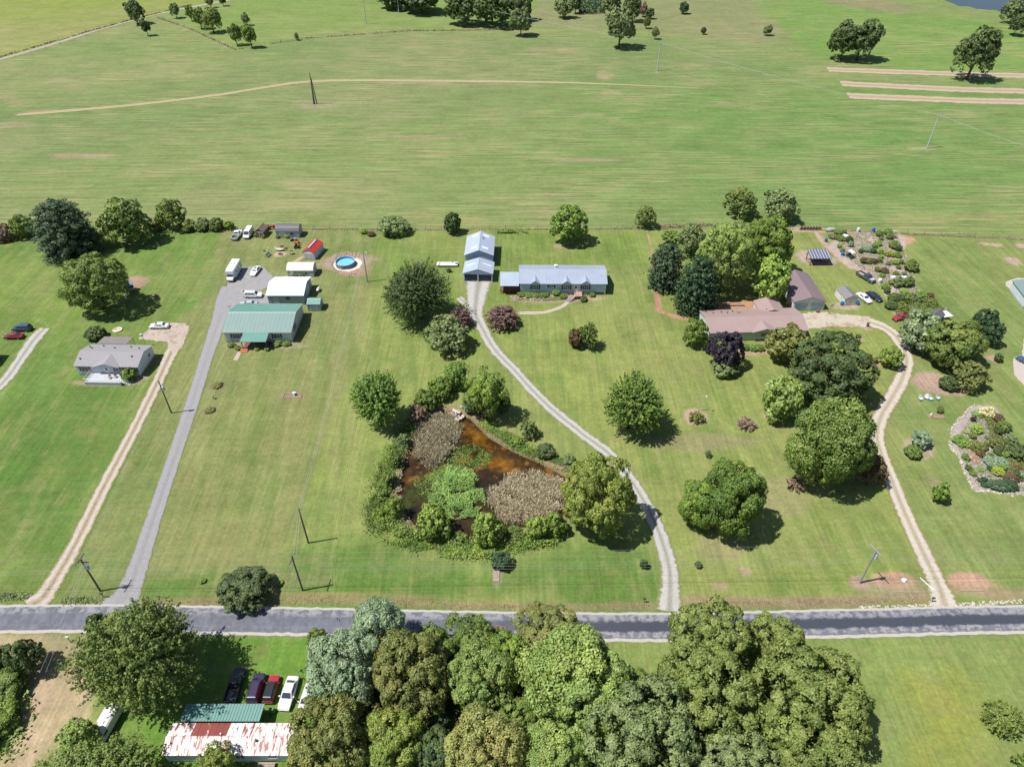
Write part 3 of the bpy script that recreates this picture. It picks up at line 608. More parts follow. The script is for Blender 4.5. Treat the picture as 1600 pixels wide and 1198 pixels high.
def crown_mesh(style, seed, nl, size):
    """crown of radius 1, z from -1 to 1; nl leaf clumps in all"""
    r = np.random.default_rng(seed)
    if style in ('broad', 'lumpy', 'airy', 'open'):
        nlobe = {'broad': 46, 'lumpy': 26, 'airy': 40, 'open': 24}[style]; kk = 1.0
        if nl > 30000: kk = .76; nlobe = int(nlobe*1.8)
        # lobes spread evenly over an uneven envelope
        k = np.arange(nlobe)+.5; ph = np.arccos(1-1.75*k/nlobe); th = k*2.39996+r.uniform(0, 6)
        D = np.stack([np.cos(th)*np.sin(ph), np.sin(th)*np.sin(ph), np.cos(ph)], 1); D = unit(D+r.normal(size=D.shape)*.13)
        lr = {'broad': .26, 'lumpy': .34, 'airy': .27, 'open': .27}[style]*kk*r.uniform(.7, 1.3, nlobe)
        base = {'broad': .80, 'lumpy': .68, 'airy': .76, 'open': .74}[style]
        C = D*(base*r.uniform({'broad': .84, 'lumpy': .84, 'airy': .6, 'open': .55}[style]+(.07 if nl > 30000 else 0), 1.04, nlobe))[:, None]
        C[:, 2] = np.where(C[:, 2] < -.5, -.5+(C[:, 2]+.5)*.5, C[:, 2])
        npf = int({'broad': 16, 'lumpy': 22, 'airy': 12, 'open': 12}[style]*(.95 if kk < 1 else 1)); base += .06*(kk < 1)
        li = np.repeat(np.arange(nlobe), npf)
        pd = unit(sph(len(li), r)+D[li]*.75+np.array([0, 0, .25])); pc = C[li]+pd*(lr[li]*.72)[:, None]
        pr = lr[li]*r.uniform(.30, .46, len(li))*(1.0 if style in ('broad', 'lumpy') else .95)
        m = max(3, int(nl*.9/len(li))); pi = np.repeat(np.arange(len(li)), m)
        ld = unit(sph(len(pi), r)+pd[pi]*.8+np.array([0, 0, .2])); P = pc[pi]+ld*(pr[pi]*r.uniform(.55, 1.12, len(pi)))[:, None]
        Nn = unit(ld*.8+pd[pi]*.35+r.normal(size=ld.shape)*.38)
        tint = np.clip(.5+r.normal(size=nlobe)[li][pi]*.10+r.normal(size=len(li))[pi]*.13+r.normal(size=len(pi))*.14, 0, 1)
        hue = np.clip(.3+r.normal(size=nlobe)[li][pi]*.2+r.normal(size=len(pi))*.22, 0, 1)
        ni = int(nl*.1); I = sph(ni, r)*r.uniform(.25, .62, (ni, 1)); P = np.vstack([P, I]); Nn = np.vstack([Nn, sph(ni, r)])
        tint = np.r_[tint, np.full(ni, .45)]; hue = np.r_[hue, np.full(ni, .2)]
        return leaves_mesh('crown_'+style, P, Nn, size*(1.0 if style != 'airy' else .9), tint, hue, seed=seed)
    if style == 'spiky':         # shoots that stand out all round like a star
        ns = max(120, int(nl/46)); k = np.arange(ns)+.5; ph = np.arccos(1-1.62*k/ns); th = k*2.39996
        D = np.stack([np.cos(th)*np.sin(ph), np.sin(th)*np.sin(ph), np.cos(ph)], 1); D = unit(D+r.normal(size=D.shape)*.10)
        ln = r.uniform(.80, 1.10, ns)*(.94+.10*np.sin(th*3)); m = int(nl/ns); si = np.repeat(np.arange(ns), m)
        t = r.uniform(.35, 1.0, len(si))**.75; up = np.array([0, 0, 1.])
        Dn = unit(D[si]+up*.18*t[:, None]); wd = .115*(1.08-t)+.012
        P = Dn*(ln[si]*t)[:, None]+r.normal(size=Dn.shape)*wd[:, None]*.62
        Nn = unit(unit(P-Dn*(ln[si]*t)[:, None])*.9+Dn*.55+r.normal(size=Dn.shape)*.35+up*.2)
        tint = np.clip(.5+r.normal(size=ns)[si]*.16+r.normal(size=len(si))*.13, 0, 1); hue = np.clip(.25+r.normal(size=ns)[si]*.2+r.normal(size=len(si))*.15, 0, 1)
        return leaves_mesh('crown_spiky', P, Nn, size*(.82 if nl > 30000 else .92), tint, hue, 1.5, seed)
    if style == 'pine':          # whorls of flat plumes
        P = []; Nn = []; tt = []; hh = []; tiers = 13; 
        plume = []
        for i in range(tiers):
            z = -1+1.95*i/(tiers-1); R = (math.sqrt(max(0, 1-((z+.25)/1.27)**2)) if z > -.25 else .9+.1*(z+1)/.75)
            R = max(.10, R)*r.uniform(.9, 1.02); nb = max(4, int(5+10*R)); a0 = r.uniform(0, 6)
            for j in range(nb):
                a = a0+6.283*(j+r.uniform(-.3, .3))/nb; L = R*r.uniform(.8, 1.08); nsub = max(2, int(1+5*L))
                for q in range(nsub):
                    tq = .3+.7*(q+.5)/nsub; side = r.normal()*.09*(1.3-tq)
                    plume.append((math.cos(a)*L*tq-math.sin(a)*side, math.sin(a)*L*tq+math.cos(a)*side, z+.05*tq-.06+r.normal()*.02, a, .10+.06*L*(1-tq*.4), r.normal(), r.normal()))
        pl = np.array(plume); m = max(4, int(nl*1.5/len(pl))); i = np.repeat(np.arange(len(pl)), m); d = sph(len(i), r)
        off = d*pl[i, 4][:, None]*np.array([1, 1, .42])*r.uniform(.5, 1.1, (len(i), 1)); P = pl[i, :3]+off
        rad = np.stack([np.cos(pl[i, 3]), np.sin(pl[i, 3]), np.full(len(i), 1.0)], 1)
        Nn = unit(d*.7+rad*.45+r.normal(size=d.shape)*.4)
        tint = np.clip(.5+pl[i, 5]*.13+r.normal(size=len(i))*.12, 0, 1); hue = np.clip(.3+pl[i, 6]*.2, 0, 1)
        return leaves_mesh('crown_pine', P, Nn, size*.66, tint, hue, 2.4, seed)
    if style == 'weeping' :      # fine drooping twigs, few leaves
        ns = int(nl/30); k = np.arange(ns)+.5; ph = np.arccos(1-1.35*k/ns); th = k*2.39996
        D = np.stack([np.cos(th)*np.sin(ph), np.sin(th)*np.sin(ph), np.cos(ph)], 1); D = unit(D+r.normal(size=D.shape)*.16)
        si = np.repeat(np.arange(ns), 30); t = r.uniform(.2, 1.0, len(si))
        P = D[si]*(t*r.uniform(.86, 1.04, ns)[si])[:, None]; P[:, 2] -= .22*t**3
        P += r.normal(size=P.shape)*.022; Nn = unit(r.normal(size=P.shape)+D[si]*.7+np.array([0, 0, .3]))
        return leaves_mesh('crown_twiggy', P, Nn, size*.72, np.clip(.5+r.normal(size=ns)[si]*.22+r.normal(size=len(si))*.1, 0, 1), np.clip(.4+r.normal(size=ns)[si]*.3, 0, 1), 3.0, seed)
SIZES = {'S': (1500, .17), 'M': (5200, .092), 'L': (22000, .046), 'XL': (36000, .036)}
CROWNS = {}
def crown(style, size, var):
    k = (style, size, var)
    if k not in CROWNS:
        nl, sz = SIZES[size]; CROWNS[k] = crown_mesh(style, hash_((style, size))+var*17, nl, sz)
    return CROWNS[k]
def hash_(t): return sum(ord(c)*(i+3) for i, c in enumerate(''.join(map(str, t)))) % 9973
BARK = mat('bark', s(98, 84, 70), .95, spec=.1, var=.25, scale=3)
TRUNKS = {}
def trunk_mesh(var):
    if var in TRUNKS: return TRUNKS[var]
    r = random.Random(var*7+1); b = MB()
    b.path([(0,0,0), (.004,0,.10), (r.uniform(-.02,.02), r.uniform(-.02,.02), .42), (r.uniform(-.04,.04), r.uniform(-.04,.04), .62), (0,0,.86)], [.034,.026,.021,.015,.005], 7)
    for k in range(9):
        a = k*2.4+r.uniform(-.3, .3); z0 = .22+.055*k; L = r.uniform(.22, .34); up = r.uniform(.16, .26)
        mid = (math.cos(a)*L*.5, math.sin(a)*L*.5, z0+up*.45)
        b.path([(0, 0, z0), mid, (math.cos(a)*L, math.sin(a)*L, z0+up)], [.013, .009, .003], 5)
        for w_ in (-.6, .6):
            b.path([mid, (mid[0]+math.cos(a+w_)*L*.45, mid[1]+math.sin(a+w_)*L*.45, mid[2]+up*.5)], [.006, .002], 4)
    TRUNKS[var] = b.mesh('trunk', BARK, True); return TRUNKS[var]
LEAF = {}
for k, c, c2 in [('green', (82,102,48), (112,124,58)), ('dark', (60,78,42), (82,98,50)), ('mid', (78,106,44), (116,136,54)), ('olive', (86,102,46), (114,124,58)),
    ('light', (102,126,64), (132,148,76)), ('yellow', (124,132,52), (154,152,66)), ('gold', (106,118,52), (142,140,68)), ('tan', (118,120,66), (152,138,82)),
    ('bronze', (92,98,50), (124,118,62)), ('rust', (104,84,62), (122,100,70)), ('purple', (58,50,62), (76,60,78)), ('mauve', (104,84,76), (128,104,90)),
    ('blue', (60,80,60), (88,108,80)), ('moss', (96,106,52), (120,124,66)), ('blossom', (92,106,66), (150,156,126)), ('silver', (118,138,112), (142,158,130)), ('grey', (98,108,66), (120,126,80)), ('bright', (86,116,50), (116,142,64)),
    ('lime', (112,132,58), (146,158,76)), ('pale', (116,146,82), (142,168,98)), ('deep', (50,74,50), (68,94,60)), ('cream', (216,206,156), (236,228,184)),
    ('brown', (120,104,84), (146,126,102)), ('willow', (104,122,52), (134,146,66)), ('sage', (110,132,110), (138,154,130)), ('reed', (128,128,96), (192,172,146))]:
    g = (1.46, 1.58, 1.52) if k not in ('purple', 'mauve', 'rust', 'cream', 'brown', 'reed') else (1.35, 1.40, 1.45) if k in ('reed', 'brown', 'mauve') else (1, 1.05, 1)
    if s(*c)[0] < .70*s(*c)[1] and k not in ('blue', 'deep', 'silver', 'sage', 'pale'): g = (g[0]*1.16, g[1]*1.0, g[2]*1.05)
    if k in ('blue', 'deep', 'silver', 'sage', 'pale'): g = (1.40, 1.38, 1.2)
    LEAF[k] = leafmat('leaves_'+k, tuple(a*b for a, b in zip(s(*c), g)), tuple(a*b for a, b in zip(s(*c2), g)))
ntree = 0
def tree(x0, y0, x1, y1, style, colr, label, size=None, cat='tree', clear=None, group=None, name=None, V=None, lean=0.0, vmin=.55, vmax=1.35):
    """a tree whose crown spans the photo box x0..x1, y0..y1; its place and height follow from the view"""
    global ntree; ntree += 1
    cx, cy = (x0+x1)/2, (y0+y1)/2
    shrub = cat in ('shrub', 'bush', 'plant', 'reed')
    c = at(cx, y1-(y1-y0)*.15); 
    for it in range(3):
        zc = 0 if it == 0 else zc_
        c = at(cx, cy, zc); dist = math.sqrt(c.x**2+c.y**2+(CAM_H-zc)**2); r = ray(cx, cy)
        depth = dist/math.sqrt(r[0]**2+r[1]**2+r[2]**2)       # along the optical axis
        R = (x1-x0)/2*depth/FPX; Hh = (y1-y0)/2*depth/FPX/ (r[0]**2+r[1]**2+r[2]**2)**.0
        th = math.atan2(CAM_H-zc, math.hypot(c.x, c.y))
        if V is None:
            q = (Hh**2-(R*math.sin(th))**2); vv = math.sqrt(q)/math.cos(th) if q > 0 else 0
            vv = min(max(vv, vmin*R), vmax*R)
        else: vv = V*R
        cl = clear if clear is not None else (.0 if shrub else .02 if y1 < 40 and x0 > 580 else .16 if y1 < 140 else -.04)
        zc_ = vv*(1+cl)*(.80 if shrub else 1.0)
    Rw = R*.985
    size = size or ('S' if R*2/depth*FPX < 34 else 'M' if R*2/depth*FPX < 90 else 'L' if R*2/depth*FPX < 150 else 'XL')
    var = ntree % (3 if size in 'SM' else 2)
    o = thing(name or {'pine': 'pine_tree'}.get(style, 'broadleaf_tree') if cat == 'tree' else name or 'shrub', label, cat, (c.x, c.y, 0), 0, group)
    me = crown(style, size, var)
    cr = link('crown', me, o, (0, 0, zc_), random.uniform(0, 6.28), (Rw, Rw, vv))
    if not me.materials: me.materials.append(LEAF[colr])
    cr.material_slots[0].link = 'OBJECT'; cr.material_slots[0].material = LEAF[colr]
    if not shrub:
        tm = trunk_mesh(ntree % 4); top = zc_+vv*.6
        tr = link('trunk', tm, o, (0, 0, -.05), random.uniform(0, 6.28), (max(top, R)*1.15, max(top, R)*1.15, top+.05))
    else:
        tm = trunk_mesh(ntree % 4); link('stem', tm, o, (0, 0, -.03), 0, (R*1.2, R*1.2, zc_+vv*.3))
    return o
T = tree
# --- west gardens
T(14,333,52,372,'broad','green','small rounded green tree left of the big blue-green pine on the field edge')
T(-14,350,22,380,'broad','brown','low brownish bush at the far left end of the field hedge', cat='shrub')
T(-30,352,4,376,'broad','olive','olive green bush cut by the left edge on the field hedge', cat='shrub')
T(48,314,146,400,'pine','blue','large rounded blue-green pine at the back of the left garden', V=.92)
T(112,352,150,378,'broad','dark','dark bush tucked behind the right side of the left garden pine', cat='shrub')
T(150,306,232,386,'airy','olive','loose olive green tree right of the blue-green pine, field showing through')
T(241,309,289,360,'airy','green','upright dark green tree on the field edge right of the loose olive tree')
T(232,343,262,362,'broad','bronze','low brown-green bush between two trees on the left field edge', cat='shrub')
T(280,342,306,363,'broad','green','first fence-line bush right of the upright dark green tree', cat='shrub')
T(303,340,330,362,'broad','grey','grey-green bush in the hedge left of the white pickup', cat='shrub')
T(326,340,350,362,'broad','green','small dark bush in the fence hedge nearest the white pickup', cat='shrub')
T(348,344,366,360,'broad','mid','last tiny bush of the hedge just left of the white pickup', cat='shrub')
T(89,391,200,494,'airy','olive','large tree with yellowing sparse leaves shading the playhouse', size='XL')
T(132,509,164,533,'broad','dark','round dark bush behind the grey roofed mobile home', cat='shrub')
T(188,572,214,597,'broad','mid','round bush against the front of the grey roofed mobile home', cat='shrub')
# --- middle gardens
T(589,337,642,370,'broad','grey','wide rounded grey-green bush on the back fence left of the blue garage', cat='shrub')
T(693,332,721,366,'broad','dark','small dark tree on the back fence behind the propane tank lawn')
T(599,410,710,510,'spiky','dark','very large dark tree with ragged tips left of the blue garage', size='XL')
T(694,476,739,516,'weeping','mauve','purplish brown twiggy bush left of the gravel driveway', cat='shrub')
T(758,472,813,517,'weeping','mauve','wide purplish brown twiggy bush right of the gravel driveway', cat='shrub')
T(660,490,738,553,'airy','grey','pale feathery tree below the purplish bush by the driveway')
T(857,319,919,383,'broad','mid','large round green tree behind the blue house')
T(992,321,1028,358,'airy','green','small loose tree where the back fence meets the side fence')
T(1011,367,1071,464,'pine','blue','tall narrow blue-green pine left of the big maples')
T(1054,400,1128,492,'pine','deep','wide dark pine in front, behind the left end of the mauve roofed house')
T(1058,348,1108,402,'airy','grey','dull olive thin-leaved tree between the blue-green pine and big maple')
T(1034,358,1066,380,'weeping','olive','scraggly low olive bush by the field fence behind the pines', cat='shrub')
T(1086,336,1182,472,'broad','light','biggest light green maple standing behind the mauve roofed house', size='XL')
T(1160,328,1242,440,'broad','mid','second light green maple, right behind the biggest maple', size='L')
T(1128,290,1184,340,'airy','green','open green tree on the field edge above the maples, left one')
T(1186,294,1252,348,'airy','grey','open grey-green tree on the field edge above the maples, right one')
T(1176,400,1240,476,'broad','lime','bright yellow-green tree beside the mauve roofed garage')
T(886,512,914,547,'broad','rust','reddish brown bush joined to the small green tree on the middle lawn', cat='shrub')
T(902,503,938,547,'spiky','green','small green tree beside the reddish bush on the middle lawn')
T(545,581,630,676,'spiky','bright','bright green star-shaped tree left of the pond', size='L')
T(937,579,1036,683,'spiky','mid','spreading green tree with pointed tips on the lawn right of the driveway', size='L')
T(873,708,990,845,'broad','gold','large golden olive tree at the right end of the pond', size='XL')
T(1056,735,1130,838,'lumpy','mid','left lower lobe tree of the pair near the road right of the driveway', size='L')
T(1092,711,1202,842,'lumpy','mid','bigger green tree of the pair near the road right of the driveway', size='XL')
T(1066,496,1106,544,'broad','mid','bushy green tree at the left end of the mauve roofed house')
T(1103,516,1164,582,'broad','purple','dark purple-leaved tree in front of the mauve roofed house')
T(1110,556,1156,592,'broad','grey','pale olive bush just below the purple tree', cat='shrub')
T(1194,504,1264,570,'broad','bronze','reddish green tree hiding the right end of the mauve roofed house')
T(1226,514,1368,636,'broad','dark','very large dark green tree in front of the gravel yard', size='XL')
T(1188,584,1258,662,'broad','light','light green tree left of the very large dark tree')
T(1224,618,1372,776,'lumpy','olive','broad olive green tree beside the right driveway bend', size='XL')
T(1340,704,1388,766,'airy','rust','brownish thin tree standing in for a twiggy shadow below the broad olive tree')  # brown crown stands in for a dark shadow with twigs
T(1228,742,1258,768,'weeping','brown','bare grey twiggy bush under the left side of the broad olive tree', cat='shrub')
T(1374,539,1411,576,'broad','willow','small olive tree inside the bend of the right driveway')
T(1312,560,1335,585,'broad','dark','dark shrub next to the red garden bench', cat='shrub', size='S')
T(1405,484,1472,552,'broad','blossom','whitish flowering tree beside the red car')
T(1440,490,1536,578,'broad','green','large green tree right of the whitish flowering tree', size='L')
T(1522,481,1559,521,'broad','deep','left one of two round dark evergreens on the far right lawn')
T(1534,500,1569,542,'broad','deep','right one of two round dark evergreens on the far right lawn')
T(1484,560,1547,610,'airy','bronze','dark twiggy low tree beside the orange mulch bed')
T(1468,587,1498,612,'broad','dark','round clipped dark bush on the orange mulch bed', cat='shrub')
T(1553,551,1568,567,'broad','dark','tiny dark bush on a small bare ring on the right lawn', cat='shrub')
T(1423,670,1456,702,'broad','sage','pale grey-green shrub in the small bed by the right driveway', cat='shrub')
T(1413,694,1440,717,'broad','olive','round olive shrub directly below the pale grey-green shrub', cat='shrub')
T(1456,751,1486,788,'open','mid','slim leaning sapling on the lawn right of the driveway', size='S')
T(1463,634,1476,646,'airy','bronze','tiny brownish shrub in the small wooden planter', cat='shrub')
T(1413,405,1436,425,'broad','green','round green shrub on the right edge of the vegetable garden', cat='shrub')
T(334,888,424,948,'broad','dark','dark green tree standing alone beside the road')
T(310,902,322,912,'broad','mid','tiny clipped ball bush left of the lone roadside tree', cat='shrub')
T(431,905,443,915,'broad','lime','small yellow-green bush right of the lone roadside tree', cat='shrub')
T(766,860,801,893,'broad','deep','round dark bush between pond and road', cat='shrub')
T(998,872,1013,889,'open','dark','thin little sapling on the grass left of the middle driveway', size='S')
T(1085,876,1097,888,'broad','dark','tiny dark shrub near the road right of the middle driveway', cat='shrub')
T(1100,702,1112,716,'airy','grey','tiny leafy plant on the bare patch above the tree pair', cat='plant', size='S')
T(1076,640,1102,662,'weeping','bronze','brown-green bush around the foot of the yard lamp pole', cat='shrub')
T(1152,650,1182,672,'weeping','brown','grey-brown dead twig bush alone on the lawn', cat='shrub')
# --- pond edge
T(724,574,797,662,'airy','willow','feathery yellow-green cypress at the head of the pond', size='L')
T(722,618,748,648,'broad','sage','small blue-green shrub at the water below the feathery cypress', cat='shrub')
T(765,610,800,650,'broad','dark','dark lower part tree behind the feathery cypress')
T(692,568,732,612,'broad','bright','vine covered bush at the top tip of the pond hedge', cat='shrub')
T(668,588,708,628,'broad','mid','second vine covered bush down the upper left pond hedge', cat='shrub')
T(646,606,686,646,'broad','olive','third vine covered bush where the hedge reaches the water', cat='shrub')
T(636,628,668,664,'weeping','brown','bare twig bush at the top left corner of the pond', cat='shrub')
T(598,770,632,818,'airy','willow','yellow-green bush at the lower left corner of the pond', cat='shrub')
T(646,786,708,852,'airy','willow','biggest yellow-green bush on the front bank of the pond', cat='shrub')
T(734,794,790,858,'airy','willow','upright yellow-green bush at the middle of the front bank', cat='shrub')
T(785,818,822,850,'weeping','olive','brownish thin bush between two bushes on the front bank', cat='shrub')
T(814,800,858,848,'airy','willow','yellow-green bush right of the thin brownish one on the bank', cat='shrub')
T(846,796,888,842,'airy','mid','green bush between the bank and the golden olive tree', cat='shrub')
T(836,692,870,716,'broad','dark','round dark bush on the bank between pond and driveway', cat='shrub')
T(812,650,842,690,'weeping','grey','bare grey sapling on the right bank of the pond', cat='shrub')
for k, (x0, y0, w, hh, c, l) in enumerate([(618,676,24,26,'grey','first from the top on the left pond bank'),(606,704,26,28,'olive','second from the top on the left pond bank'),(596,734,26,28,'green','third from the top, halfway down the left pond bank'),
    (584,762,26,28,'olive','fourth from the top on the left pond bank'),(580,790,26,26,'mid','lowest on the left pond bank, at its corner'),(612,818,28,24,'mid','left of the biggest yellow-green bush on the front bank'),
    (702,828,30,24,'olive','between the two tallest yellow-green bushes on the front bank'),(796,680,24,20,'mid','on the right bank below the feathery cypress'),(876,708,24,18,'grey','on the right bank just above the golden tree')]):
    T(x0, y0, x0+w, y0+hh, 'airy', c, 'low tangled bush '+l, cat='shrub')
# --- south of the road
T(122,954,318,1114,'spiky','green','huge spreading tree south of the road at the left', size='XL', V=1.0)
T(135,950,168,1000,'broad','dark','dark small tree at the road edge behind the huge spreading tree')
T(158,948,200,992,'airy','gold','yellowish vine tree at the road edge behind the huge spreading tree')
T(479,976,517,1023,'airy','green','young thin tree on the lawn above the parked cars')
T(536,928,646,1052,'lumpy','silver','tall silvery blue-green tree reaching over the road', size='XL', V=1.2)
T(474,990,606,1100,'lumpy','silver','lower silvery blue-green tree just above the white cars', size='XL', V=1.0)
T(566,985,712,1120,'broad','bronze','broad brown-olive tree right of the silvery trees', size='XL', V=1.0)
T(690,953,778,1040,'airy','olive','loose olive tree overlapping the road between two gaps', size='L')
T(648,966,700,1020,'airy','olive','smaller loose olive tree right beside the tall silvery tree', size='M')
T(760,975,800,1010,'weeping','brown','half bare brown sapling overlapping the road', size='M')
T(800,940,928,1050,'airy','bronze','brown-green tree reaching over the road in the middle', size='XL')
T(690,1000,815,1130,'lumpy','light','light green crown in the middle of the south wood, left one', size='XL', V=1.0)
T(800,974,992,1160,'lumpy','light','biggest light green crown in the middle of the south wood', size='XL', V=1.0)
T(560,1084,674,1225,'lumpy','gold','yellowing crown at the bottom edge of the picture', size='XL', V=1.0)
T(440,1072,588,1240,'broad','bronze','dark brown-olive crown beside the rusty roofed trailer', size='XL', V=1.0)
T(655,1100,705,1150,'broad','blue','small blue-green crown squeezed between yellowing and light crowns', size='M')
T(650,1150,708,1215,'broad','blue','second small blue-green crown at the bottom edge', size='M')
T(684,1108,838,1260,'lumpy','tan','tan-green crown at the bottom edge left of the centre line', size='XL', V=1.0)
T(800,1110,920,1250,'lumpy','light','light green crown at the bottom edge beside the tan-green one', size='XL', V=1.0)
T(905,1064,1095,1245,'broad','grey','wide grey-green crown at the bottom edge right of centre', size='XL', V=1.0)
T(1040,947,1178,1050,'broad','moss','round green crown touching the road, left one of two', size='XL', V=1.0)
T(1160,956,1258,1044,'broad','moss','round olive crown touching the road, right one of two', size='L', V=1.0)
T(1022,1012,1190,1160,'broad','moss','broad yellow-olive crown below the two roadside crowns', size='XL', V=1.0)
T(1162,1018,1356,1190,'broad','moss','largest dull green crown at the right end of the wood', size='XL', V=.95)
T(1085,1136,1218,1265,'broad','grey','grey-green crown at the bottom below the yellow-olive one', size='XL', V=1.0)
T(1208,1116,1360,1275,'broad','moss','dull green crown at the bottom right end of the wood', size='XL', V=1.0)
for k, (x0, y0, x1, y1, c, l) in enumerate([(596,1050,690,1130,'bronze','just above the yellowing crown'),(630,1130,716,1220,'dark','right of the yellowing crown'),(765,1085,850,1165,'olive','between tan-green and biggest light green crowns'),
    (955,1050,1050,1130,'green','in the notch left of the yellow-olive crown'),(1120,1086,1230,1180,'moss','in the middle of the dull green crowns'),(1285,1090,1358,1185,'moss','on the right outer edge of the wood'),(876,1090,960,1160,'mid','between light green and grey-green crowns'),
    (640,1000,730,1075,'olive','behind the broad brown-olive crown'),(745,985,830,1060,'mid','behind the left light green crown'),(520,1080,600,1150,'bronze','between silvery and dark brown-olive crowns')]):
    T(x0, y0, x1, y1, 'broad', c, 'lower filling crown of the south wood '+l, size='L', V=.9)
T(980,1180,1100,1290,'broad','green','crown barely rising over the bottom edge right of centre', size='XL', V=1.0)
T(40,1160,256,1330,'spiky','green','wide green tree at the bottom left beside the trailer', size='XL', V=.6)
T(302,1158,374,1235,'airy','gold','yellow-orange tree in front of the rusty trailer roof', size='L')
T(8,988,66,1062,'airy','dark','dark tree on the brown field at the left edge')
T(-34,1000,14,1062,'broad','dark','dark tree cut by the left picture edge below the road', size='M')
T(-50,1030,42,1120,'lumpy','olive','olive hedge crown at the left edge of the brown field', size='L', V=.45)
T(-60,1090,26,1170,'lumpy','willow','yellow-green hedge crown lower down at the left edge', size='L', V=.45)
T(92,1120,158,1190,'airy','light','light shrub tree left of the parked white camper', size='M')
T(1537,1086,1599,1150,'weeping','green','sparse young tree alone on the lower right lawn', size='M', V=.9)
T(1584,1168,1626,1225,'weeping','olive','sparse reddish tree cut by the bottom right corner', size='S')
# --- beyond the field
T(193,1,226,34,'airy','dark','leaning dark tree alone on the far lane, tall crown', size='M', vmax=1.6)
T(219,30,236,54,'airy','dark','small dark lower limb clump by the leaning far tree', size='S')
for k, (b, c, l) in enumerate([((264,5,281,26),'grey','smallest leftmost young tree of the far orchard row'), ((288,2,305,36),'green','narrow tree in the far orchard left of the round ones'),
    ((299,13,322,42),'green','round tree in the middle of the far orchard clump'), ((312,12,346,47),'green','widest round tree in the far orchard clump'),
    ((355,34,378,70),'green','left one of the far orchard pair near its corner'), ((377,37,402,72),'mid','right one of the far orchard pair near its corner'),
    ((459,49,467,65),'grey','tiny tree near the far pasture fence'), ((320,-8,334,10),'grey','small orchard tree at the top edge near the lane'), ((341,-6,354,8),'dark','tiny dark tree at the top edge by the lane'),
    ((376,20,390,38),'grey','tiny grey orchard tree above the orchard pair')]):
    T(*b, 'airy', c, l, size='S' if b[2]-b[0] < 30 else 'M', group='orchard trees beyond the field')
for b, st, c, l, sz in [((584,-26,642,12),'broad','dark','dark wood crown at the top edge, first from the left','S'), ((624,-28,690,18),'broad','dark','dark wood crown at the top edge above the pasture','S'),
    ((690,-14,752,36),'broad','dark','left dark crown of the clump at the top edge','M'), ((732,-18,806,38),'broad','dark','right dark crown of the clump at the top edge','M'),
    ((795,14,833,52),'broad','grey','grey-green tree standing in front of the top clump','M'), ((797,-10,834,30),'broad','dark','dark tree right behind the grey-green one at the top','M'),
    ((866,-4,898,27),'airy','grey','greyish tree at the top left of the scrub','S'), ((889,-8,910,20),'airy','dark','small dark tree beside the greyish one in the scrub','S'),
    ((944,14,996,69),'broad','grey','large grey-olive tree on the far side of the hay field','M'), ((972,-8,1002,32),'broad','dark','dark tree behind the large grey-olive tree','M'),
    ((936,-14,974,24),'airy','grey','dull grey-brown tree left of the dark one in the scrub','S'), ((998,4,1014,26),'airy','brown','pale brown thin tree in the scrub','S'),
    ((1008,13,1023,29),'broad','dark','first small dark cedar in the scrub','S'), ((1005,27,1017,43),'broad','green','small green cedar below the first one','S'),
    ((1018,42,1031,60),'airy','grey','thin small tree at the edge of the hay field','S'), ((1061,4,1077,21),'broad','deep','small dark cedar alone in the scrub','S'),
    ((1095,43,1104,53),'broad','dark','tiny round bush in the scrub','S'), ((1193,39,1208,54),'broad','grey','small bush at the corner of the green field','S'),
    ((1292,34,1352,88),'airy','dark','left half of the broad dark pair of trees far right','M'), ((1318,29,1380,88),'airy','dark','right half of the broad dark pair of trees far right','M'),
    ((1494,43,1560,118),'airy','dark','tall dark tree leaning over the ploughed strips','M'), ((1568,-6,1614,36),'airy','grey','grey-green tree at the top right corner','M'),
    ((1576,22,1606,52),'airy','dark','dark tree just below the top right corner tree','M')]:
    T(*b, st, c, l, size=sz, cat='tree')

# --- masses of growth that nobody could count
def brush(name, pts, width, height, n, colr, size=.32, seed=0, polygon=False, z0=0.0, up=.4, label=None):
    r = np.random.default_rng(seed+300); P = PW(pts)
    if 'pond' in name or 'water' in name or 'garden' in name: size *= .72; n = int(n*1.7)
    if polygon:
        lo, hi = P.min(0), P.max(0); Q = []
        while len(Q) < n:
            q = lo+(hi-lo)*r.random((n*3, 2)); q = q[inside(q[:, 0], q[:, 1], P)]; Q = q if len(Q) == 0 else np.vstack([Q, q])
        Q = Q[:n]
    else:
        sl = np.linalg.norm(np.diff(P, axis=0), axis=1); cs = np.r_[0, np.cumsum(sl)]; t = r.random(n)*cs[-1]
        i = np.clip(np.searchsorted(cs, t)-1, 0, len(P)-2); f = (t-cs[i])/sl[i]; Q = P[i]+(P[i+1]-P[i])*f[:, None]+r.normal(size=(n, 2))*width*.42
    hh = fnoise(Q[:, 0], Q[:, 1], 2.6, seed+7); keep = hh > .30; Q = Q[keep]; hh = hh[keep]
    z = z0+height*np.clip((hh-.25)*1.8, .12, 1)*r.uniform(.25, 1.0, len(Q))**.6
    Nn = unit(r.normal(size=(len(Q), 3))*.7+np.array([0, 0, up*2]))
    tn = np.clip(.5+(hh-.5)*.8+r.normal(size=len(Q))*.16, 0, 1); hu = np.clip(fnoise(Q[:, 0], Q[:, 1], 2.0, seed+17)*2.2-.75+r.normal(size=len(Q))*.12, 0, 1)
    me = leaves_mesh(name, np.c_[Q, z], Nn, size, tn, hu, 1.4, seed); me.materials.append(LEAF[colr])
    return tag(link(name, me), kind='stuff')
brush('pond_bank_brush', [(642,664),(622,695),(604,735),(592,775),(584,806),(592,826)], 2.4, 2.3, 8000, 'olive', .30, 1)
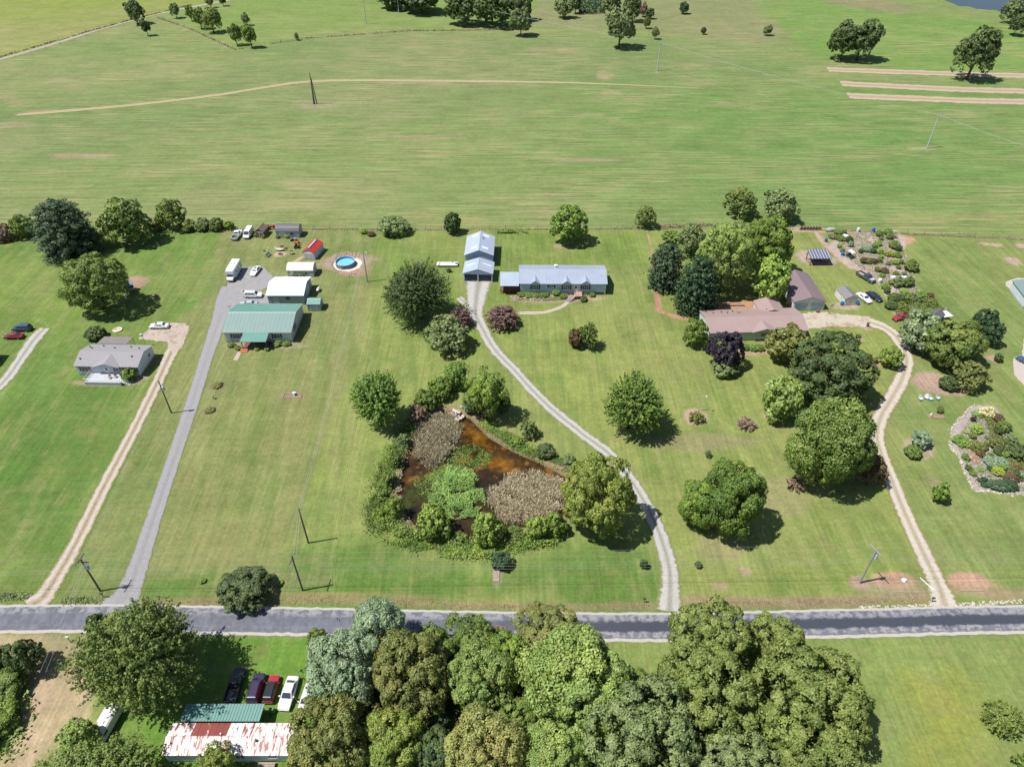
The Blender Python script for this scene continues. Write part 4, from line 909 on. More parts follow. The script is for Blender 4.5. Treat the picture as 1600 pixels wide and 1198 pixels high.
brush('pond_bank_brush', [(586,815),(610,836),(650,852),(700,862),(760,864),(800,852),(860,842)], 2.0, 1.8, 9000, 'mid', .28, 2)
brush('pond_bank_brush', [(655,650),(680,620),(705,590),(716,572)], 2.8, 2.2, 5500, 'mid', .30, 3)
brush('pond_bank_brush', [(755,662),(780,676),(800,692),(830,706),(856,716),(895,732)], 1.8, .8, 5000, 'mid', .26, 4)
brush('pond_bank_brush', [(745,640),(770,672),(810,700),(870,722),(905,742)], .7, .4, 1500, 'brown', .22, 5)
brush('pond_bank_brush', [(650,666),(632,700),(620,745),(622,780)], 1.1, .6, 2500, 'reed', .24, 6)
brush('pale_water_brush', [(684,742),(700,728),(735,728),(752,752),(760,784),(742,806),(704,812),(676,800),(668,772)], 0, 1.5, 6500, 'pale', .26, 28, True, -.42)
brush('pale_water_brush', [(700,735),(728,735),(742,760),(738,795),(705,800),(690,770)], 0, 2.4, 3500, 'pale', .26, 29, True, -.2)
brush('pond_bank_brush', [(622,700),(604,740),(596,780),(602,812),(630,836),(690,850),(760,856),(850,838)], 2.2, 2.0, 5000, 'olive', .30, 30)
brush('garden_ground_cover', [(1310,366),(1400,362),(1412,392),(1424,425),(1432,452),(1400,470),(1372,440),(1345,420),(1325,405),(1310,390)], 0, .55, 5200, 'grey', .26, 31, True)
brush('garden_ground_cover', [(1385,462),(1440,458),(1476,482),(1460,492),(1400,492)], 0, 1.3, 3600, 'olive', .30, 32, True)
brush('garden_ground_cover', [(1492,690),(1524,640),(1552,640),(1568,668),(1590,705),(1620,740),(1600,768),(1530,762),(1512,735)], 0, .45, 4200, 'grey', .22, 33, True)
brush('garden_ground_cover', [(1540,650),(1566,668),(1585,700),(1605,730),(1600,755),(1572,748),(1560,700),(1545,680)], 0, .8, 3000, 'bronze', .24, 34, True)
brush('garden_ground_cover', [(802,463),(850,464),(880,464),(882,470),(850,471),(808,470)], 0, .4, 900, 'olive', .2, 35, True)
brush('water_plants', [(700,700),(740,690),(772,712),(760,728),(700,736),(684,752),(672,730)], 0, .25, 1600, 'bright', .22, 8, True, -.42)
brush('water_plants', [(640,745),(690,738),(700,780),(680,790),(655,770)], 0, .3, 900, 'olive', .22, 9, True, -.42)
brush('water_plants', [(662,742),(690,728),(704,740),(684,768),(664,760)], 0, .25, 900, 'bright', .2, 10, True, -.42)
brush('ditch_weeds', [(0,932),(45,932)], .9, .4, 700, 'grey', .2, 11)
brush('ditch_weeds', [(100,938),(158,938)], .9, .35, 700, 'grey', .2, 12)
brush('field_edge_brush', [(-60,374),(0,370),(60,366),(130,368),(200,366),(280,360),(360,357)], 2.6, 1.1, 5200, 'grey', .30, 13)
brush('field_edge_brush', [(1030,356),(1060,354),(1100,352),(1160,355)], 1.8, .9, 1500, 'brown', .26, 14)
brush('cattle_pasture_scrub', [(900,2),(940,0),(945,22),(905,24)], 0, 2.5, 1500, 'deep', .9, 15, True)
brush('woodland_undergrowth', [(520,1060),(600,1100),(700,1080),(800,1090),(900,1120),(1000,1150),(1100,1120),(1250,1110)], 7, 1.2, 9000, 'dark', .4, 16)
brush('woodland_undergrowth', [(-20,1050),(10,1100),(-10,1180)], 4, 1.6, 2500, 'olive', .4, 17)
brush('fence_line_weeds', [(290,361),(450,358.6),(600,359),(700,359.5),(900,358.5),(1020,358)], .5, .45, 3000, 'brown', .22, 40)
brush('fence_line_weeds', [(1250,359),(1380,363),(1420,366),(1600,374.5)], .7, .5, 1700, 'brown', .24, 41)
brush('fence_line_weeds', [(245,28),(300,47),(366,78),(480,60.5),(640,49),(820,47)], .7, .9, 1800, 'brown', .5, 42)
brush('lane_side_weeds', [(-60,108),(0,90),(100,61),(200,33),(300,8)], .6, .8, 1300, 'rust', .5, 43)
brush('roadside_weeds', [(230,940),(400,938),(560,938),(700,945),(900,950),(1015,946)], .9, .18, 2600, 'brown', .14, 44)
brush('roadside_weeds', [(1075,940),(1200,943),(1330,940),(1440,934)], 1.1, .2, 1800, 'brown', .14, 45)
brush('hedge_on_fence', [(776,364),(800,364),(826,364)], .8, 1.3, 1300, 'bright', .26, 18)
def reeds(pts, n, seed, h=1.7):
    r = np.random.default_rng(seed); P = PW(pts); lo, hi = P.min(0), P.max(0); Q = lo+(hi-lo)*r.random((n*8, 2)); Q = Q[sdist(Q[:, 0], Q[:, 1], P)+(fnoise(Q[:, 0], Q[:, 1], 3.0, seed+4)-.5)*4.5+r.normal(size=len(Q))*.35 > 0]; Q = Q[(fnoise(Q[:, 0], Q[:, 1], 1.6, seed+9) > .36)]; Q = Q[r.random(len(Q)) < np.clip((sdist(Q[:, 0], Q[:, 1], P)+.8)/3.2, .08, 1)][:n]
    m = len(Q); z = np.full(m, -.5); a = r.uniform(0, 6.28, m); w = r.uniform(.02, .05, m); hh = h*r.uniform(.6, 1.1, m)*(.75+.5*fnoise(Q[:, 0], Q[:, 1], 2, seed)); ln = r.normal(size=(m, 2))*.42
    t = np.stack([np.cos(a), np.sin(a)], 1)*w[:, None]
    b0 = np.c_[Q-t, z]; b1 = np.c_[Q+t, z]; m0 = np.c_[Q-t+ln*.35, z+hh*.7]; m1 = np.c_[Q+t+ln*.35, z+hh*.7]; tp = np.c_[Q+ln, z+hh]; tq = np.c_[Q+ln+t*2, z+hh*.92]
    co = np.stack([b0, b1, m1, m0, tq, tp], 1).reshape(-1, 3); f = (np.arange(m)*6)[:, None]
    q = np.vstack([np.hstack([f, f+1, f+2, f+3]), np.hstack([f+3, f+2, f+4, f+5])])
    me = bpy.data.meshes.new('cattail_reeds'); set_mesh(me, co, q)
    ca = me.color_attributes.new('tint', 'FLOAT_COLOR', 'POINT'); d4 = np.ones((m*6, 4), np.float32)
    d4[:, 0] = np.repeat(np.clip(.5+r.normal(size=m)*.25, 0, 1), 6); d4[:, 1] = np.repeat(r.random(m), 6); ca.data.foreach_set('color', d4.ravel())
    me.materials.append(LEAF['reed']); tag(link('cattail_reeds', me), kind='stuff')
reeds([(652,652),(680,646),(712,650),(722,668),(712,690),(690,722),(668,734),(648,722),(646,690)], 15000, 1, 1.5)
reeds([(805,740),(835,734),(872,748),(886,775),(880,800),(850,812),(820,822),(785,812),(765,790),(762,768)], 19000, 2, 1.4)
# ------------------------------------------------------------------ buildings
M_glass = mat('window_glass', (.035,.045,.055), rough=.12, var=.1, spec=.8)
M_white = mat('white_paint', (.66,.66,.65), .5, var=.05, scale=.8)
M_trim = mat('white_trim', (.70,.70,.69), .5, var=.04)
M_blk = mat('black_plastic', (.02,.02,.022), .55)
M_dark = mat('dark_shutter', (.035,.04,.045), .6)
M_conc = mat('grey_foundation', (.34,.33,.31), .95, var=.12)
M_vent = mat('dark_vent', (.05,.05,.055), .6)
M_wood = mat('weathered_wood', (.30,.24,.19), .9, var=.2, scale=3)
M_brown = mat('brown_wood', (.13,.065,.045), .85, var=.2, scale=3)
M_metal = mat('galvanised_metal', (.42,.43,.45), .4, metal=.6, var=.08)

def siding(name, col, period=.22):
    """lapped boards: thin shadow lines under each board"""
    if name in MATS: return MATS[name]
    m = mat(name, col, .6, var=.07, scale=.9); nt = m.node_tree; N = nt.nodes; b = N['Principled BSDF']
    tc = N.new('ShaderNodeTexCoord'); w = N.new('ShaderNodeTexWave'); w.bands_direction = 'Z'; w.wave_profile = 'SAW'; w.inputs['Scale'].default_value = 1/period/ (2*math.pi)*math.pi
    nt.links.new(tc.outputs['Object'], w.inputs['Vector']); bp = N.new('ShaderNodeBump'); bp.inputs['Distance'].default_value = .02; bp.inputs['Strength'].default_value = .6
    nt.links.new(w.outputs[1], bp.inputs['Height']); nt.links.new(bp.outputs[0], b.inputs['Normal']); return m

class House:
    def __init__(h, name, label, A, B, W, ze, zr, wall, roof, cat='house', axis='x', ov=.3, rib=.6, found=.4, depth_ov=.3, flare=None, group=None):
        a = at(A[0], A[1], ze); b = at(B[0], B[1], ze); d = b-a; h.rz = math.atan2(d.y, d.x)
        h.L = d.length-2*ov; h.W = W; h.ze = ze; h.zr = zr; h.axis = axis; h.ov = ov
        ey = Vector((-math.sin(h.rz), math.cos(h.rz), 0)); c = (a+b)/2 + ey*(W/2+(ov if axis == 'x' else depth_ov)); c.z = 0
        h.t = thing(name, label, cat, c, h.rz, group); L, Wd = h.L, W; h.wallm = wall
        m = MB(); z0 = found
        if axis == 'x':
            m.add([(-L/2,-Wd/2,z0),(L/2,-Wd/2,z0),(L/2,Wd/2,z0),(-L/2,Wd/2,z0),(-L/2,-Wd/2,ze),(L/2,-Wd/2,ze),(L/2,Wd/2,ze),(-L/2,Wd/2,ze),(-L/2,0,zr),(L/2,0,zr)],
                  [(0,1,5,4),(2,3,7,6),(1,2,6,9,5),(3,0,4,8,7),(4,5,9,8),(6,7,8,9),(0,3,2,1)])
        else:
            m.add([(-L/2,-Wd/2,z0),(L/2,-Wd/2,z0),(L/2,Wd/2,z0),(-L/2,Wd/2,z0),(-L/2,-Wd/2,ze),(L/2,-Wd/2,ze),(L/2,Wd/2,ze),(-L/2,Wd/2,ze),(0,-Wd/2,zr),(0,Wd/2,zr)],
                  [(0,1,5,8,4),(2,3,7,9,6),(1,2,6,5),(3,0,4,7),(4,8,9,7),(5,6,9,8),(0,3,2,1)])
        m.build('wall', wall, h.t)
        if found > 0: MB().box(-L/2+.04, L/2-.04, -Wd/2+.04, Wd/2-.04, -.1, z0).build('foundation', M_conc, h.t)
        h.roofm = roof
        if axis == 'x': h.slopes = [h.slope((-L/2-ov, L/2+ov), (-Wd/2-ov, 0), k, rib, roof) for k in (1, -1)]
        else: h.slopes = [h.slope((-Wd/2-depth_ov, Wd/2+depth_ov), (-L/2-ov, 0), k, rib, roof) for k in (1, -1)]
        cap = MB(); th = .10
        if axis == 'x': cap.add([(-L/2-ov-.03,-.18,zr+.05),(L/2+ov+.03,-.18,zr+.05),(L/2+ov+.03,0,zr+.17),(-L/2-ov-.03,0,zr+.17),(-L/2-ov-.03,.18,zr+.05),(L/2+ov+.03,.18,zr+.05)], [(0,1,2,3),(3,2,5,4)])
        else: cap.add([(-.18,-Wd/2-depth_ov-.03,zr+.05),(-.18,Wd/2+depth_ov+.03,zr+.05),(0,Wd/2+depth_ov+.03,zr+.17),(0,-Wd/2-depth_ov-.03,zr+.17),(.18,-Wd/2-depth_ov-.03,zr+.05),(.18,Wd/2+depth_ov+.03,zr+.05)], [(3,2,1,0),(4,5,2,3)])
        cap.build('ridge_cap', roof, h.t)
    def slope(h, along, across, side, rib, roof, z0=None, z1=None):
        """one roof plane with raised seams"""
        run = abs(across[0]); half = run-h.ov; k = (h.zr-h.ze)/max(.1, half)
        ze = h.ze-k*h.ov; zr = h.zr
        m = MB(); th = .09
        def P(u, v, dz=0.0):     # u along, v 0 (eave) .. 1 (ridge)
            y = across[0]*(1-v)*side; z = ze+(zr-ze)*v+.02+dz
            return (u, y, z) if h.axis == 'x' else (-y if False else y, u, z)
        a0, a1 = along
        vs = [P(a0,0), P(a1,0), P(a1,1), P(a0,1), P(a0,0,th), P(a1,0,th), P(a1,1,th), P(a0,1,th)]
        m.add(vs, [(0,3,2,1),(4,5,6,7),(0,1,5,4),(1,2,6,5),(2,3,7,6),(3,0,4,7)])
        if rib:
            n = int((a1-a0)/rib)
            for i in range(n+1):
                u = a0+.02+(a1-a0-.04)*i/n
                m.add([P(u-.035,0,th), P(u+.035,0,th), P(u+.02,0,th+.025), P(u-.02,0,th+.025), P(u-.035,1,th), P(u+.035,1,th), P(u+.02,1,th+.025), P(u-.02,1,th+.025)],
                      [(0,1,2,3),(0,3,7,4),(1,5,6,2),(3,2,6,7)])
        o = m.build('roof', roof, h.t); return o
    def zroof(h, x, y):
        half = (h.W if h.axis == 'x' else h.L)/2; q = abs(y) if h.axis == 'x' else abs(x)
        return h.zr-(h.zr-h.ze)*q/half+.13
    def face(h, f):
        L, W = h.L/2, h.W/2
        return {'F': Matrix.Translation((0, -W, 0)), 'B': Matrix.Translation((0, W, 0)) @ Matrix.Rotation(math.pi, 4, 'Z'),
                'R': Matrix.Translation((L, 0, 0)) @ Matrix.Rotation(math.pi/2, 4, 'Z'), 'L': Matrix.Translation((-L, 0, 0)) @ Matrix.Rotation(-math.pi/2, 4, 'Z')}[f]
    def window(h, f, u, zc, w, ht, shutter=None, bars=1, frame=None):
        m = h.face(f); fr = MB(); x0, x1, z0, z1 = u-w/2, u+w/2, zc-ht/2, zc+ht/2; e = .08
        for bx in ((x0-e, x1+e, -.07, .0, z1, z1+e), (x0-e, x1+e, -.09, .0, z0-e, z0), (x0-e, x0, -.07, .0, z0, z1), (x1, x1+e, -.07, .0, z0, z1)): fr.box(*bx, m)
        for k in range(bars): q = x0+(x1-x0)*(k+1)/(bars+1); fr.box(q-.03, q+.03, -.06, 0, z0, z1, m)
        fr.box(x0, x1, -.055, 0, zc-.025, zc+.025, m)
        o = fr.build('window', frame or M_trim, h.t); MB().box(x0, x1, -.035, -.005, z0, z1, m).build('pane', M_glass, o)
        if shutter:
            for q in (x0-e-.42, x1+e+.02): 
                MB().box(q, q+.40, -.06, .0, z0-e, z1+e, m).build('shutter', shutter, h.t)
        return o
    def door(h, f, u, w=.95, ht=2.05, z0=None, material=None, name='door', knob=True, glass=False):
        m = h.face(f); z0 = h_found(h) if z0 is None else z0
        fr = MB()
        for bx in ((u-w/2-.1, u-w/2, -.07, 0, z0, z0+ht+.1), (u+w/2, u+w/2+.1, -.07, 0, z0, z0+ht+.1), (u-w/2, u+w/2, -.07, 0, z0+ht, z0+ht+.1)): fr.box(*bx, m)
        d = MB().box(u-w/2, u+w/2, -.045, -.003, z0, z0+ht, m)
        n = 4 if w > 2 else 2
        for k in range(n): zz = z0+ht*(k+.12)/n; d.box(u-w*.42, u+w*.42, -.06, -.045, zz, zz+ht*.76/n, m)
        o = d.build(name, material or M_trim, h.t); fr.build('frame', M_trim, o)
        if knob: MB().box(u+w*.38-.04, u+w*.38+.04, -.13, -.06, z0+ht*.46, z0+ht*.46+.08, m).build('handle', M_metal, o)
        if glass: MB().box(u-w*.3, u+w*.3, -.072, -.062, z0+ht*.5, z0+ht*.88, m).build('pane', M_glass, o)
        return o
    def vent(h, x, y, r=.12, ht=.35, material=None, name='vent'):
        z = h.zroof(x, y); MB().tube((x, y, z-.08), (x, y, z+ht), r, r*.9, 8).tube((x, y, z+ht), (x, y, z+ht+.08), r*1.5, r*1.3, 8).build(name, material or M_vent, h.t)
    def skylight(h, x, y, w, l, material):
        s_ = 1 if (y if h.axis == 'x' else x) > 0 else -1
        m = MB(); pts = [(x-w/2, y-l/2), (x+w/2, y-l/2), (x+w/2, y+l/2), (x-w/2, y+l/2)]
        lo = [(p[0], p[1], h.zroof(*p)-.03) for p in pts]; hi = [(p[0], p[1], h.zroof(*p)+.06) for p in pts]
        m.add(lo+hi, [(4,5,6,7),(0,1,5,4),(1,2,6,5),(2,3,7,6),(3,0,4,7)]); m.build('skylight', material, h.t)
    def dormer(h, x, half, depth, rise, wallm, out=.45):
        """small front gable whose ridge dies into the main roof"""
        yf = -h.W/2-h.ov-out; ze = h.ze-(h.zr-h.ze)/(h.W/2)*h.ov+.12; zp = ze+rise; k = (h.zr-h.ze)/(h.W/2)
        yb = -h.W/2+(zp-h.ze-.1)/k; yb = min(yb, -.05)
        r = MB(); yv = -h.W/2-h.ov+.05
        for sx in (-1, 1):
            a, b, c = (x+sx*half, yf, ze), (x, yf, zp), (x, yb, zp); d_ = (x+sx*half, yv, ze+.02)
            up = [Vector(p)+Vector((0, 0, .08)) for p in (a, b, c, d_)]; r.add([a, b, c, d_]+up, [(0,1,2,3),(7,6,5,4),(0,4,5,1),(1,5,6,2),(3,7,4,0),(2,6,7,3)])
        o = r.build('dormer', h.roofm, h.t)
        MB().add([(x-half*.9, yf+.12, ze-.02), (x+half*.9, yf+.12, ze-.02), (x, yf+.12, zp-.04), (x-half*.9, yv, ze-.02), (x+half*.9, yv, ze-.02), (x, yv, zp-.04)], [(0,1,2),(5,4,3),(0,3,4,1)]).build('gable_wall', wallm, o)
def h_found(h): return .45

def stairs(parent, x0, x1, y0, y1, z0, z1, n, material, name='step'):
    """steps going down from (y0,z0) to (y1,z1)"""
    for k in range(n):
        t = (k+.5)/n; y = y0+(y1-y0)*t; z = z0+(z1-z0)*t
        MB().box(x0, x1, min(y, y)-.15, y+.15, z-.05, z).build(name, material, parent)
def railing(parent, pts, z, ht, material, posts=True, name='railing', bal=True):
    m = MB()
    for a, b in zip(pts[:-1], pts[1:]):
        a = Vector((*a, z)); b = Vector((*b, z)); m.path([a+Vector((0,0,ht)), b+Vector((0,0,ht))], .05, 4); m.path([a+Vector((0,0,.12)), b+Vector((0,0,.12))], .035, 4)
        n = max(1, int((b-a).length/(.35 if bal else 1.6)))
        for k in range(n+1): p = a+(b-a)*k/n; m.path([p, p+Vector((0,0,ht))], .05 if k in (0, n) else .022, 4)
    return m.build(name, material, parent)

W_white = siding('white_siding', (.52,.57,.64)); W_greyb = siding('pale_grey_siding', (.50,.53,.56)); W_blue = siding('light_blue_siding', (.38,.50,.68))
W_sage = siding('pale_sage_siding', (.48,.55,.53)); W_shed = siding('blue_grey_siding', (.30,.34,.38)); W_cream = siding('cream_siding', (.60,.60,.56))
R_grey = mat('grey_shingle', s(140,137,140), .9, spec=.2, var=.08, scale=3.5)
R_green = mat('green_metal_roof', s(96,138,126), .42, spec=.5, var=.05, scale=.5)
R_green2 = mat('pale_green_metal_roof', s(116,138,132), .45, spec=.5, var=.05, scale=.5)
R_white = mat('white_metal_roof', s(204,208,212), .5, var=.04)
R_offw = mat('off_white_roof', s(206,202,190), .6, var=.05, scale=.8)
R_red = mat('red_metal_roof', s(176,58,54), .45, var=.06, col2=s(150,48,46), c2scale=.8)
R_slate = mat('dark_grey_roof', s(92,90,96), .6, var=.07)
R_brown = mat('brown_roof', s(110,90,82), .8, var=.1)
R_blue = mat('pale_blue_metal_roof', s(158,168,184), .38, spec=.6, var=.06, scale=.35)
R_blue2 = mat('blue_grey_metal_roof', s(146,155,170), .42, spec=.6, var=.07, scale=.3)
R_mauve = mat('mauve_metal_roof', s(150,130,126), .45, var=.06, scale=.3)
R_mauve2 = mat('dull_mauve_metal_roof', s(122,106,110), .5, var=.07, scale=.4)
R_gsh = mat('grey_shed_roof', s(118,116,118), .6, var=.06)
M_deck = mat('pale_deck', (.40,.42,.46), .8, var=.08); M_redwood = mat('red_brown_wood', (.22,.085,.055), .8, var=.2, scale=4)
M_sky = mat('frosted_skylight', (.72,.74,.76), .4)

# west mobile home with a white deck
h = House('mobile_home', 'grey shingled white mobile home with a white front deck on the left lot', (114,572), (215,574), 8.0, 3.0, 4.25, W_white, R_grey, rib=0, found=.55)
for u in (-5.3,): h.window('F', u, 2.0, 1.5, 1.1, M_brown)
h.window('F', 2.7, 2.0, 1.5, 1.1, M_brown); h.window('F', 6.3, 2.0, .9, 1.1, M_brown)
h.window('L', -1.5, 2.0, 1.1, 1.1); h.window('R', 1.8, 2.0, .9, .9)
h.window('B', -3, 2.0, 1.2, 1.0); h.window('B', 4, 2.0, 1.2, 1.0)
h.door('F', -.2, .95, 2.05, .7, M_trim, glass=True)
h.dormer(.2, 3.1, 4, 1.05, W_white, .5)
for x, y in ((-6.6,-2.4),(-6.5,2.2),(-5.5,1.4),(-3.6,2.9),(-.3,1.8),(3.2,2.6),(5.6,1.8),(5.3,-1.5)): h.vent(x, y, .13, .22)
t = thing('deck', 'white painted deck with skirting on the front of the grey roofed mobile home', 'deck', h.t.location.copy(), h.rz)
x0, x1, y0, y1, zd = -4.1, 4.3, -h.W/2-3.6, -h.W/2-.12, .95
for k in range(11): q = y0+(y1-y0)*k/11; MB().box(x0, x1, q, q+(y1-y0)/11-.02, zd-.05, zd).build('deck_board', M_deck, t)
MB().box(x0+.05, x1-.05, y0+.05, y0+.12, 0, zd-.06).box(x0+.05, x0+.12, y0+.13, y1, 0, zd-.06).box(x1-.12, x1-.05, y0+.13, y1, 0, zd-.06).build('skirting', W_greyb, t)
railing(t, [(x0+.05, y1-.1), (x0+.05, y0+.05), (x1-.05, y0+.05)], zd, .95, M_trim)
for k in range(6): MB().box(x1+.02+k*.28, x1+.30+k*.28, y0+.4, y0+2.0, zd-.2-k*.15, zd-.14-k*.15).build('step', M_trim, t)
for yy in (y0+.42, y0+1.98): MB().path([(x1, yy, zd+.9), (x1+1.75, yy, .95)], .045, 4).path([(x1+1.75, yy, 0), (x1+1.75, yy, .95)], .045, 4).build('stair_rail', M_trim, t)
for k, (xx, yy) in enumerate(((1.2, -6.0), (2.4, -5.6))):
    c_ = thing('folding_chair', ['brownish deck chair on the white deck, left one', 'brownish deck chair on the white deck nearer the stairs'][k], 'chair', h.t.matrix_basis @ Vector((xx, yy, zd)), .4*k, 'deck chairs on the white deck')
    MB().box(-.3, .3, -.3, .3, .38, .43).build('seat', M_wood, c_); MB().box(-.3, .3, .26, .31, .43, .95).build('backrest', M_wood, c_)
    for sx in (-.27, .27): MB().tube((sx, -.27, 0), (sx, -.27, .38), .03).tube((sx, .27, 0), (sx, .27, .38), .03).build('leg', M_wood, c_)
t = thing('patio_cover', 'flat grey patio cover behind the grey roofed mobile home', 'canopy', h.t.matrix_basis @ Vector((-2.6, h.W/2+2.0, 0)), h.rz)
MB().add([(-3.6,-1.6,3.0),(3.6,-1.6,3.0),(3.6,1.9,2.6),(-3.6,1.9,2.6),(-3.6,-1.6,3.1),(3.6,-1.6,3.1),(3.6,1.9,2.7),(-3.6,1.9,2.7)], [(0,3,2,1),(4,5,6,7),(0,1,5,4),(1,2,6,5),(2,3,7,6),(3,0,4,7)]).build('roof', mat('dull_grey_panel', s(120,112,112), .8, var=.12), t)
for xx in (-3.4, 0, 3.4): MB().box(xx-.06, xx+.06, 1.7, 1.82, 0, 2.62).build('post', M_trim, t)

# green roofed house
h = House('green_roofed_house', 'pale grey house with a pale green metal roof and small front porch', (346.5,520), (455,520), 12.4, 3.15, 4.75, W_greyb, R_green2, rib=.9, found=.5)
h.slopes[1].data.materials[0] = R_green  # back slope takes the deeper green, front slope stays paler
h.window('F', -5.3, 2.0, 1.9, 1.2, M_dark, 2); h.window('F', 4.7, 2.0, 1.5, 1.2, M_dark); h.window('R', -2.5, 2.1, 1.2, 1.4, M_dark); h.window('L', 1, 2.1, 1.2, 1.2, M_dark)
h.window('B', -4, 2.1, 1.4, 1.1); h.window('B', 3, 2.1, 1.4, 1.1); h.door('F', -.3, 1.0, 2.05, .6, M_trim, glass=True)
m = MB(); px0, px1 = -3.2, 3.0; yb = -h.W/2-.32; yf = yb-3.1
m.add([(px0-.2,yf,2.62),(px1,yf,2.62),(px1+.0,yb,3.10),(px0,yb,3.10),(px0-.2,yf,2.70),(px1,yf,2.70),(px1,yb,3.18),(px0,yb,3.18)], [(0,3,2,1),(4,5,6,7),(0,1,5,4),(1,2,6,5),(2,3,7,6),(3,0,4,7)])
t = thing('porch', 'front porch of the green roofed house with brown posts and its own green roof', 'porch', h.t.location.copy(), h.rz)
m.build('roof', R_green, t)
MB().box(px0, px1-.1, yf+.3, yb+.25, .35, .5).build('floor', M_brown, t); MB().box(px0+.1, px1-.2, yf+.4, yb+.1, 0, .33).build('skirt', M_blk, t)
for xx in (px0+.05, -.1, px1-.2): MB().box(xx-.08, xx+.08, yf+.32, yf+.48, .5, 2.64).build('post', M_brown, t)
railing(t, [(px0+1.6, yf+.4), (px1-.2, yf+.4), (px1-.2, yb+.2)], .5, .95, M_brown)
for k in range(4): MB().box(px0-.5, px0+1.3, yf+.1-k*.3, yf+.4-k*.3, .33-k*.09, .40-k*.09).build('step', mat('orange_brick', s(176,104,76), .9, var=.25, scale=6), t)
t = thing('tv_antenna', 'thin dark antenna mast at the left end of the green roofed house', 'antenna', h.t.matrix_basis @ Vector((-h.L/2-.55, 2.0, 0)), 0)
MB().tube((0,0,0), (0,0,5.4), .04).build('mast', M_vent, t); MB().tube((-.6,0,5.2),(.6,.1,5.4), .03).tube((-.4,-.3,5.28),(-.4,.3,5.28),.02).tube((.3,-.3,5.36),(.3,.3,5.36),.02).build('aerial', M_vent, t)

# workshop, sheds around the green roofed house
h = House('workshop', 'blue-grey workshop with a bright white metal roof beside the parking apron', (414.7,462), (474.5,462), 9.0, 2.9, 4.2, W_shed, R_white, 'workshop', rib=.9, found=.1)
h.door('F', -2.6, 1.0, 2.0, .12, mat('pale_blue_door', (.38,.44,.50), .5)); h.window('F', .6, 1.9, .8, .5, None, 0, M_blk); h.door('R', 0, 2.6, 2.3, .12, W_greyb, 'roller_door', False)
h = House('storage_shed', 'small green roofed shed beside the blue-grey workshop', (478.5,476), (500,476), 3.2, 2.1, 2.75, W_shed, R_green, 'shed', rib=.5, found=.1, ov=.12)
h.door('F', 0, 1.6, 1.7, .12, W_shed, knob=True)
def barrel_shed(name, label, A, B, W, ze, top, wallm, roofm, found=.12, steep=.55, doors=()):
    """shed with a rounded (gambrel) roof, ridge along its front"""
    a = at(*A, ze); b = at(*B, ze); d = b-a; rz = math.atan2(d.y, d.x); L = d.length-.2; ey = Vector((-math.sin(rz), math.cos(rz), 0)); c = (a+b)/2+ey*(W/2+.1); c.z = 0
    t = thing(name, label, 'shed', c, rz); prof = [(-W/2-.1, ze-.05), (-W/2*.78, ze+(top-ze)*steep), (-W/2*.4, ze+(top-ze)*.88), (0, top), (W/2*.4, ze+(top-ze)*.88), (W/2*.78, ze+(top-ze)*steep), (W/2+.1, ze-.05)]
    m = MB(); n = len(prof); vs = []
    for x in (-L/2-.12, L/2+.12):
        for (y, z) in prof: vs.append((x, y, z+.06))
        for (y, z) in prof: vs.append((x, y, z))
    fs = [(i, i+1, 2*n+i+1, 2*n+i) for i in range(n-1)]+[(n+i, 3*n+i, 3*n+i+1, n+i+1) for i in range(n-1)]+[(i, n+i, n+i+1, i+1) for i in range(n-1)]+[(2*n+i, 2*n+i+1, 3*n+i+1, 3*n+i) for i in range(n-1)]
    fs += [(0, 2*n, 3*n, n), (n-1, 2*n-1, 4*n-1, 3*n-1)]
    m.add(vs, fs); m.build('roof', roofm, t)
    w_ = MB(); pr = [(-W/2, found)]+[(-W/2, ze-.04)]+[(y*.97, z-.03) for y, z in prof[1:-1]]+[(W/2, ze-.04), (W/2, found)]
    q = len(pr); w_.add([(-L/2, y, z) for y, z in pr]+[(L/2, y, z) for y, z in pr], [tuple(range(q-1, -1, -1)), tuple(range(q, 2*q))]+[(i, (i+1) % q, q+(i+1) % q, q+i) for i in range(q)])
    w_.build('wall', wallm, t); MB().box(-L/2+.1, L/2-.1, -W/2+.1, W/2-.1, 0, found-.005).build('skid', M_wood, t)
    for kind, u, w, ht, mm in doors:
        z0 = found+.05 if kind != 'window' else found+.9
        o = MB().box(u-w/2, u+w/2, -W/2-.05, -W/2-.003, z0, z0+ht).build(kind, mm, t)
        MB().box(u-w/2-.07, u-w/2, -W/2-.06, -W/2, z0-.05, z0+ht+.05).box(u+w/2, u+w/2+.07, -W/2-.06, -W/2, z0-.05, z0+ht+.05).box(u-w/2, u+w/2, -W/2-.06, -W/2, z0+ht, z0+ht+.06).build('frame', M_trim, o)
    return t
barrel_shed('long_shed', 'long off-white shed with a rounded roof above the workshop', (447.5,423), (489,423), 4.0, 2.1, 3.2, mat('pale_grey_wall', (.40,.43,.45)), R_offw, doors=[('door', -2.4, .9, 1.8, M_white), ('window', 1.6, .8, .6, M_glass)])
barrel_shed('grey_shed', 'dark grey barn-style shed with a grey roof against the back fence', (429.5,361.5), (466.5,361.8), 3.9, 2.2, 3.5, W_shed, R_slate, doors=[('door', -1.6, 1.5, 1.8, W_shed), ('window', 1.4, 1.3, .9, M_glass)])
def gable_front(name, label, A, B, Ly, ze, zr, wallm, roofm, cat='shed', rib=.4, found=.12, ov=.12, dov=.15, skew=None):
    return House(name, label, A, B, Ly, ze, zr, wallm, roofm, cat, axis='y', rib=rib, found=found, ov=ov, depth_ov=dov)
h = gable_front('red_roofed_shed', 'grey shed with a bright red metal roof near the swimming pool', (472.8,394.5), (492.8,395.6), 6.2, 2.3, 3.3, W_greyb, R_red, rib=.5)
h.t.rotation_euler[2] += -.12; h.door('F', 0, 2.6, 1.9, .14, mat('pale_grey_wall', (.4,.43,.45)), knob=True)
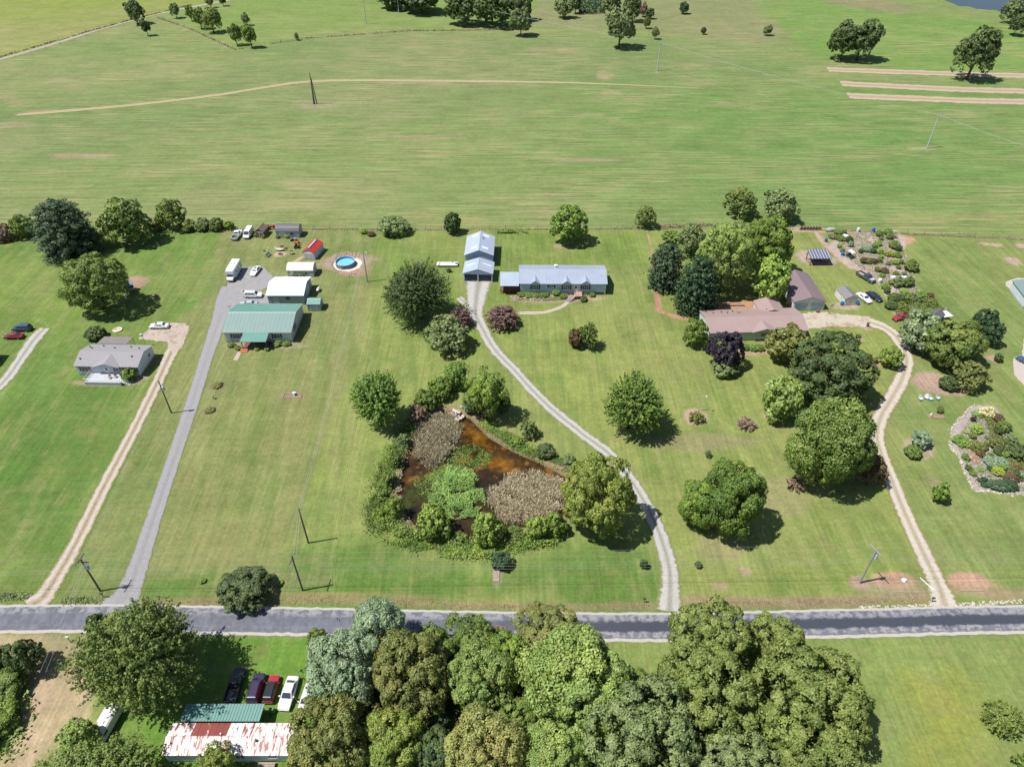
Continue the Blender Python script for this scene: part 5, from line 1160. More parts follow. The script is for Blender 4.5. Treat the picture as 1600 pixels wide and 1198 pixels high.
MB().box(-.25, .25, -2.4, 2.6, 3.31, 3.50).build('ridge_vent', mat('grey_blue_flashing', (.34,.38,.46), .5), h.t)
h = gable_front('brown_shed', 'brown shed with double doors beside the white van', (396.6,362), (411.5,363), 3.6, 2.0, 2.9, mat('brown_wall', (.12,.085,.075), .85, var=.15), R_brown, rib=0)
for u in (-.62, .62): h.door('F', u, 1.1, 1.7, .14, mat('brown_wall', (.12,.085,.075)), knob=(u < 0))

# garage with carport front
h = House('blue_garage', 'tall garage with a pale blue metal roof and four skylights', (725.2,399), (771.2,399.5), 11.0, 3.7, 5.3, siding('garage_siding', (.44,.54,.74)), R_blue, 'garage', axis='y', rib=.9, found=.1, ov=.25, depth_ov=.25)
for y in (4.0, -3.2):
    for x in (-1.5, 1.7): h.skylight(x, y, 1.7, 1.0, M_sky)
h.vent(.9, 1.6, .12, .5); h.window('R', 0, 2, 1.2, 1.0); h.window('L', 1, 2, 1.2, 1.0)
gar = h; mloc = h.t.matrix_basis
h = House('front_carport', 'open fronted carport with a pale blue roof joined to the garage', (722.6,427.2), (770.3,428.4), 6.0, 2.75, 4.1, siding('garage_siding', (.44,.54,.74)), R_blue, 'carport', axis='y', rib=.9, found=.1, ov=.25, depth_ov=.25)
w_ = [c for c in h.t.children if c.name.startswith('wall')][0]; bpy.data.objects.remove(w_)
L, Wd = h.L, h.W; MB().box(-L/2, -L/2+.12, -Wd/2, Wd/2, .1, 2.7).build('wall', h.wallm, h.t); MB().box(L/2-.12, L/2, -Wd/2, Wd/2, .1, 2.7).build('wall', h.wallm, h.t)
MB().add([(-L/2,-Wd/2,2.4),(L/2,-Wd/2,2.4),(L/2,-Wd/2,2.75),(0,-Wd/2,4.05),(-L/2,-Wd/2,2.75),(-L/2,-Wd/2+.12,2.4),(L/2,-Wd/2+.12,2.4),(L/2,-Wd/2+.12,2.75),(0,-Wd/2+.12,4.05),(-L/2,-Wd/2+.12,2.75)], [(0,1,2,3,4),(9,8,7,6,5),(0,5,6,1)]).build('gable_wall', h.wallm, h.t)
for xx in (-L/2+.1, 0, L/2-.1): MB().box(xx-.1, xx+.1, -Wd/2-.01, -Wd/2+.2, 0, 2.4).build('post', M_trim, h.t)
h.skylight(-2.2, .4, 2.6, .35, M_sky); h.skylight(2.4, .6, 2.6, .35, M_sky)
cl = h.t.matrix_basis.copy(); carport_m = Matrix.Translation(h.t.location) @ Matrix.Rotation(h.rz, 4, 'Z')

# blue house
h = House('blue_house', 'long light blue house with a blue-grey metal roof and three small gables', (811,443.5), (949.5,444), 9.4, 3.55, 5.0, W_blue, R_blue2, rib=.9, found=.9)
off = lambda px: (px-880.3)/138.5*(h.L+.6)
for px in (836.5, 885.5, 915.5):
    h.dormer(off(px), 1.35, 3, .95, W_blue, .25); h.window('F', off(px), 2.35, 1.6, 1.25, M_dark, 2)
h.window('F', off(862), 2.6, 1.1, .6, M_dark); h.door('F', off(900.5), 1.0, 2.05, .95, M_trim, glass=True); h.window('R', -1, 2.4, 1.1, 1.0); h.window('B', -6, 2.4, 1.2, 1.0); h.window('B', 3, 2.4, 1.2, 1.0)
for x, y in ((-7.8,1.5),(-6.8,2.0),(9.8,2.2),(10.2,-2.0),(-4.5,-3.2)): h.vent(x, y, .07, .25, M_trim)
h.vent(-1.8, 2.9, .32, .5, M_trim, 'chimney'); h.vent(-1.4, 3.0, .2, .4, M_trim, 'chimney')
MB().box(off(940)-1.8, off(940)+.8, -h.W/2-.02, -h.W/2+.02, .1, .85).build('vent_panel', M_vent, h.t)
for px in (834, 908): MB().box(off(px)-.25, off(px)+.25, -h.W/2+.02, -h.W/2+.06, .5, .75).build('foundation_vent', M_blk, h.t)
bh = h
t = thing('front_deck', 'small front landing and stairs of weathered wood at the blue house door', 'deck', bh.t.location.copy(), bh.rz)
yb = -bh.W/2; xd = off(902)
for k in range(9): MB().box(xd-.8, xd+1.4, yb-.25-k*.27, yb-.02-k*.27, .85, .93).build('deck_board', mat('pinkish_deck', s(176,150,130), .85), t)
railing(t, [(xd-.8, yb-.1), (xd-.8, yb-1.4)], .93, .9, M_redwood); railing(t, [(xd+1.35, yb-.1), (xd+1.35, yb-2.5), (xd-.1, yb-2.5)], .93, .9, M_redwood)
for k in range(6):
    q = MB().box(-.1, .22, -.75, .75, -.03, .03).build('step', mat('grey_stair', s(150,148,146), .85), t); q.location = (xd-1.15-k*.27, yb-2.0-k*.24, .8-k*.14); q.rotation_euler = (0, 0, .7)
for k in (0, 1):
    dx = .55 if k else -.55; MB().path([(xd-.9+dx*.7, yb-1.75-dx*.8, 1.8), (xd-2.6+dx*.7, yb-3.3-dx*.8, .95), (xd-2.6+dx*.7, yb-3.3-dx*.8, .0)], .05, 4).build('stair_rail', M_redwood, t)
MB().box(xd-.6, xd+1.2, yb-2.3, yb-.2, 0, .84).build('deck_frame', M_brown, t)
t = thing('side_carport', 'flat pale roofed side porch with dark red-brown walls left of the blue house', 'porch', bh.t.location.copy(), bh.rz)
x0 = -bh.L/2-.32-5.15; x1 = -bh.L/2-.34; y0 = yb-.5; y1 = yb+5.8
m = MB(); m.add([(x0,y0,2.9),(x1,y0,2.9),(x1,y1,3.5),(x0,y1,3.5),(x0,y0,3.0),(x1,y0,3.0),(x1,y1,3.6),(x0,y1,3.6)], [(0,3,2,1),(4,5,6,7),(0,1,5,4),(1,2,6,5),(2,3,7,6),(3,0,4,7)])
for k in range(9): q = x0+.02+(x1-x0-.1)*k/8; m.add([(q,y0,3.0),(q+.06,y0,3.0),(q+.06,y0,3.05),(q,y0,3.05),(q,y1,3.6),(q+.06,y1,3.6),(q+.06,y1,3.65),(q,y1,3.65)], [(0,1,2,3),(3,2,6,7),(0,3,7,4),(1,5,6,2)])
m.build('roof', R_blue, t)
MB().box(x0+.9, x1, y0+1.0, y0+1.08, 1.0, 2.7).build('screen_wall', mat('dark_maroon_screen', (.07,.03,.035), .8), t); MB().box(x0+.3, x1, y0+.9, y1-.4, .75, .88).build('floor', M_brown, t)
for k in range(9): MB().box(x0+.35+k*.55, x0+.42+k*.55, y0+.9, y0+.98, 0, .98).build('slat', M_redwood, t)
for xx in (x0+.2, x0+2.6, x1-.15): MB().box(xx-.07, xx+.07, y0+.8, y0+.94, 0, 2.9).build('post', M_redwood, t)
for yy in (y1-.4,): MB().box(x0+.2, x0+.34, yy, yy+.14, 0, 3.45).build('post', M_redwood, t)

# mauve roofed house and its garage
h = House('mauve_roofed_house', 'long pale house with a faded mauve metal roof behind the purple tree', (1108,521), (1264,516.5), 9.6, 2.75, 4.0, W_sage, R_mauve, rib=.9, found=.3)
h.window('F', -6.0, 1.75, 2.6, 1.2, None, 2); h.window('F', 1.6, 1.75, 1.8, 1.1, None, 1); h.window('F', 7.5, 1.75, 1.8, 1.1); h.door('F', 3.8, 1.0, 2.0, .35, M_trim); h.window('L', 0, 1.8, 1.2, 1.0)
h.dormer(1.6, 3.4, 4, 1.0, W_sage, .4)
for x, y in ((-11.2,3.8),(-9.6,2.6),(-7.4,3.0),(-6.0,2.4),(-4.4,3.2),(4.6,3.8)): h.vent(x, y, .11, .3)
h.skylight(-2.9, 2.7, .9, .8, mat('skylight_frame_brown', s(120,104,92), .6))
mh = h
t = thing('rear_wing', 'rear wing of the mauve roofed house with its own gable roof', 'house', mh.t.matrix_basis @ Vector((6.2, mh.W/2+1.9, 0)), mh.rz)
MB().box(-3.0, 3.0, -1.8, 1.9, 0, 2.75).build('wall', W_sage, t)
for sx in (-1, 1):
    MB().add([(sx*3.3,-3.4,2.72),(0,-3.9,3.75),(0,2.2,3.75),(sx*3.3,2.2,2.72),(sx*3.3,-3.4,2.82),(0,-3.9,3.85),(0,2.2,3.85),(sx*3.3,2.2,2.82)], [(0,1,2,3),(7,6,5,4),(0,4,5,1),(2,6,7,3),(3,7,4,0)]).build('roof', R_mauve, t)
MB().add([(-3,1.88,2.75),(3,1.88,2.75),(0,1.88,3.7)], [(0,1,2)]).build('gable_wall', W_sage, t)
a = at(1240.7,472,2.6); b = at(1292.8,471.6,2.6); 
h = House('mauve_garage', 'two car garage with a dull mauve metal roof and white doors', (1240.7,472.4), (1292.8,471.6), 13.6, 2.7, 4.1, W_cream, R_mauve2, 'garage', axis='y', rib=.9, found=.1, ov=.3, depth_ov=.3)
fc = h.t.matrix_basis @ Vector((0, -h.W/2, 0)); dz = .0
for u in (-2.1, 2.1): h.door('F', u, 3.4, 2.2, .1, mat('pale_blue_garage_door', (.30,.38,.46), .5), 'garage_door', False)
MB().box(-.35, .35, -h.W/2-.04, -h.W/2-.002, 3.0, 3.45).build('gable_vent', M_trim, h.t)
def yaw_about(o, p, ang):
    M = Matrix.Translation(p) @ Matrix.Rotation(ang, 4, 'Z') @ Matrix.Translation(-p); q = M @ o.matrix_basis; o.location = q.translation; o.rotation_euler = q.to_euler()
h = gable_front('white_shed', 'small white walled shed with a grey roof between two blue barrels', (1320.8,467.5), (1342,466), 5.0, 2.1, 2.9, W_cream, R_gsh, rib=.5)
for u in (-.65, .65): h.door('F', u, 1.2, 1.7, .14, M_white, knob=(u < 0))
h.window('L', .8, 1.4, .5, .6)
# garden pavilion
c = at(1279, 414); t = thing('garden_pavilion', 'open timber garden pavilion with a dark glazed roof on a gravel pad', 'pavilion', c, .02)
for xx in (-2.6, 2.4):
    for yy in (-.2, 3.2): MB().box(xx-.09, xx+.09, yy-.09, yy+.09, 0, 2.4 if yy < 1 else 3.0).build('post', M_brown, t)
m = MB().add([(-3.0,-.7,2.35),(2.9,-.7,2.35),(2.9,3.6,3.15),(-3.0,3.6,3.15),(-3.0,-.7,2.45),(2.9,-.7,2.45),(2.9,3.6,3.25),(-3.0,3.6,3.25)], [(0,3,2,1),(4,5,6,7),(0,1,5,4),(1,2,6,5),(2,3,7,6),(3,0,4,7)]); m.build('roof', mat('slate_blue_panel', s(96,98,118), .35, var=.15), t)
for k in range(7): MB().add([(-2.6+k*.85,-.6,2.50),(-2.5+k*.85,-.6,2.50),(-2.5+k*.85,3.4,3.24),(-2.6+k*.85,3.4,3.24),(-2.6+k*.85,-.6,2.47),(-2.5+k*.85,-.6,2.47)], [(0,1,2,3),(4,5,1,0)]).build('glazing_bar', M_trim, t)
railing(t, [(-2.6,3.2), (-2.6,-.2), (-.8,-.2)], 0, 1.0, M_redwood); railing(t, [(.8,-.2), (2.4,-.2), (2.4,3.2)], 0, 1.0, M_redwood)
MB().box(-1.0, 1.2, .8, 1.8, .7, .76).box(-.9, -.8, .9, 1.0, 0, .7).box(1.0, 1.1, 1.6, 1.7, 0, .7).box(-.9, -.8, 1.6, 1.7, 0, .7).box(1.0, 1.1, .9, 1.0, 0, .7).build('table', M_brown, t)
# sheds among bushes at the right
h = gable_front('potting_shed', 'small shed with a dark grey roof poking out of the flowering bushes', (1446,494), (1464,502), 4.4, 2.2, 3.0, W_cream, R_slate, rib=0); 
t = thing('white_canopy_tent', 'white peaked canopy tent with a blue side beside the dark roofed shed', 'tent', at(1473,500), .25)
MB().add([(-1.4,-1.3,1.9),(1.4,-1.3,1.9),(1.4,1.3,1.9),(-1.4,1.3,1.9),(0,0,2.7)], [(0,1,4),(1,2,4),(2,3,4),(3,0,4),(3,2,1,0)]).build('canopy', M_white, t)
MB().box(-1.4,-1.34,-1.3,1.3,.05,1.88).build('side_panel', mat('blue_tarp', s(60,130,180), .5), t); MB().box(-1.34,1.34,1.24,1.3,.05,1.88).build('side_panel', M_white, t)
for x in (-1.35, 1.35):
    for y in (-1.25, 1.2): MB().tube((x,y,0), (x,y,1.95), .03).build('pole', M_metal, t)
h = House('edge_house', 'white house with a grey-green roof cut by the right picture edge', (1604,468), (1690,474), 9, 2.9, 4.2, W_white, mat('grey_green_roof', s(112,132,128), .5, var=.05), axis='y', rib=.9); yaw_about(h.t, at(1604,468), .0)
# neighbour at left edge
h = House('edge_mobile_home', 'white mobile home just inside the left picture edge', (-152,571), (-37,574), 7.6, 2.9, 3.9, W_white, R_grey, rib=0, found=.5)
h.window('R', 0, 2, 1, 1); h.window('F', 3, 2, 1.2, 1)
# trailer house south of the road
R_rust = mat('rusted_white_metal_roof', s(206,200,198), .55, var=.08, scale=1.0, stretch=(2.6, .45, 1), col2=s(140,78,64), c2scale=1.0, c2lo=.53, c2hi=.57)
R_rustred = mat('rust_red_metal_sheet', s(128,66,58), .6, var=.1, scale=1.0, stretch=(1.0,.3,1), col2=s(196,180,174), c2scale=1.0, c2lo=.66, c2hi=.7)
yA = at(355,1180,2.6).y; yB = at(355,1129,2.6).y
h = House('trailer_house', 'long trailer house with a white metal roof streaked with rust', (252,1180), (459,1180), yB-yA-.4, 2.6, 3.15, W_sage, R_rust, 'house', rib=0, found=.4, ov=.2)
bpy.data.objects.remove(h.slopes[1])
nn = 22; x0 = -h.L/2-.2; dx = (h.L+.4)/nn; half = h.W/2+.2; kz = (h.zr-h.ze)/(h.W/2)
for side in (-1, 1):
    if side == -1: bpy.data.objects.remove(h.slopes[0])
    for k in range(nn):
        z0 = h.ze-kz*.2+.03; z1 = h.zr+.03; mm = MB(); lift = random.uniform(0, .012)
        xa, xb = x0+k*dx, x0+(k+1)*dx
        mm.add([(xa,side*half,z0+lift),(xb-.05,side*half,z0+lift),(xb-.05,0,z1+lift),(xa,0,z1+lift),(xa,side*half,z0+.04+lift),(xb-.05,side*half,z0+.04+lift),(xb-.05,0,z1+.04+lift),(xa,0,z1+.04+lift)],
               [(0,3,2,1),(4,5,6,7),(0,1,5,4),(1,2,6,5),(2,3,7,6),(3,0,4,7)] if side < 0 else [(0,1,2,3),(7,6,5,4),(4,5,1,0),(5,6,2,1),(6,7,3,2),(7,4,0,3)])
        mm.box(xb-.05, xb, min(0, side*half), max(0, side*half), 0, .001) if False else None
        mm.add([(xb-.06,side*half,z0+.07),(xb+.0,side*half,z0+.07),(xb+.0,0,z1+.07),(xb-.06,0,z1+.07),(xb-.06,side*half,z0),(xb+.0,side*half,z0),(xb+.0,0,z1),(xb-.06,0,z1)], [(0,1,2,3),(4,5,1,0),(5,6,2,1),(7,4,0,3)])
        mm.build('roof_panel', R_rustred if (side == 1 and 4 <= k <= 9) else R_rust, h.t)
h.vent(3.6, -.5, .14, .25); h.vent(-1.6, .4, .08, .2, M_trim)
h.window('F', 6, 1.9, 1.2, 1.0); h.window('F', 1.5, 1.9, 1.2, 1.0); h.window('F', -4, 1.9, 1.2, 1.0)
th_ = h
t = thing('entry_steps', 'small grey wooden landing below the front wall of the rusty trailer', 'deck', th_.t.matrix_basis @ Vector((5.0, -th_.W/2-1.2, 0)), 0)
for k in range(6): MB().box(-1.2, 1.2, -.9+k*.32, -.62+k*.32, .5, .56).build('deck_board', M_wood, t)
MB().box(-1.1, 1.1, -.85, .9, 0, .49).build('deck_frame', M_brown, t)
a = at(281,1129,2.5); b = at(408,1129,2.5); c = at(413,1098,2.7)
t = thing('green_lean_to', 'green corrugated lean-to roof behind the rusty trailer roof', 'canopy', ((a.x+c.x)/2, (a.y+c.y)/2, 0), 0)
Lx = (c.x-a.x); Wy = (c.y-a.y); n = 26
for k in range(n):
    xa = -Lx/2+Lx*k/n; xb = xa+Lx/n-.04; y0, y1 = -Wy/2+.1, Wy/2; z0, z1 = 2.78, 2.5
    m = MB().add([(xa,y0,z0),(xb,y0,z0),(xb,y1,z1),(xa,y1,z1),(xa,y0,z0+.03),(xb,y0,z0+.03),(xb,y1,z1+.03),(xa,y1,z1+.03)], [(0,3,2,1),(4,5,6,7),(0,1,5,4),(1,2,6,5),(2,3,7,6),(3,0,4,7)])
    m.add([(xb-.02,y0,z0+.01),(xb+.06,y0,z0+.01),(xb+.06,y1,z1+.01),(xb-.02,y1,z1+.01),(xb-.02,y0,z0+.09),(xb+.06,y0,z0+.09),(xb+.06,y1,z1+.09),(xb-.02,y1,z1+.09)], [(4,5,6,7),(0,1,5,4),(1,2,6,5),(2,3,7,6),(3,0,4,7)])
    m.build('roof_panel', mat('teal_green_sheet', s(104,142,134), .5, var=.06), t)
for xx in (-Lx/2+.3, 0, Lx/2-.3): MB().box(xx-.07, xx+.07, Wy/2-.3, Wy/2-.16, 0, 2.5).build('post', M_wood, t)
MB().box(-Lx/2+.3, Lx/2-.3, -Wy/2+.2, -Wy/2+.3, 2.55, 2.7).build('beam', M_wood, t)
# ------------------------------------------------------------------ vehicles
def paint(name, c, rough=.28): return mat('car_paint_'+name, c, rough, var=.03, scale=.6, spec=.6)
P_white = paint('white', (.64,.65,.66)); P_dark = paint('black', (.018,.02,.026)); P_navy = paint('navy', (.02,.028,.055)); P_red = paint('red', (.34,.025,.035)); P_maroon = paint('maroon', (.19,.02,.035))
P_silver = paint('silver', (.38,.41,.43)); P_plum = paint('plum', (.04,.028,.065)); P_blue = paint('blue', (.05,.09,.16)); P_slate = paint('slate', (.05,.07,.085))
M_tyre = mat('tyre_rubber', (.02,.02,.02), .85); M_rim = mat('alloy_rim', (.40,.40,.42), .35, metal=.7); M_lamp = mat('headlight_glass', (.55,.58,.60), .15); M_tail = mat('tail_light', (.28,.015,.015), .25)
M_bump = mat('dark_bumper', (.05,.05,.055), .6)
SPEC = dict(
 sedan=dict(L=4.8, W=1.8, st=[(-2.4,.70,.62),(-2.3,.86,.80),(-1.55,.96,.88),(0,.97,.90),(1.0,.94,.89),(1.9,.82,.86),(2.28,.72,.78),(2.4,.58,.64)], cab=(-1.75,1.1,-1.0,.30,.92,1.43,.80,.61)),
 suv=dict(L=4.75, W=1.88, st=[(-2.36,.85,.72),(-2.3,1.02,.86),(-1.5,1.08,.92),(0,1.08,.94),(1.15,1.05,.93),(1.95,.98,.90),(2.28,.88,.82),(2.38,.66,.70)], cab=(-2.25,1.2,-2.0,.55,1.04,1.76,.85,.69)),
 van=dict(L=5.4, W=2.0, st=[(-2.7,.95,.86),(-2.64,1.15,.95),(0,1.18,1.0),(1.6,1.15,.99),(2.3,1.05,.94),(2.62,.9,.86),(2.7,.65,.74)], cab=(-2.62,2.0,-2.55,1.15,1.12,2.15,.95,.82)),
 pickup=dict(L=5.7, W=1.95, st=[(-.42,1.08,.90),(0,1.08,.96),(1.2,1.07,.96),(2.2,1.02,.94),(2.7,.94,.86),(2.84,.70,.74)], cab=(-.40,1.45,-.25,.85,1.04,1.80,.86,.70)))
def ring(x, ztop, hw, zb=.30):
    return [(x,-hw*.86,zb),(x,-hw,zb+.14),(x,-hw,ztop*.66+zb*.34+.1),(x,-hw*.93,ztop-.03),(x,-hw*.6,ztop),(x,hw*.6,ztop),(x,hw*.93,ztop-.03),(x,hw,ztop*.66+zb*.34+.1),(x,hw,zb+.14),(x,hw*.86,zb)]
def lerp(a, b, t): return tuple(a[i]+(b[i]-a[i])*t for i in range(3))
def pane(parent, name, q, i0, i1, j0, j1, material, off=.012):
    """glass set in a quad face q (a,b,c,d): from i0..i1 along, j0..j1 up"""
    a, b, c, d = q; P = lambda i, j: lerp(lerp(a, b, i), lerp(d, c, i), j)
    pts = [P(i0, j0), P(i1, j0), P(i1, j1), P(i0, j1)]
    n = (Vector(pts[1])-Vector(pts[0])).cross(Vector(pts[3])-Vector(pts[0])).normalized()*off
    pts = [Vector(p)+n for p in pts]
    return MB().quad(*pts, th=.02).build(name, material, parent)
def car(px, py, facing, kind, body, label, roof=None, group=None, hatch=False, cover=None, pos=None, z=0.0, sc=1.0):
    """facing: degrees, 0 = nose to the right of the photo, 90 = nose away from the camera"""
    S = SPEC[kind]; p = pos or at(px, py); nm = {'sedan': 'parked_car', 'suv': 'parked_suv', 'van': 'parked_van', 'pickup': 'parked_pickup'}[kind]
    o = thing(nm, label, {'sedan': 'car', 'suv': 'car', 'van': 'van', 'pickup': 'pickup truck'}[kind], (p.x, p.y, .03), math.radians(facing), group); o.scale = (sc,)*3
    m = MB(); m.loft([ring(*r) for r in S['st']]); b = m.build('body', body, o, smooth=False)
    x0, x1, t0, t1, zb, zt, hb, ht = S['cab']; roofm = roof or body
    B = [(x0,-hb,zb),(x1,-hb,zb),(x1,hb,zb),(x0,hb,zb)]; Tt = [(t0,-ht,zt-.03),(t1,-ht,zt-.05),(t1,ht,zt-.05),(t0,ht,zt-.03)]; U = [(t0+.12,-ht*.8,zt),(t1-.14,-ht*.8,zt),(t1-.14,ht*.8,zt),(t0+.12,ht*.8,zt)]
    c = MB().add(B+Tt+U, [(0,1,5,4),(1,2,6,5),(2,3,7,6),(3,0,4,7),(4,5,9,8),(5,6,10,9),(6,7,11,10),(7,4,8,11),(8,9,10,11)]); c.build('cabin', roofm, o)
    pane(o, 'windscreen', (B[1], B[2], Tt[2], Tt[1]), .06, .94, .10, .90, M_glass)
    if not hatch: pane(o, 'rear_window', (B[3], B[0], Tt[0], Tt[3]), .10, .90, .25, .88, M_glass)
    cuts = {'sedan': [(.20,.52),(.55,.86)], 'suv': [(.08,.32),(.35,.60),(.63,.90)], 'van': [(.74,.93)], 'pickup': [(.12,.46),(.50,.86)]}[kind]
    for (a_, b_) in cuts:
        pane(o, 'side_window', (B[0], B[1], Tt[1], Tt[0]), a_, b_, .18, .86, M_glass); pane(o, 'side_window', (B[2], B[3], Tt[3], Tt[2]), 1-b_, 1-a_, .18, .86, M_glass)
    hl = S['L']/2; wb = hl*.60; W = S['W']/2
    for sx in (-wb, wb):
        for sy in (-1, 1):
            w = MB().tube((sx, sy*(W-.20), .33), (sx, sy*(W+.01), .33), .34, n=12).build('wheel', M_tyre, o)
            MB().tube((sx, sy*(W-.02), .33), (sx, sy*(W+.025), .33), .20, n=10).build('rim', M_rim, w)
    for sy in (-1, 1):
        MB().box(hl-.13, hl-.02, sy*W*.74-.19, sy*W*.74+.19, .56, .72).build('headlight', M_lamp, o)
        MB().box(-hl-.015, -hl+.10, sy*W*.80-.14, sy*W*.80+.14, .66, .84).build('tail_light', M_tail, o)
        MB().box(x1-.42, x1-.24, sy*(W+.10)-.09, sy*(W+.10)+.09, .93, 1.07).build('mirror', body, o)
    MB().box(hl-.04, hl+.06, -W*.86, W*.86, .34, .50).build('bumper', body if kind == 'sedan' else M_bump, o); MB().box(-hl-.06, -hl+.04, -W*.86, W*.86, .34, .50).build('bumper', body if kind == 'sedan' else M_bump, o)
    if kind == 'pickup':
        bd = MB().box(-2.84, -.44, -.96, -.88, .45, 1.08).box(-2.84, -.44, .88, .96, .45, 1.08).box(-.50, -.44, -.88, .88, .45, 1.08).box(-2.84, -2.76, -.88, .88, .45, 1.06).box(-2.76, -.5, -.88, .88, .45, .52)
        q = bd.build('bed', body, o); MB().box(-2.74, -.52, -.86, .86, .525, .56).build('bed_liner', M_bump, q)
    if kind in ('suv',) and not cover:
        for sy in (-1, 1): MB().tube((t0+.2, sy*ht*.82, zt+.05), (t1-.2, sy*ht*.82, zt+.05), .025).build('roof_rail', M_bump, o)
    if kind == 'sedan' and cover == 'sunroof': MB().box(t0+.35, t0+1.0, -.36, .36, zt, zt+.012).build('sunroof', M_glass, o)
    if hatch:
        q = MB().box(-.75, 0, -hb*.9, hb*.9, -.04, .0).build('tailgate', body, o); q.location = (x0+.15, 0, zt+.04); q.rotation_euler = (0, math.radians(8), 0)
        MB().box(-.62, -.14, -hb*.7, hb*.7, .002, .014).build('rear_window', M_glass, q)
        pane(o, 'boot_shade_pane', (B[3], B[0], Tt[0], Tt[3]), .08, .92, .05, .92, M_blk)  # black pane imitates the shade inside the open boot
    return o
car(36,516,180,'suv',P_slate,'dark blue-grey wagon parked on the grass at the far left',roof=P_blue)  # bluer roof paint imitates reflections on the dark wagon
car(23,528,180,'sedan',P_maroon,'dark red sedan parked below the dark wagon at the far left')
car(250,512,180,'sedan',P_white,'white sedan alone on the pinkish gravel beside the left mobile home lot')
car(371,370,88,'pickup',P_white,'white pickup truck with its tailgate to the camera beside the white van')
car(389,368,-91,'van',P_white,'white high roofed van parked between white pickup and brown shed')
car(400,426,-97,'sedan',P_white,'white sedan with a sunroof parked beside the motorhome',cover='sunroof')
car(397,464,0,'suv',P_white,'white suv with its tailgate raised beside the workshop',hatch=True)
car(389,478,180,'sedan',P_silver,'pale silver sedan half hidden behind the green roofed house')
car(369,1073,90,'pickup',P_dark,'black pickup truck with an open bed under the huge tree, south of the road',sc=.98)
car(402,1078,90,'suv',P_plum,'dark plum suv between the black pickup and the red suv')
car(425.5,1079,89,'suv',P_red,'red suv with a black roof south of the road',roof=P_dark,sc=.90)
car(452.5,1085,-94,'sedan',P_white,'large white sedan with its nose to the camera above the trailer yard',sc=1.08)
car(481,1094,-95,'sedan',P_white,'white sedan half hidden by the silvery tree, rightmost of the row')
car(1352,436,-63,'pickup',P_slate,'dark pickup with a pale silver bonnet beside the vegetable garden')
car(1349,468,-71,'sedan',P_white,'white coupe right of the small white walled shed')
car(1365,466,-65,'sedan',P_navy,'dark navy sedan right of the white coupe')
car(1407,498,202,'pickup',P_red,'small red pickup by the gravel driveway, partly under the flowering tree',sc=.86)
car(1603,568,120,'sedan',P_blue,'blue sedan cut by the right picture edge')
for o_ in list(bpy.data.objects):
    if o_.name.startswith('parked_pickup') and 'silver bonnet' in o_.get('label', ''):
        MB().box(1.62, 2.62, -.72, .72, 1.035, 1.075).build('bonnet', P_silver, o_)
        MB().box(-2.6, -.6, -.5, .5, .58, .85).build('load', mat('weathered_wood', (.3,.24,.19)), o_)
def roundbox(m, x0, x1, y0, y1, z0, z1, c=.12):
    m.loft([[(x, y0, z0), (x, y0, z1-c), (x, y0+c, z1), (x, y1-c, z1), (x, y1, z1-c), (x, y1, z0)] for x in (x0, x1)]); return m
# motorhome
p = at(367,430); t = thing('motorhome', 'white class C motorhome standing on the grey parking apron', 'motorhome', (p.x, p.y, .07), math.radians(-90))
roundbox(MB(), -3.6, 2.3, -1.2, 1.2, .55, 3.15).build('body', P_white, t); roundbox(MB(), 2.3, 3.25, -1.15, 1.15, 2.05, 3.05, .2).build('overcab', P_white, t)
m = MB(); m.loft([ring(x, z, w, .45) for x, z, w in ((2.3,1.35,.98),(3.1,1.32,.98),(3.9,1.18,.92),(4.1,.85,.82))]); m.build('bonnet', P_white, t)
B = [(2.2,-.95,1.33),(3.35,-.95,1.33),(3.35,.95,1.33),(2.2,.95,1.33)]; Tt = [(2.2,-.85,2.06),(2.75,-.85,2.06),(2.75,.85,2.06),(2.2,.85,2.06)]
MB().add(B+Tt, [(0,1,5,4),(1,2,6,5),(2,3,7,6),(3,0,4,7),(4,5,6,7)]).build('cab', P_white, t); pane(t, 'windscreen', (B[1], B[2], Tt[2], Tt[1]), .05, .95, .08, .95, M_glass)
for s_ in (-1, 1):
    for x in (-2.6, -.8, 1.0): MB().box(x-.4, x+.4, s_*1.21-.015, s_*1.21+.015, 1.7, 2.35).build('side_window', M_glass, t)
    MB().box(-3.5, 2.2, s_*1.205-.01, s_*1.205+.01, 1.25, 1.38).build('stripe', mat('blue_grey_stripe', (.14,.18,.25), .5), t)
    for x in (-2.0, 3.2):
        w = MB().tube((x, s_*.9, .40), (x, s_*1.17, .40), .40, n=12).build('wheel', M_tyre, t); MB().tube((x, s_*1.1, .40), (x, s_*1.19, .40), .22, n=10).build('rim', M_rim, w)
for x, y, r in ((-2.2,.1,.25),(-.2,-.2,.22),(1.2,.2,.2)): MB().box(x-r, x+r, y-r, y+r, 3.14, 3.24).build('roof_vent', M_trim, t)
MB().box(-1.5,-.8,-.35,.35,3.14,3.38).build('air_conditioner', M_trim, t); MB().box(4.08,4.2,-.9,.9,.42,.6).build('bumper', M_bump, t)
MB().tube((-3.66,.7,.8),(-3.66,.7,3.1),.025).tube((-3.66,.35,.8),(-3.66,.35,3.1),.025).build('ladder', M_metal, t)
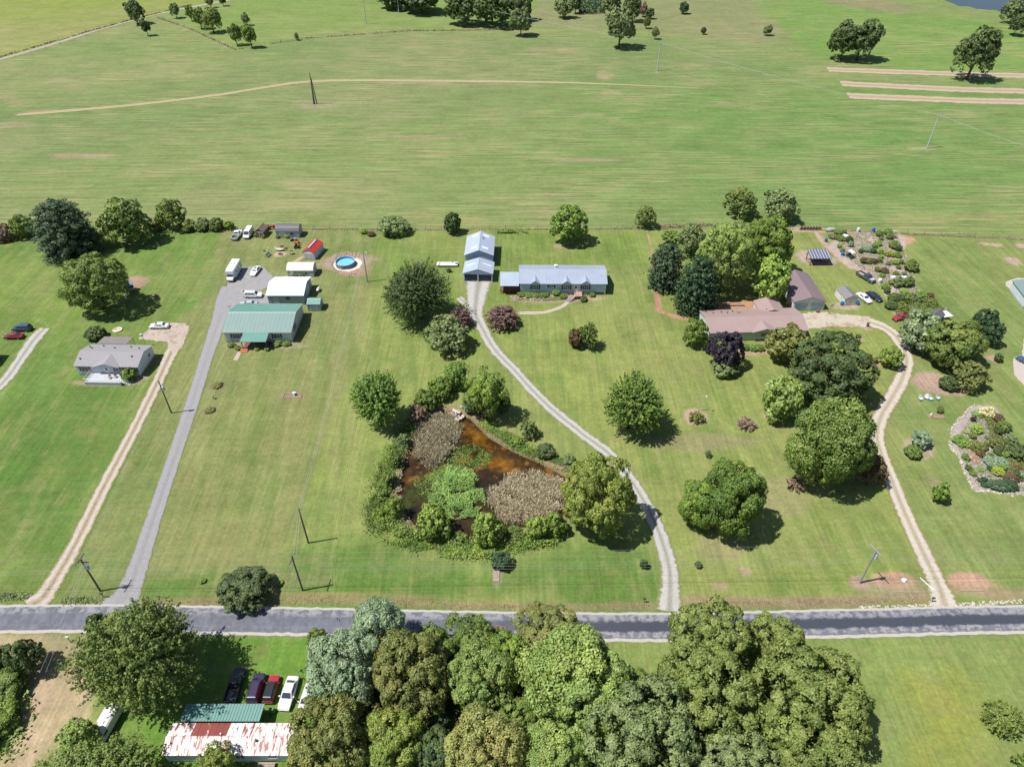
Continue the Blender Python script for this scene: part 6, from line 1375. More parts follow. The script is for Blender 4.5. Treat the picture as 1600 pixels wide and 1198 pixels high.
# camper at the bottom left
p = at(168,1138); t = thing('camper_trailer', 'white camper trailer half buried under the trees at the bottom left', 'camper', (p.x, p.y, .0), math.radians(82)); t.scale = (.82,)*3
m = MB(); m.loft([[(x, -w, .5), (x, -w, z-.25), (x, -w+.25, z), (x, w-.25, z), (x, w, z-.25), (x, w, .5)] for x, z, w in ((-3.6,1.6,1.1),(-3.4,2.5,1.2),(3.0,2.6,1.2),(3.5,2.2,1.15),(3.6,1.4,1.1))]); m.build('body', P_white, t)
for s_ in (-1, 1):
    MB().box(-1.8,-.8,s_*1.2-.02,s_*1.2+.02,1.5,2.1).build('window', M_glass, t); MB().tube((0,s_*1.0,.33),(0,s_*1.19,.33),.33,n=12).build('wheel', M_tyre, t)
MB().box(-.3,.3,-.3,.3,2.58,2.72).build('roof_vent', M_trim, t); MB().tube((3.5,0,.5),(4.7,0,.5),.06).build('tow_bar', M_metal, t)

# small machines and garden vehicles
def tractor(px, py, facing, col, label, sc=1.0, bucket=False, name='garden_tractor'):
    p = at(px, py); t = thing(name, label, 'tractor', p, math.radians(facing)); t.scale = (sc,)*3
    roundbox(MB(), .1, 1.3, -.32, .32, .55, 1.1).build('bonnet', col, t); MB().box(-.9, .1, -.25, .25, .45, .7).build('chassis', M_bump, t)
    MB().box(-.75,-.25,-.28,.28,.85,.95).box(-.8,-.7,-.28,.28,.95,1.35).build('seat', M_blk, t); MB().tube((-.1,0,.9),(-.25,0,1.3),.03).tube((-.25,0,1.28),(-.29,0,1.33),.2,n=10).build('steering_wheel', M_blk, t)
    for s_ in (-1, 1):
        MB().tube((-.7,s_*.35,.5),(-.7,s_*.65,.5),.5,n=12).build('rear_wheel', M_tyre, t); MB().tube((1.0,s_*.35,.3),(1.0,s_*.55,.3),.3,n=10).build('front_wheel', M_tyre, t); MB().box(-1.1,-.3,s_*.5-.16,s_*.5+.16,1.0,1.05).build('mudguard', col, t)
    if bucket: MB().path([(.2,-.4,1.0),(1.4,-.4,1.5),(1.9,-.4,.4)],.06).path([(.2,.4,1.0),(1.4,.4,1.5),(1.9,.4,.4)],.06).build('loader_arm', col, t); MB().box(1.8,2.3,-.8,.8,.1,.16).box(1.8,1.86,-.8,.8,.16,.6).build('bucket', col, t)
    return t
M_or = mat('orange_paint', (.46,.13,.04), .5); M_rd = mat('red_paint', (.38,.03,.025), .5)
tractor(423,358,20,M_rd,'red garden tractor in the gap between brown shed and dark grey shed',1.15)
tractor(464,386,100,M_or,'orange tractor with a loader left of the red roofed shed',1.1,True)
t = tractor(459,376,10,mat('grey_paint', (.3,.3,.32), .5),'grey riding mower in front of the dark grey shed',.8)
p = at(1328,402); t = thing('golf_cart', 'golf cart with a white canopy beside the vegetable beds', 'golf cart', p, math.radians(-72))
MB().box(-1.1,1.1,-.55,.55,.3,.5).box(.75,1.15,-.55,.55,.5,.85).build('body', mat('dark_green_cart', (.03,.05,.045), .5), t); MB().box(-.5,0,-.5,.5,.5,.8).box(-.6,-.5,-.5,.5,.8,1.2).build('seat', M_blk, t)
MB().box(-1.0,.9,-.62,.62,1.85,1.93).build('canopy', P_white, t); MB().box(-1.6,-.7,-.5,.5,.55,.6).build('cargo_tray', M_bump, t)
for x in (-.9,.8):
    for y in (-.5,.5): MB().tube((x,y,.5),(x,y,1.86),.025).build('post', M_metal, t); MB().tube((x*.9,y*.9,.24),(x*.9,y*1.25,.24),.24,n=10).build('wheel', M_tyre, t)

# ------------------------------------------------------------------ poles and lines
M_pole = mat('grey_pole_wood', (.30,.28,.27), .9, var=.15, scale=2, stretch=(1,1,.2)); M_pole2 = mat('dark_pole_wood', (.11,.09,.08), .9, var=.15); M_ins = mat('insulator', (.55,.56,.58), .4)
M_wire = mat('aluminium_wire', (.42,.43,.44), .5, var=.02); M_tr = mat('transformer_grey', (.42,.48,.54), .5)
TOPS = {}
def pole(key, px, py, tx, ty, label, wood=M_pole, arms=(), trans=False, lamp=False, r=.17, double=False, name='utility_pole'):
    p = at(px, py); rr = ray(tx, ty); k = p.y/rr[1]; h_ = min(13.5, CAM_H+rr[2]*k)
    t = thing(name, label, 'utility pole', p, 0); MB().tube((0,0,-.2),(0,0,h_),r,r*.72,8).build('pole', wood, t)
    for z, ln, ang in arms:
        a = math.radians(ang); d = Vector((math.cos(a), math.sin(a), 0)); n = Vector((-d.y, d.x, 0)); zz = h_-z
        q = MB(); R_ = Matrix.Rotation(a, 4, 'Z'); q.box(-ln/2, ln/2, .15, .27, zz-.07, zz+.07, R_); o = q.build('crossarm', wood if wood is M_pole2 else M_pole, t)
        for u in (-ln/2+.08, 0, ln/2-.08): MB().tube(R_ @ Vector((u,.21,zz+.07)), R_ @ Vector((u,.21,zz+.27)), .05, .03, 6).build('insulator', M_ins, t)
        MB().path([R_ @ Vector((-ln*.32,.2,zz)), R_ @ Vector((0,.18,zz-.7)), R_ @ Vector((ln*.32,.2,zz))], .03).build('brace', M_metal, t)
    if trans: MB().tube((.42,-.05,h_-2.5),(.42,-.05,h_-1.5),.27,.27,10).tube((.42,-.05,h_-1.5),(.42,-.05,h_-1.42),.27,.1,10).build('transformer', M_tr, t); MB().box(.1,.3,-.1,.0,h_-2.3,h_-1.7).build('bracket', M_metal, t)
    if lamp: MB().path([(0,0,h_-.3),(.5,-.2,h_),(1.0,-.4,h_)],.03).build('lamp_arm', M_metal, t); MB().tube((1.0,-.4,h_-.12),(1.0,-.4,h_+.1),.22,.12,8).build('lamp_head', M_ins, t)
    if double:
        MB().tube((.9,.2,-.2),(.25,.05,h_*.82),r,r*.7,8).build('pole', wood, t); MB().tube((-.5,-.1,-.2),(-.05,0,h_*.74),r,r*.7,8).build('pole', wood, t)
    TOPS[key] = Vector((p.x, p.y, h_)); return t
pole('A',157,923,127,873,'roadside utility pole with transformer at the foot of the grey asphalt driveway',M_pole2,((.15,2.5,84),(1.1,1.8,0)),True)
pole('B',473,922,457,868,'roadside utility pole right of the lone roadside tree',M_pole2,((.9,2.4,86),))
pole('C',1343,910,1375,857,'grey roadside utility pole with transformer left of the right driveway mouth',M_pole,((.3,2.5,112),),True,r=.19)
pole('D',482,848,466.5,794,'slim pole standing on the lawn between road and green roofed house',M_pole2)
pole('E',268,645,254,595,'utility pole with a transformer between the two left driveways',M_pole2,(),True)
pole('F',574,440,566,393,'tall lawn pole with a lamp beside the round swimming pool',M_pole,(),lamp=True,r=.18)
pole('G',492,163,488,114,'braced dark pole cluster standing alone in the hay field',mat('weathered_dark_wood',(.13,.12,.11),.9),(),double=True,r=.24)
pole('H',1027,111,1031,67,'pale grey pole in the hay field near the large far tree',mat('pale_grey_pole',(.42,.43,.45),.7),((.3,1.4,60),),r=.28)
pole('I',1448,232,1465,180,'pale grey pole in the green field near the right edge',mat('pale_grey_pole',(.42,.43,.45),.7),((.3,1.4,120),),r=.24)
pole('J',572,38,569,-8,'thin pale pole in the far pasture left of the dark wood',mat('pale_grey_pole',(.42,.43,.45),.7),(),r=.28)
pole('K',623,20,621,-20,'second pale pole in the far pasture under the dark wood',mat('pale_grey_pole',(.42,.43,.45),.7),(),r=.28)
pole('Y',1091,642,1098,617,'short grey yard lamp pole rising from the mulch ring',mat('pale_grey_pole',(.42,.43,.45),.7),(),lamp=True,r=.09,name='lamp_pole')
def wire(label, a, b, sag, r=.014, group=None):
    a = Vector(a); b = Vector(b); n = 14; pts = [a+(b-a)*(i/n)-Vector((0,0,sag*4*(i/n)*(1-i/n))) for i in range(n+1)]
    o = MB().path(pts, r, 3).build('power_line', M_wire); return tag(o, label, 'power line', group)
A_, B_, C_ = TOPS['A'], TOPS['B'], TOPS['C']; LW = A_+Vector((-75,-1.5,0)); RE = C_+Vector((85,1.5,0))
arm = lambda k: Vector((.12, 1.15*k, .1))
for (n0, P, n1, Q, zz) in (('off the left edge', LW, 'the transformer pole', A_, (0, 0)), ('the transformer pole', A_, 'the middle roadside pole', B_, (0, -.8)), ('the middle roadside pole', B_, 'the grey right pole', C_, (-.8, -.2)), ('the grey right pole', C_, 'off the right edge', RE, (-.2, 0))):
    for k, w_ in ((-1, 'near'), (0, 'middle'), (1, 'far')):
        wire(f'{w_} roadside conductor wire running from {n0} to {n1}', P+arm(k)+Vector((0,0,zz[0]+.2)), Q+arm(k)+Vector((0,0,zz[1]+.2)), .9 if (Q-P).length > 50 else .35, group='conductors along the road')
    for k, w_ in ((0, 'upper'), (1, 'lower')):
        wire(f'{w_} communication cable strung low from {n0} to {n1}', P+Vector((0,-.1,-2.6-k*.8)), Q+Vector((0,-.1,-2.6-k*.8)), .8, .018, group='low cables along the road')
for k in (0, 1):
    wire(['left service wire from the middle roadside pole to the lawn pole', 'right service wire from the middle roadside pole to the lawn pole'][k], B_+Vector((.1+k*.5,0,-.4)), TOPS['D']+Vector((k*.3,0,-.1)), .2)
    wire(['left of the twin wires from lawn pole to pool pole', 'right of the twin wires from lawn pole to pool pole'][k], TOPS['D']+Vector((k*.35,0,-.1)), TOPS['F']+Vector((k*.35,0,-.2)), 1.5, .016)
    wire(['left wire from the transformer pole up to the pole between the left driveways', 'right wire from the transformer pole up to the pole between the left driveways'][k], A_+Vector((k*.4,0,-.3)), TOPS['E']+Vector((k*.4,0,-.2)), .8)
    wire(['left wire crossing the road down to the brown field', 'right wire crossing the road down to the brown field'][k], A_+Vector((k*.4,0,-1.0)), at(62+k*9, 1050, 3), .4)
    wire(['far one of the hay field wires between the two pale grey poles', 'near one of the hay field wires between the two pale grey poles'][k], TOPS['H']+Vector((-.5+k,k*-.9,.2)), TOPS['I']+Vector((-.5+k,k*-.9,.2)), 1.6, .035)
    wire(['far one of the wires leaving the right pale pole over the edge', 'near one of the wires leaving the right pale pole over the edge'][k], TOPS['I']+Vector((-.5+k,k*-.9,.2)), at(1800+k*4, 281, 10), 1.6, .035)
    wire(['far one of the hay field wires climbing to the top edge', 'near one of the hay field wires climbing to the top edge'][k], at(560, -36, 12)+Vector((k*2,0,0)), TOPS['H']+Vector((-.5+k,k*-.9,.2)), 2.5, .04)

# ------------------------------------------------------------------ fences
M_post = mat('grey_fence_post', (.20,.18,.16), .9); M_fw = mat('fence_wire', (.28,.26,.24), .6)
postm = MB().tube((0,0,-.1),(0,0,1.35),.07,.06,5).mesh('post', M_post)
def fence(label, pts, step=4.2, name='wire_fence', ht=1.35, r=.014):
    C = PW(pts); c0 = C[0]; t = thing(name, label, 'fence', (c0[0], c0[1], 0)); sl = np.linalg.norm(np.diff(C, axis=0), axis=1); tot = sl.sum(); cs = np.r_[0, np.cumsum(sl)]
    pp = []
    for k in range(int(tot/step)+1):
        d = min(k*step, tot-.01); i = int(np.searchsorted(cs, d, side='right')-1); f = (d-cs[i])/sl[i]; q = C[i]+(C[i+1]-C[i])*f-c0; pp.append(q)
        link('post', postm, t, (q[0], q[1], 0), random.uniform(0, 6), (1, 1, ht/1.35*random.uniform(.92, 1.06)))
    m = MB()
    for z in (.35, .75, 1.15): m.path([(q[0], q[1], z*ht/1.35) for q in pp], r, 3)
    m.build('wires', M_fw, t); return t
fence('long wire fence between the hay field and the back gardens', [(290,360),(450,357.5),(600,358),(700,358.5),(900,357.5),(1020,357),(1240,358.5),(1380,362),(1420,365),(1600,373),(1660,377)], 5.0)
fence('far wire fence along the near side of the farm lane', [(0,98),(100,69),(170,47),(245,27)], 9, ht=1.5)
fence('far wire fence on the upper side of the farm lane', [(0,88),(100,59),(200,32),(300,6)], 9, ht=1.5)
fence('far pasture fence at the back of the hay field', [(245,26),(300,46),(366,77),(480,60),(640,48),(820,46)], 9, ht=1.5)
fence('low wire line from the blue house to the pines', [(950,426.5),(980,427.5),(1020,428.5)], 5, ht=.9)

# ------------------------------------------------------------------ around the houses
# swimming pool
p = at(540,414); t = thing('swimming_pool', 'round above ground swimming pool with blue water on a pale gravel pad', 'pool', p)
R_ = 2.75; n = 24; m = MB(); vs = []
for r, z in ((R_, 0), (R_, 1.25), (R_+.06, 1.25), (R_+.06, 1.32), (R_-.16, 1.32), (R_-.16, .9), ): vs += [(r*math.cos(2*math.pi*k/n), r*math.sin(2*math.pi*k/n), z) for k in range(n)]
wall_f = [(i*n+k, i*n+(k+1) % n, (i+1)*n+(k+1) % n, (i+1)*n+k) for i in range(1) for k in range(n)]; m.add(vs[:2*n], wall_f); m.build('wall', mat('pool_wall_blue_grey', (.12,.15,.19), .6), t)
MB().add(vs[n:5*n], [(i*n+k, i*n+(k+1) % n, (i+1)*n+(k+1) % n, (i+1)*n+k) for i in range(3) for k in range(n)]).build('rim', mat('pool_rim', (.25,.30,.36), .5), t)
MB().add([((R_-.15)*math.cos(2*math.pi*k/n), (R_-.15)*math.sin(2*math.pi*k/n), z) for z in (.60, 1.30) for k in range(n)], [(k, n+k, n+(k+1) % n, (k+1) % n) for k in range(n)]).build('liner', mat('blue_pool_liner', (.02,.22,.48), .4), t)
MB().add([((R_-.16)*math.cos(2*math.pi*k/n), (R_-.16)*math.sin(2*math.pi*k/n), .72) for k in range(n)], [tuple(range(n))]).build('water', mat('blue_pool_water', (.16,.46,.66), .15, var=.05), t)
MB().path([(-1.1,-R_+.2,.9),(-1.1,-R_+.1,1.8),(-1.1,-R_-.4,1.7),(-1.1,-R_-.7,0)],.04).path([(-.6,-R_+.2,.9),(-.6,-R_+.1,1.8),(-.6,-R_-.4,1.7),(-.6,-R_-.7,0)],.04).build('ladder', M_trim, t)
slab('pool_pad', [(520,414),(529,404),(551,402),(564,405),(566,412),(560,420),(545,425),(526,422)], mat('white_gravel_plain', soilc(212,204,190), .95, var=.15, scale=5), z=.05, rag=.15)
# scattered stones round the pool and in the beds
def stones(name, pts, n, size, colr, seed=0, polygon=True, zs=.6, width=.6):
    r = np.random.default_rng(seed); P = PW(pts); b = MB()
    if polygon:
        lo, hi = P.min(0), P.max(0); Q = lo+(hi-lo)*r.random((n*6, 2)); Q = Q[inside(Q[:, 0], Q[:, 1], P)][:n]
    else:
        sl = np.linalg.norm(np.diff(P, axis=0), axis=1); cs = np.r_[0, np.cumsum(sl)]; tt = np.linspace(0, cs[-1]*.999, n); i = np.searchsorted(cs, tt, side='right')-1; f = (tt-cs[i])/sl[i]; Q = P[i]+(P[i+1]-P[i])*f[:, None]+r.normal(size=(n, 2))*width*.3
    for q in Q:
        a = size*r.uniform(.5, 1.3); b.ball((q[0], q[1], a*zs*.25), a*r.uniform(.7, 1.2)*.5, a*.5, a*zs*.5, 6, 4, .25)
    return tag(b.build(name, colr), kind='stuff')
M_st1 = mat('mixed_stone', soilc(170,150,134), .95, var=.35, scale=1.5); M_st2 = mat('pale_stone', soilc(196,186,172), .95, var=.2, scale=2); M_st3 = mat('brick_red_stone', soilc(168,130,112), .95, var=.25, scale=2)
stones('pool_stones', [(515,406),(527,397),(545,394),(562,397),(566,408),(556,404),(540,401),(527,404),(519,413),(524,422),(534,428),(556,426),(560,434),(530,430),(517,420)], 220, .45, M_st1, 1)
stones('bed_stones', [(795,464),(808,462),(850,466),(848,473),(812,473),(800,470)], 90, .5, M_st1, 2)
stones('garden_edging', [(1486,700),(1487,668),(1512,640),(1524,633)], 55, .42, M_st2, 3, False)
stones('garden_edging', [(1486,700),(1498,712),(1508,738),(1522,766),(1580,772),(1640,774)], 95, .42, M_st2, 4, False)
stones('garden_edging', [(1296,388),(1310,400),(1325,415),(1345,425),(1372,440),(1388,470)], 70, .35, M_st2, 5, False)
stones('garden_edging', [(1412,392),(1424,425),(1432,450),(1450,466),(1478,482)], 60, .45, M_st2, 6, False)
stones('rubble', [(1512,702),(1520,704),(1530,722),(1524,726),(1512,712)], 26, .8, M_st3, 7)
stones('rubble', [(700,640),(722,636),(728,652),(720,662),(704,652)], 30, .8, M_st2, 8)
stones('bed_stones', [(418,474),(475,473),(475,476),(418,477)], 60, .4, M_st3, 9)
stones('pond_outlet_stones', [(778,862),(788,862),(786,868),(776,868)], 8, .5, M_st2, 10)
stones('roadside_gravel', [(1340,947),(1460,944),(1600,936),(1600,942),(1460,948),(1340,951)], 260, .3, M_st2, 11)
# propane tank, low white cover, barrels
def barrel(px, py, label, col, cat='barrel', r=.34, ht=.95, lid=None, group=None, name='rain_barrel', z=0):
    p = at(px, py, z); t = thing(name, label, cat, p, 0, group); m = MB(); zz = [(0,.86),(ht*.12,.94),(ht*.5,1.06),(ht*.88,.94),(ht,.84)]
    m.loft([[(r*k*math.cos(2*math.pi*i/12), r*k*math.sin(2*math.pi*i/12), z_) for i in range(12)] for z_, k in zz]); m.build('drum', col, t, smooth=False)
    for z_ in (ht*.3, ht*.68): MB().tube((0,0,z_),(0,0,z_+.04),r*1.07,n=12).build('hoop', col, t)
    return t
M_bb = mat('blue_plastic', (.015,.13,.42), .4); M_wb = mat('white_plastic', (.62,.63,.62), .4)
barrel(1315,476.5,'blue barrel at the left front corner of the white walled shed',M_bb,r=.42,ht=1.1); barrel(1339.5,476,'blue barrel at the right front corner of the white walled shed',M_bb,r=.42,ht=1.1)
barrel(1364,362,'blue barrel on the back fence behind the vegetable garden',M_bb,r=.45,ht=1.3); barrel(1340,362.5,'white barrel on the back fence behind the vegetable garden',M_wb,r=.45,ht=1.35)
barrel(1290,377.5,'blue barrel at the upper left end of the garden path',M_bb,r=.42,ht=1.1); barrel(1316,399,'blue barrel left of the golf cart',M_bb,r=.48,ht=1.0); barrel(1374,441,'pale barrel beside the front of the dark pickup',M_wb,r=.5,ht=1.1)
barrel(728,438.5,'blue barrel inside the left side of the front carport',M_bb,r=.4,ht=1.1); barrel(1320,371,'white tub among the upper garden plants',M_wb,r=.9,ht=.8,name='garden_tub')
barrel(426,1112,'green lidded bin in the shade beside the green lean-to roof',mat('green_bin', (.08,.22,.07), .5),'bin',.42,1.1,name='waste_bin')
def tank(px, py, L, r, rz, label, col, name='propane_tank'):
    p = at(px, py); t = thing(name, label, 'tank', p, rz); m = MB(); n = 12
    m.loft([[(x, rr*math.cos(2*math.pi*i/n), r+.25+rr*math.sin(2*math.pi*i/n)) for i in range(n)] for x, rr in ((-L/2,r*.25),(-L/2+.12,r*.7),(-L/2+.35,r),(L/2-.35,r),(L/2-.12,r*.7),(L/2,r*.25))]); m.build('cylinder', col, t, smooth=True)
    for x in (-L*.28, L*.28): MB().box(x-.08,x+.08,-r*.8,r*.8,0,.4).build('foot', M_conc, t)
    MB().tube((0,0,2*r+.2),(0,0,2*r+.42),.14,n=8).build('valve_cover', col, t)
tank(499-1,455,1.9,.42,1.45,'white propane tank right of the white roofed workshop',M_wb)
tank(1243,492,1.7,.4,1.3,'white propane tank behind the mauve roofed house near the garage',M_wb)
p = at(699,415); t = thing('raised_cold_frame', 'low long box with a flat white lid on the lawn left of the blue garage', 'cold frame', p, 0)
MB().box(-2.9,2.9,-.65,.65,0,.55).build('box', mat('weathered_wood', (.3,.24,.19)), t); MB().box(-3.0,-.03,-.95,.95,.56,.64).build('lid', M_white, t); MB().box(.03,3.0,-.95,.95,.56,.64).build('lid', M_white, t); MB().tube((1.6,.5,.6),(1.6,.5,.95),.14).build('vent', M_vent, t)
# deck-side grill, playhouse, paddling pool, toys
p = at(203,455); t = thing('playhouse', 'small weathered playhouse with a steep roof on the bare soil circle', 'playhouse', p, -.5)
for x in (-.9,.9):
    for y in (-.9,.9): MB().tube((x,y,0),(x,y,2.2),.07).build('post', M_wood, t)
MB().add([(-1.2,-1.2,2.1),(-1.2,1.2,2.1),(0,1.2,3.2),(0,-1.2,3.2),(1.2,-1.2,2.1),(1.2,1.2,2.1)], [(0,1,2,3),(3,2,5,4)]).build('roof', mat('grey_board', (.33,.34,.36), .8), t); MB().box(-1,1,-1,1,1.0,1.08).build('platform', M_wood, t)
MB().box(-.95,-.88,-.9,.9,1.08,1.9).box(-.9,.9,.88,.95,1.08,1.9).build('side_panel', mat('dark_blue_panel', (.03,.05,.09), .6), t); MB().add([(.9,-1,1.05),(1.5,-3.0,.15),(2.0,-2.8,.15),(1.4,-.8,1.05),(.9,-1,1.0),(1.5,-3,.1),(2,-2.8,.1),(1.4,-.8,1.0)], [(0,1,2,3),(7,6,5,4),(0,4,5,1),(2,6,7,3)]).build('slide', mat('slide_grey', (.25,.28,.30), .4), t)
p = at(184,516); t = thing('paddling_pool', 'white rimmed paddling pool with orange shapes on the grass behind the grey roofed mobile home', 'paddling pool', p, .3)
m = MB(); n = 16; nr = 6
for i in range(n):
    for j in range(nr): a = 2*math.pi*i/n; b_ = 2*math.pi*j/nr; m.v.append(((1.05+.16*math.cos(b_))*math.cos(a), (1.05+.16*math.cos(b_))*math.sin(a)*.9, .18+.16*math.sin(b_)))
m.f += [(i*nr+j, ((i+1) % n)*nr+j, ((i+1) % n)*nr+(j+1) % nr, i*nr+(j+1) % nr) for i in range(n) for j in range(nr)]; m.build('rim', M_wb, t, smooth=True)
MB().tube((0,0,.02),(0,0,.1),1.0,n=16).build('floor', mat('cream_vinyl', (.62,.52,.30), .5), t)
for q in ((-.4,.3),(.3,.1),(0,-.45),(.5,.5)): MB().ball((q[0],q[1],.16),.16,.16,.1).build('toy', M_or, t)
p = at(242,463); t = thing('toy_ride', 'small pinkish ride-on toy near the tip of the big tree shadow', 'toy', p, .5)
MB().box(-.6,.6,-.3,.3,.25,.45).box(.2,.5,-.3,.3,.45,.9).build('body', mat('pink_plastic', (.5,.3,.3), .5), t)
for x in (-.4,.4):
    for y in (-.35,.35): MB().tube((x,y-.05,.2),(x,y+.05,.2),.2,n=8).build('wheel', M_tyre, t)
p = at(188,537); t = thing('garden_play_table', 'small red and white play table right of the grey patio cover', 'play table', p, 0)
MB().box(-.8,.8,-.5,.5,.55,.62).build('top', M_wb, t); MB().box(-.5,.5,-.3,.3,.63,.8).build('tray', M_rd, t)
for x in (-.7,.7):
    for y in (-.4,.4): MB().box(x-.05,x+.05,y-.05,y+.05,0,.55).build('leg', M_wb, t)
p = at(228,540); t = thing('satellite_dish', 'satellite dish on a post behind the right end of the grey roofed mobile home', 'satellite dish', p, 0)
MB().tube((0,0,0),(0,0,3.2),.05).build('post', M_metal, t); MB().ball((0,-.1,3.3),.5,.16,.45,10,6).build('dish', M_wb, t)
# fire pit group
p = at(438,397.5); t = thing('fire_pit', 'round fire pit ring on a sandy circle in the yard behind the motorhome', 'fire pit', p)
for k in range(12): a = 2*math.pi*k/12; q = MB().box(-.16,.16,-.1,.1,0,.32).build('stone', M_st1, t); q.location = (.55*math.cos(a), .55*math.sin(a), 0); q.rotation_euler = (0,0,a+1.57)
MB().tube((0,0,.0),(0,0,.06),.5,n=12).build('ash', M_blk, t)
def bench(px, py, rz, label, col, w=1.5, name='garden_bench', cat='bench', group=None):
    p = at(px, py); t = thing(name, label, cat, p, rz, group)
    for k in range(4): MB().box(-w/2,w/2,-.25+k*.14,-.14+k*.14,.42,.46).build('slat', col, t)
    for k in range(3): MB().box(-w/2,w/2,.30,.34,.52+k*.16,.64+k*.16).build('slat', col, t)
    for x in (-w/2+.06, w/2-.06):
        for y in (-.2,.3): MB().box(x-.04,x+.04,y-.04,y+.04,0,.45 if y < 0 else 1.0).build('leg', col, t)
    return t
M_grn = mat('dull_green_paint', (.12,.20,.15), .7)
bench(441,389,.0,'red garden chair above the fire pit',M_rd,1.0,'garden_chair','chair'); bench(1359,561,.3,'red garden bench between shrubs inside the driveway bend',M_rd,1.5)
t = bench(420,400,1.3,'green metal glider bench left of the fire pit',M_grn,1.9,'glider_bench'); MB().box(-1.1,1.1,-.7,-.62,0,.08).box(-1.1,1.1,.7,.78,0,.08).build('runner', M_grn, t)
p = at(437,391.5); t = thing('hammock', 'pale striped hammock on a curved stand above the fire pit', 'hammock', p, -.15)
MB().path([(-1.9,0,1.1),(-1.3,0,.1),(0,0,.04),(1.3,0,.1),(1.9,0,1.1)],.05).build('stand', M_wood, t)
m = MB(); 
for i in range(9): x = -1.6+i*.4; z = .45+.45*(x/1.6)**2; w_ = .5*(1-(x/1.7)**2)+.06; m.v += [(x,-w_,z+.04),(x,w_,z+.04)]
m.f += [(2*i,2*i+2,2*i+3,2*i+1) for i in range(8)]; m.build('cloth', mat('pale_green_cloth', (.42,.50,.44), .8), t)
for (px, py, l) in ((413,393,'small dark metal chair left of the green glider bench'), (447,389,'small grey side table right of the hammock')):
    p = at(px, py); t = thing('garden_stool', l, 'stool', p); MB().tube((0,0,.4),(0,0,.46),.32,n=10).build('seat', M_vent, t)
    for k in range(3): a = k*2.1; MB().tube((.2*math.cos(a),.2*math.sin(a),.4),(.3*math.cos(a),.3*math.sin(a),0),.025).build('leg', M_vent, t)
p = at(456,397); t = thing('smoker_grill', 'small black and white barrel grill right of the fire pit', 'grill', p, .2)
MB().tube((-.45,0,.85),(.45,0,.85),.3,n=10).build('drum', M_blk, t); MB().box(-.4,.4,-.55,-.3,.8,.84).build('shelf', M_wb, t)
for x in (-.35,.35): MB().box(x-.03,x+.03,-.25,.25,0,.6).build('leg', M_vent, t)
# white and blue lawn chairs
for k, (px, py) in enumerate(((1437.5,625),(1446.5,623),(1453,625),(1464.5,624))):
    p = at(px, py); l = ['leftmost white and blue plastic lawn chair of the four', 'second white and blue lawn chair, touching its right neighbour', 'third white and blue lawn chair, touching its left neighbour', 'rightmost white and blue lawn chair standing apart'][k]
    t = thing('lawn_chair', l, 'chair', p, [.2,-.4,.3,.6][k], 'four white and blue lawn chairs'); MB().box(-.34,.34,-.34,.30,.36,.42).build('seat', M_wb, t)
    MB().add([(-.36,.28,.4),(.36,.28,.4),(.30,.50,1.15),(-.30,.50,1.15),(-.36,.34,.4),(.36,.34,.4),(.30,.56,1.15),(-.30,.56,1.15)], [(0,1,2,3),(7,6,5,4),(0,4,5,1),(1,5,6,2),(2,6,7,3),(3,7,4,0)]).build('backrest', M_wb, t)
    for x in (-.38,.38): MB().box(x-.05,x+.05,-.36,.34,.60,.66).build('armrest', M_wb, t); MB().box(x-.04,x+.04,-.34,-.26,0,.6).build('leg', mat('pale_blue_plastic', (.22,.42,.62), .5), t); MB().box(x-.04,x+.04,.26,.34,0,.6).build('leg', mat('pale_blue_plastic', (.22,.42,.62), .5), t)
p = at(1462,651); t = thing('wooden_planter', 'long low timber edged planter with a small white figure at its left end', 'planter', p, -.03)
for y in (-.5,.5): MB().box(-1.7,1.7,y-.07,y+.07,0,.22).build('board', M_wood, t)
for x in (-1.64,1.64): MB().box(x-.06,x+.06,-.43,.43,0,.22).build('board', M_wood, t)
MB().box(-1.56,1.56,-.42,.42,0,.15).build('soil', mat('mulch', s(140,112,92), .95, var=.3, scale=5), t)
p = at(1454,650,.15); t = thing('garden_figure', 'small white garden figure at the left end of the timber planter', 'ornament', p); MB().ball((0,0,.35),.28,.25,.35).build('figure_body', M_wb, t); MB().ball((0,0,.78),.16,.16,.18).build('head', M_wb, t)
p = at(457,619); t = thing('raised_bed', 'small framed flower strip with a white urn on the lawn of the green roofed house', 'flower bed', p, -.02)
for y in (-.7,.7): MB().box(-2.1,2.1,y-.05,y+.05,0,.16).build('board', M_wood, t)
for x in (-2.05,2.05): MB().box(x-.05,x+.05,-.65,.65,0,.16).build('board', M_wood, t)
p = at(460,617); t = thing('garden_urn', 'pale blue-white urn standing in the small framed flower strip', 'urn', p); MB().loft([[(r_*math.cos(2*math.pi*i/10), r_*math.sin(2*math.pi*i/10), z_) for i in range(10)] for z_, r_ in ((0,.25),(.1,.12),(.3,.14),(.55,.36),(.72,.42))]).build('bowl', mat('pale_blue_urn', (.40,.58,.68), .5), t)
p = at(334,623); t = thing('garden_ornament', 'small teal ornament between two low flower patches beside the grey driveway', 'ornament', p); MB().tube((0,0,0),(0,0,.6),.05).build('stem', M_vent, t); MB().ball((0,0,.75),.3,.3,.25,8,5,.2).build('globe', mat('teal_glaze', (.10,.26,.26), .4), t)
p = at(778,890); t = thing('footbridge', 'small plank footbridge running from the round dark bush toward the road', 'footbridge', at(776,894), 1.55)
for k in range(12): MB().box(-1.9+k*.32,-1.62+k*.32,-.5,.5,.10,.16).build('plank', mat('pale_plank', s(150,138,120), .9, var=.15), t)
for y in (-.5,.5): MB().box(-1.9,1.9,y-.05,y+.05,0,.10).build('beam', M_wood, t)
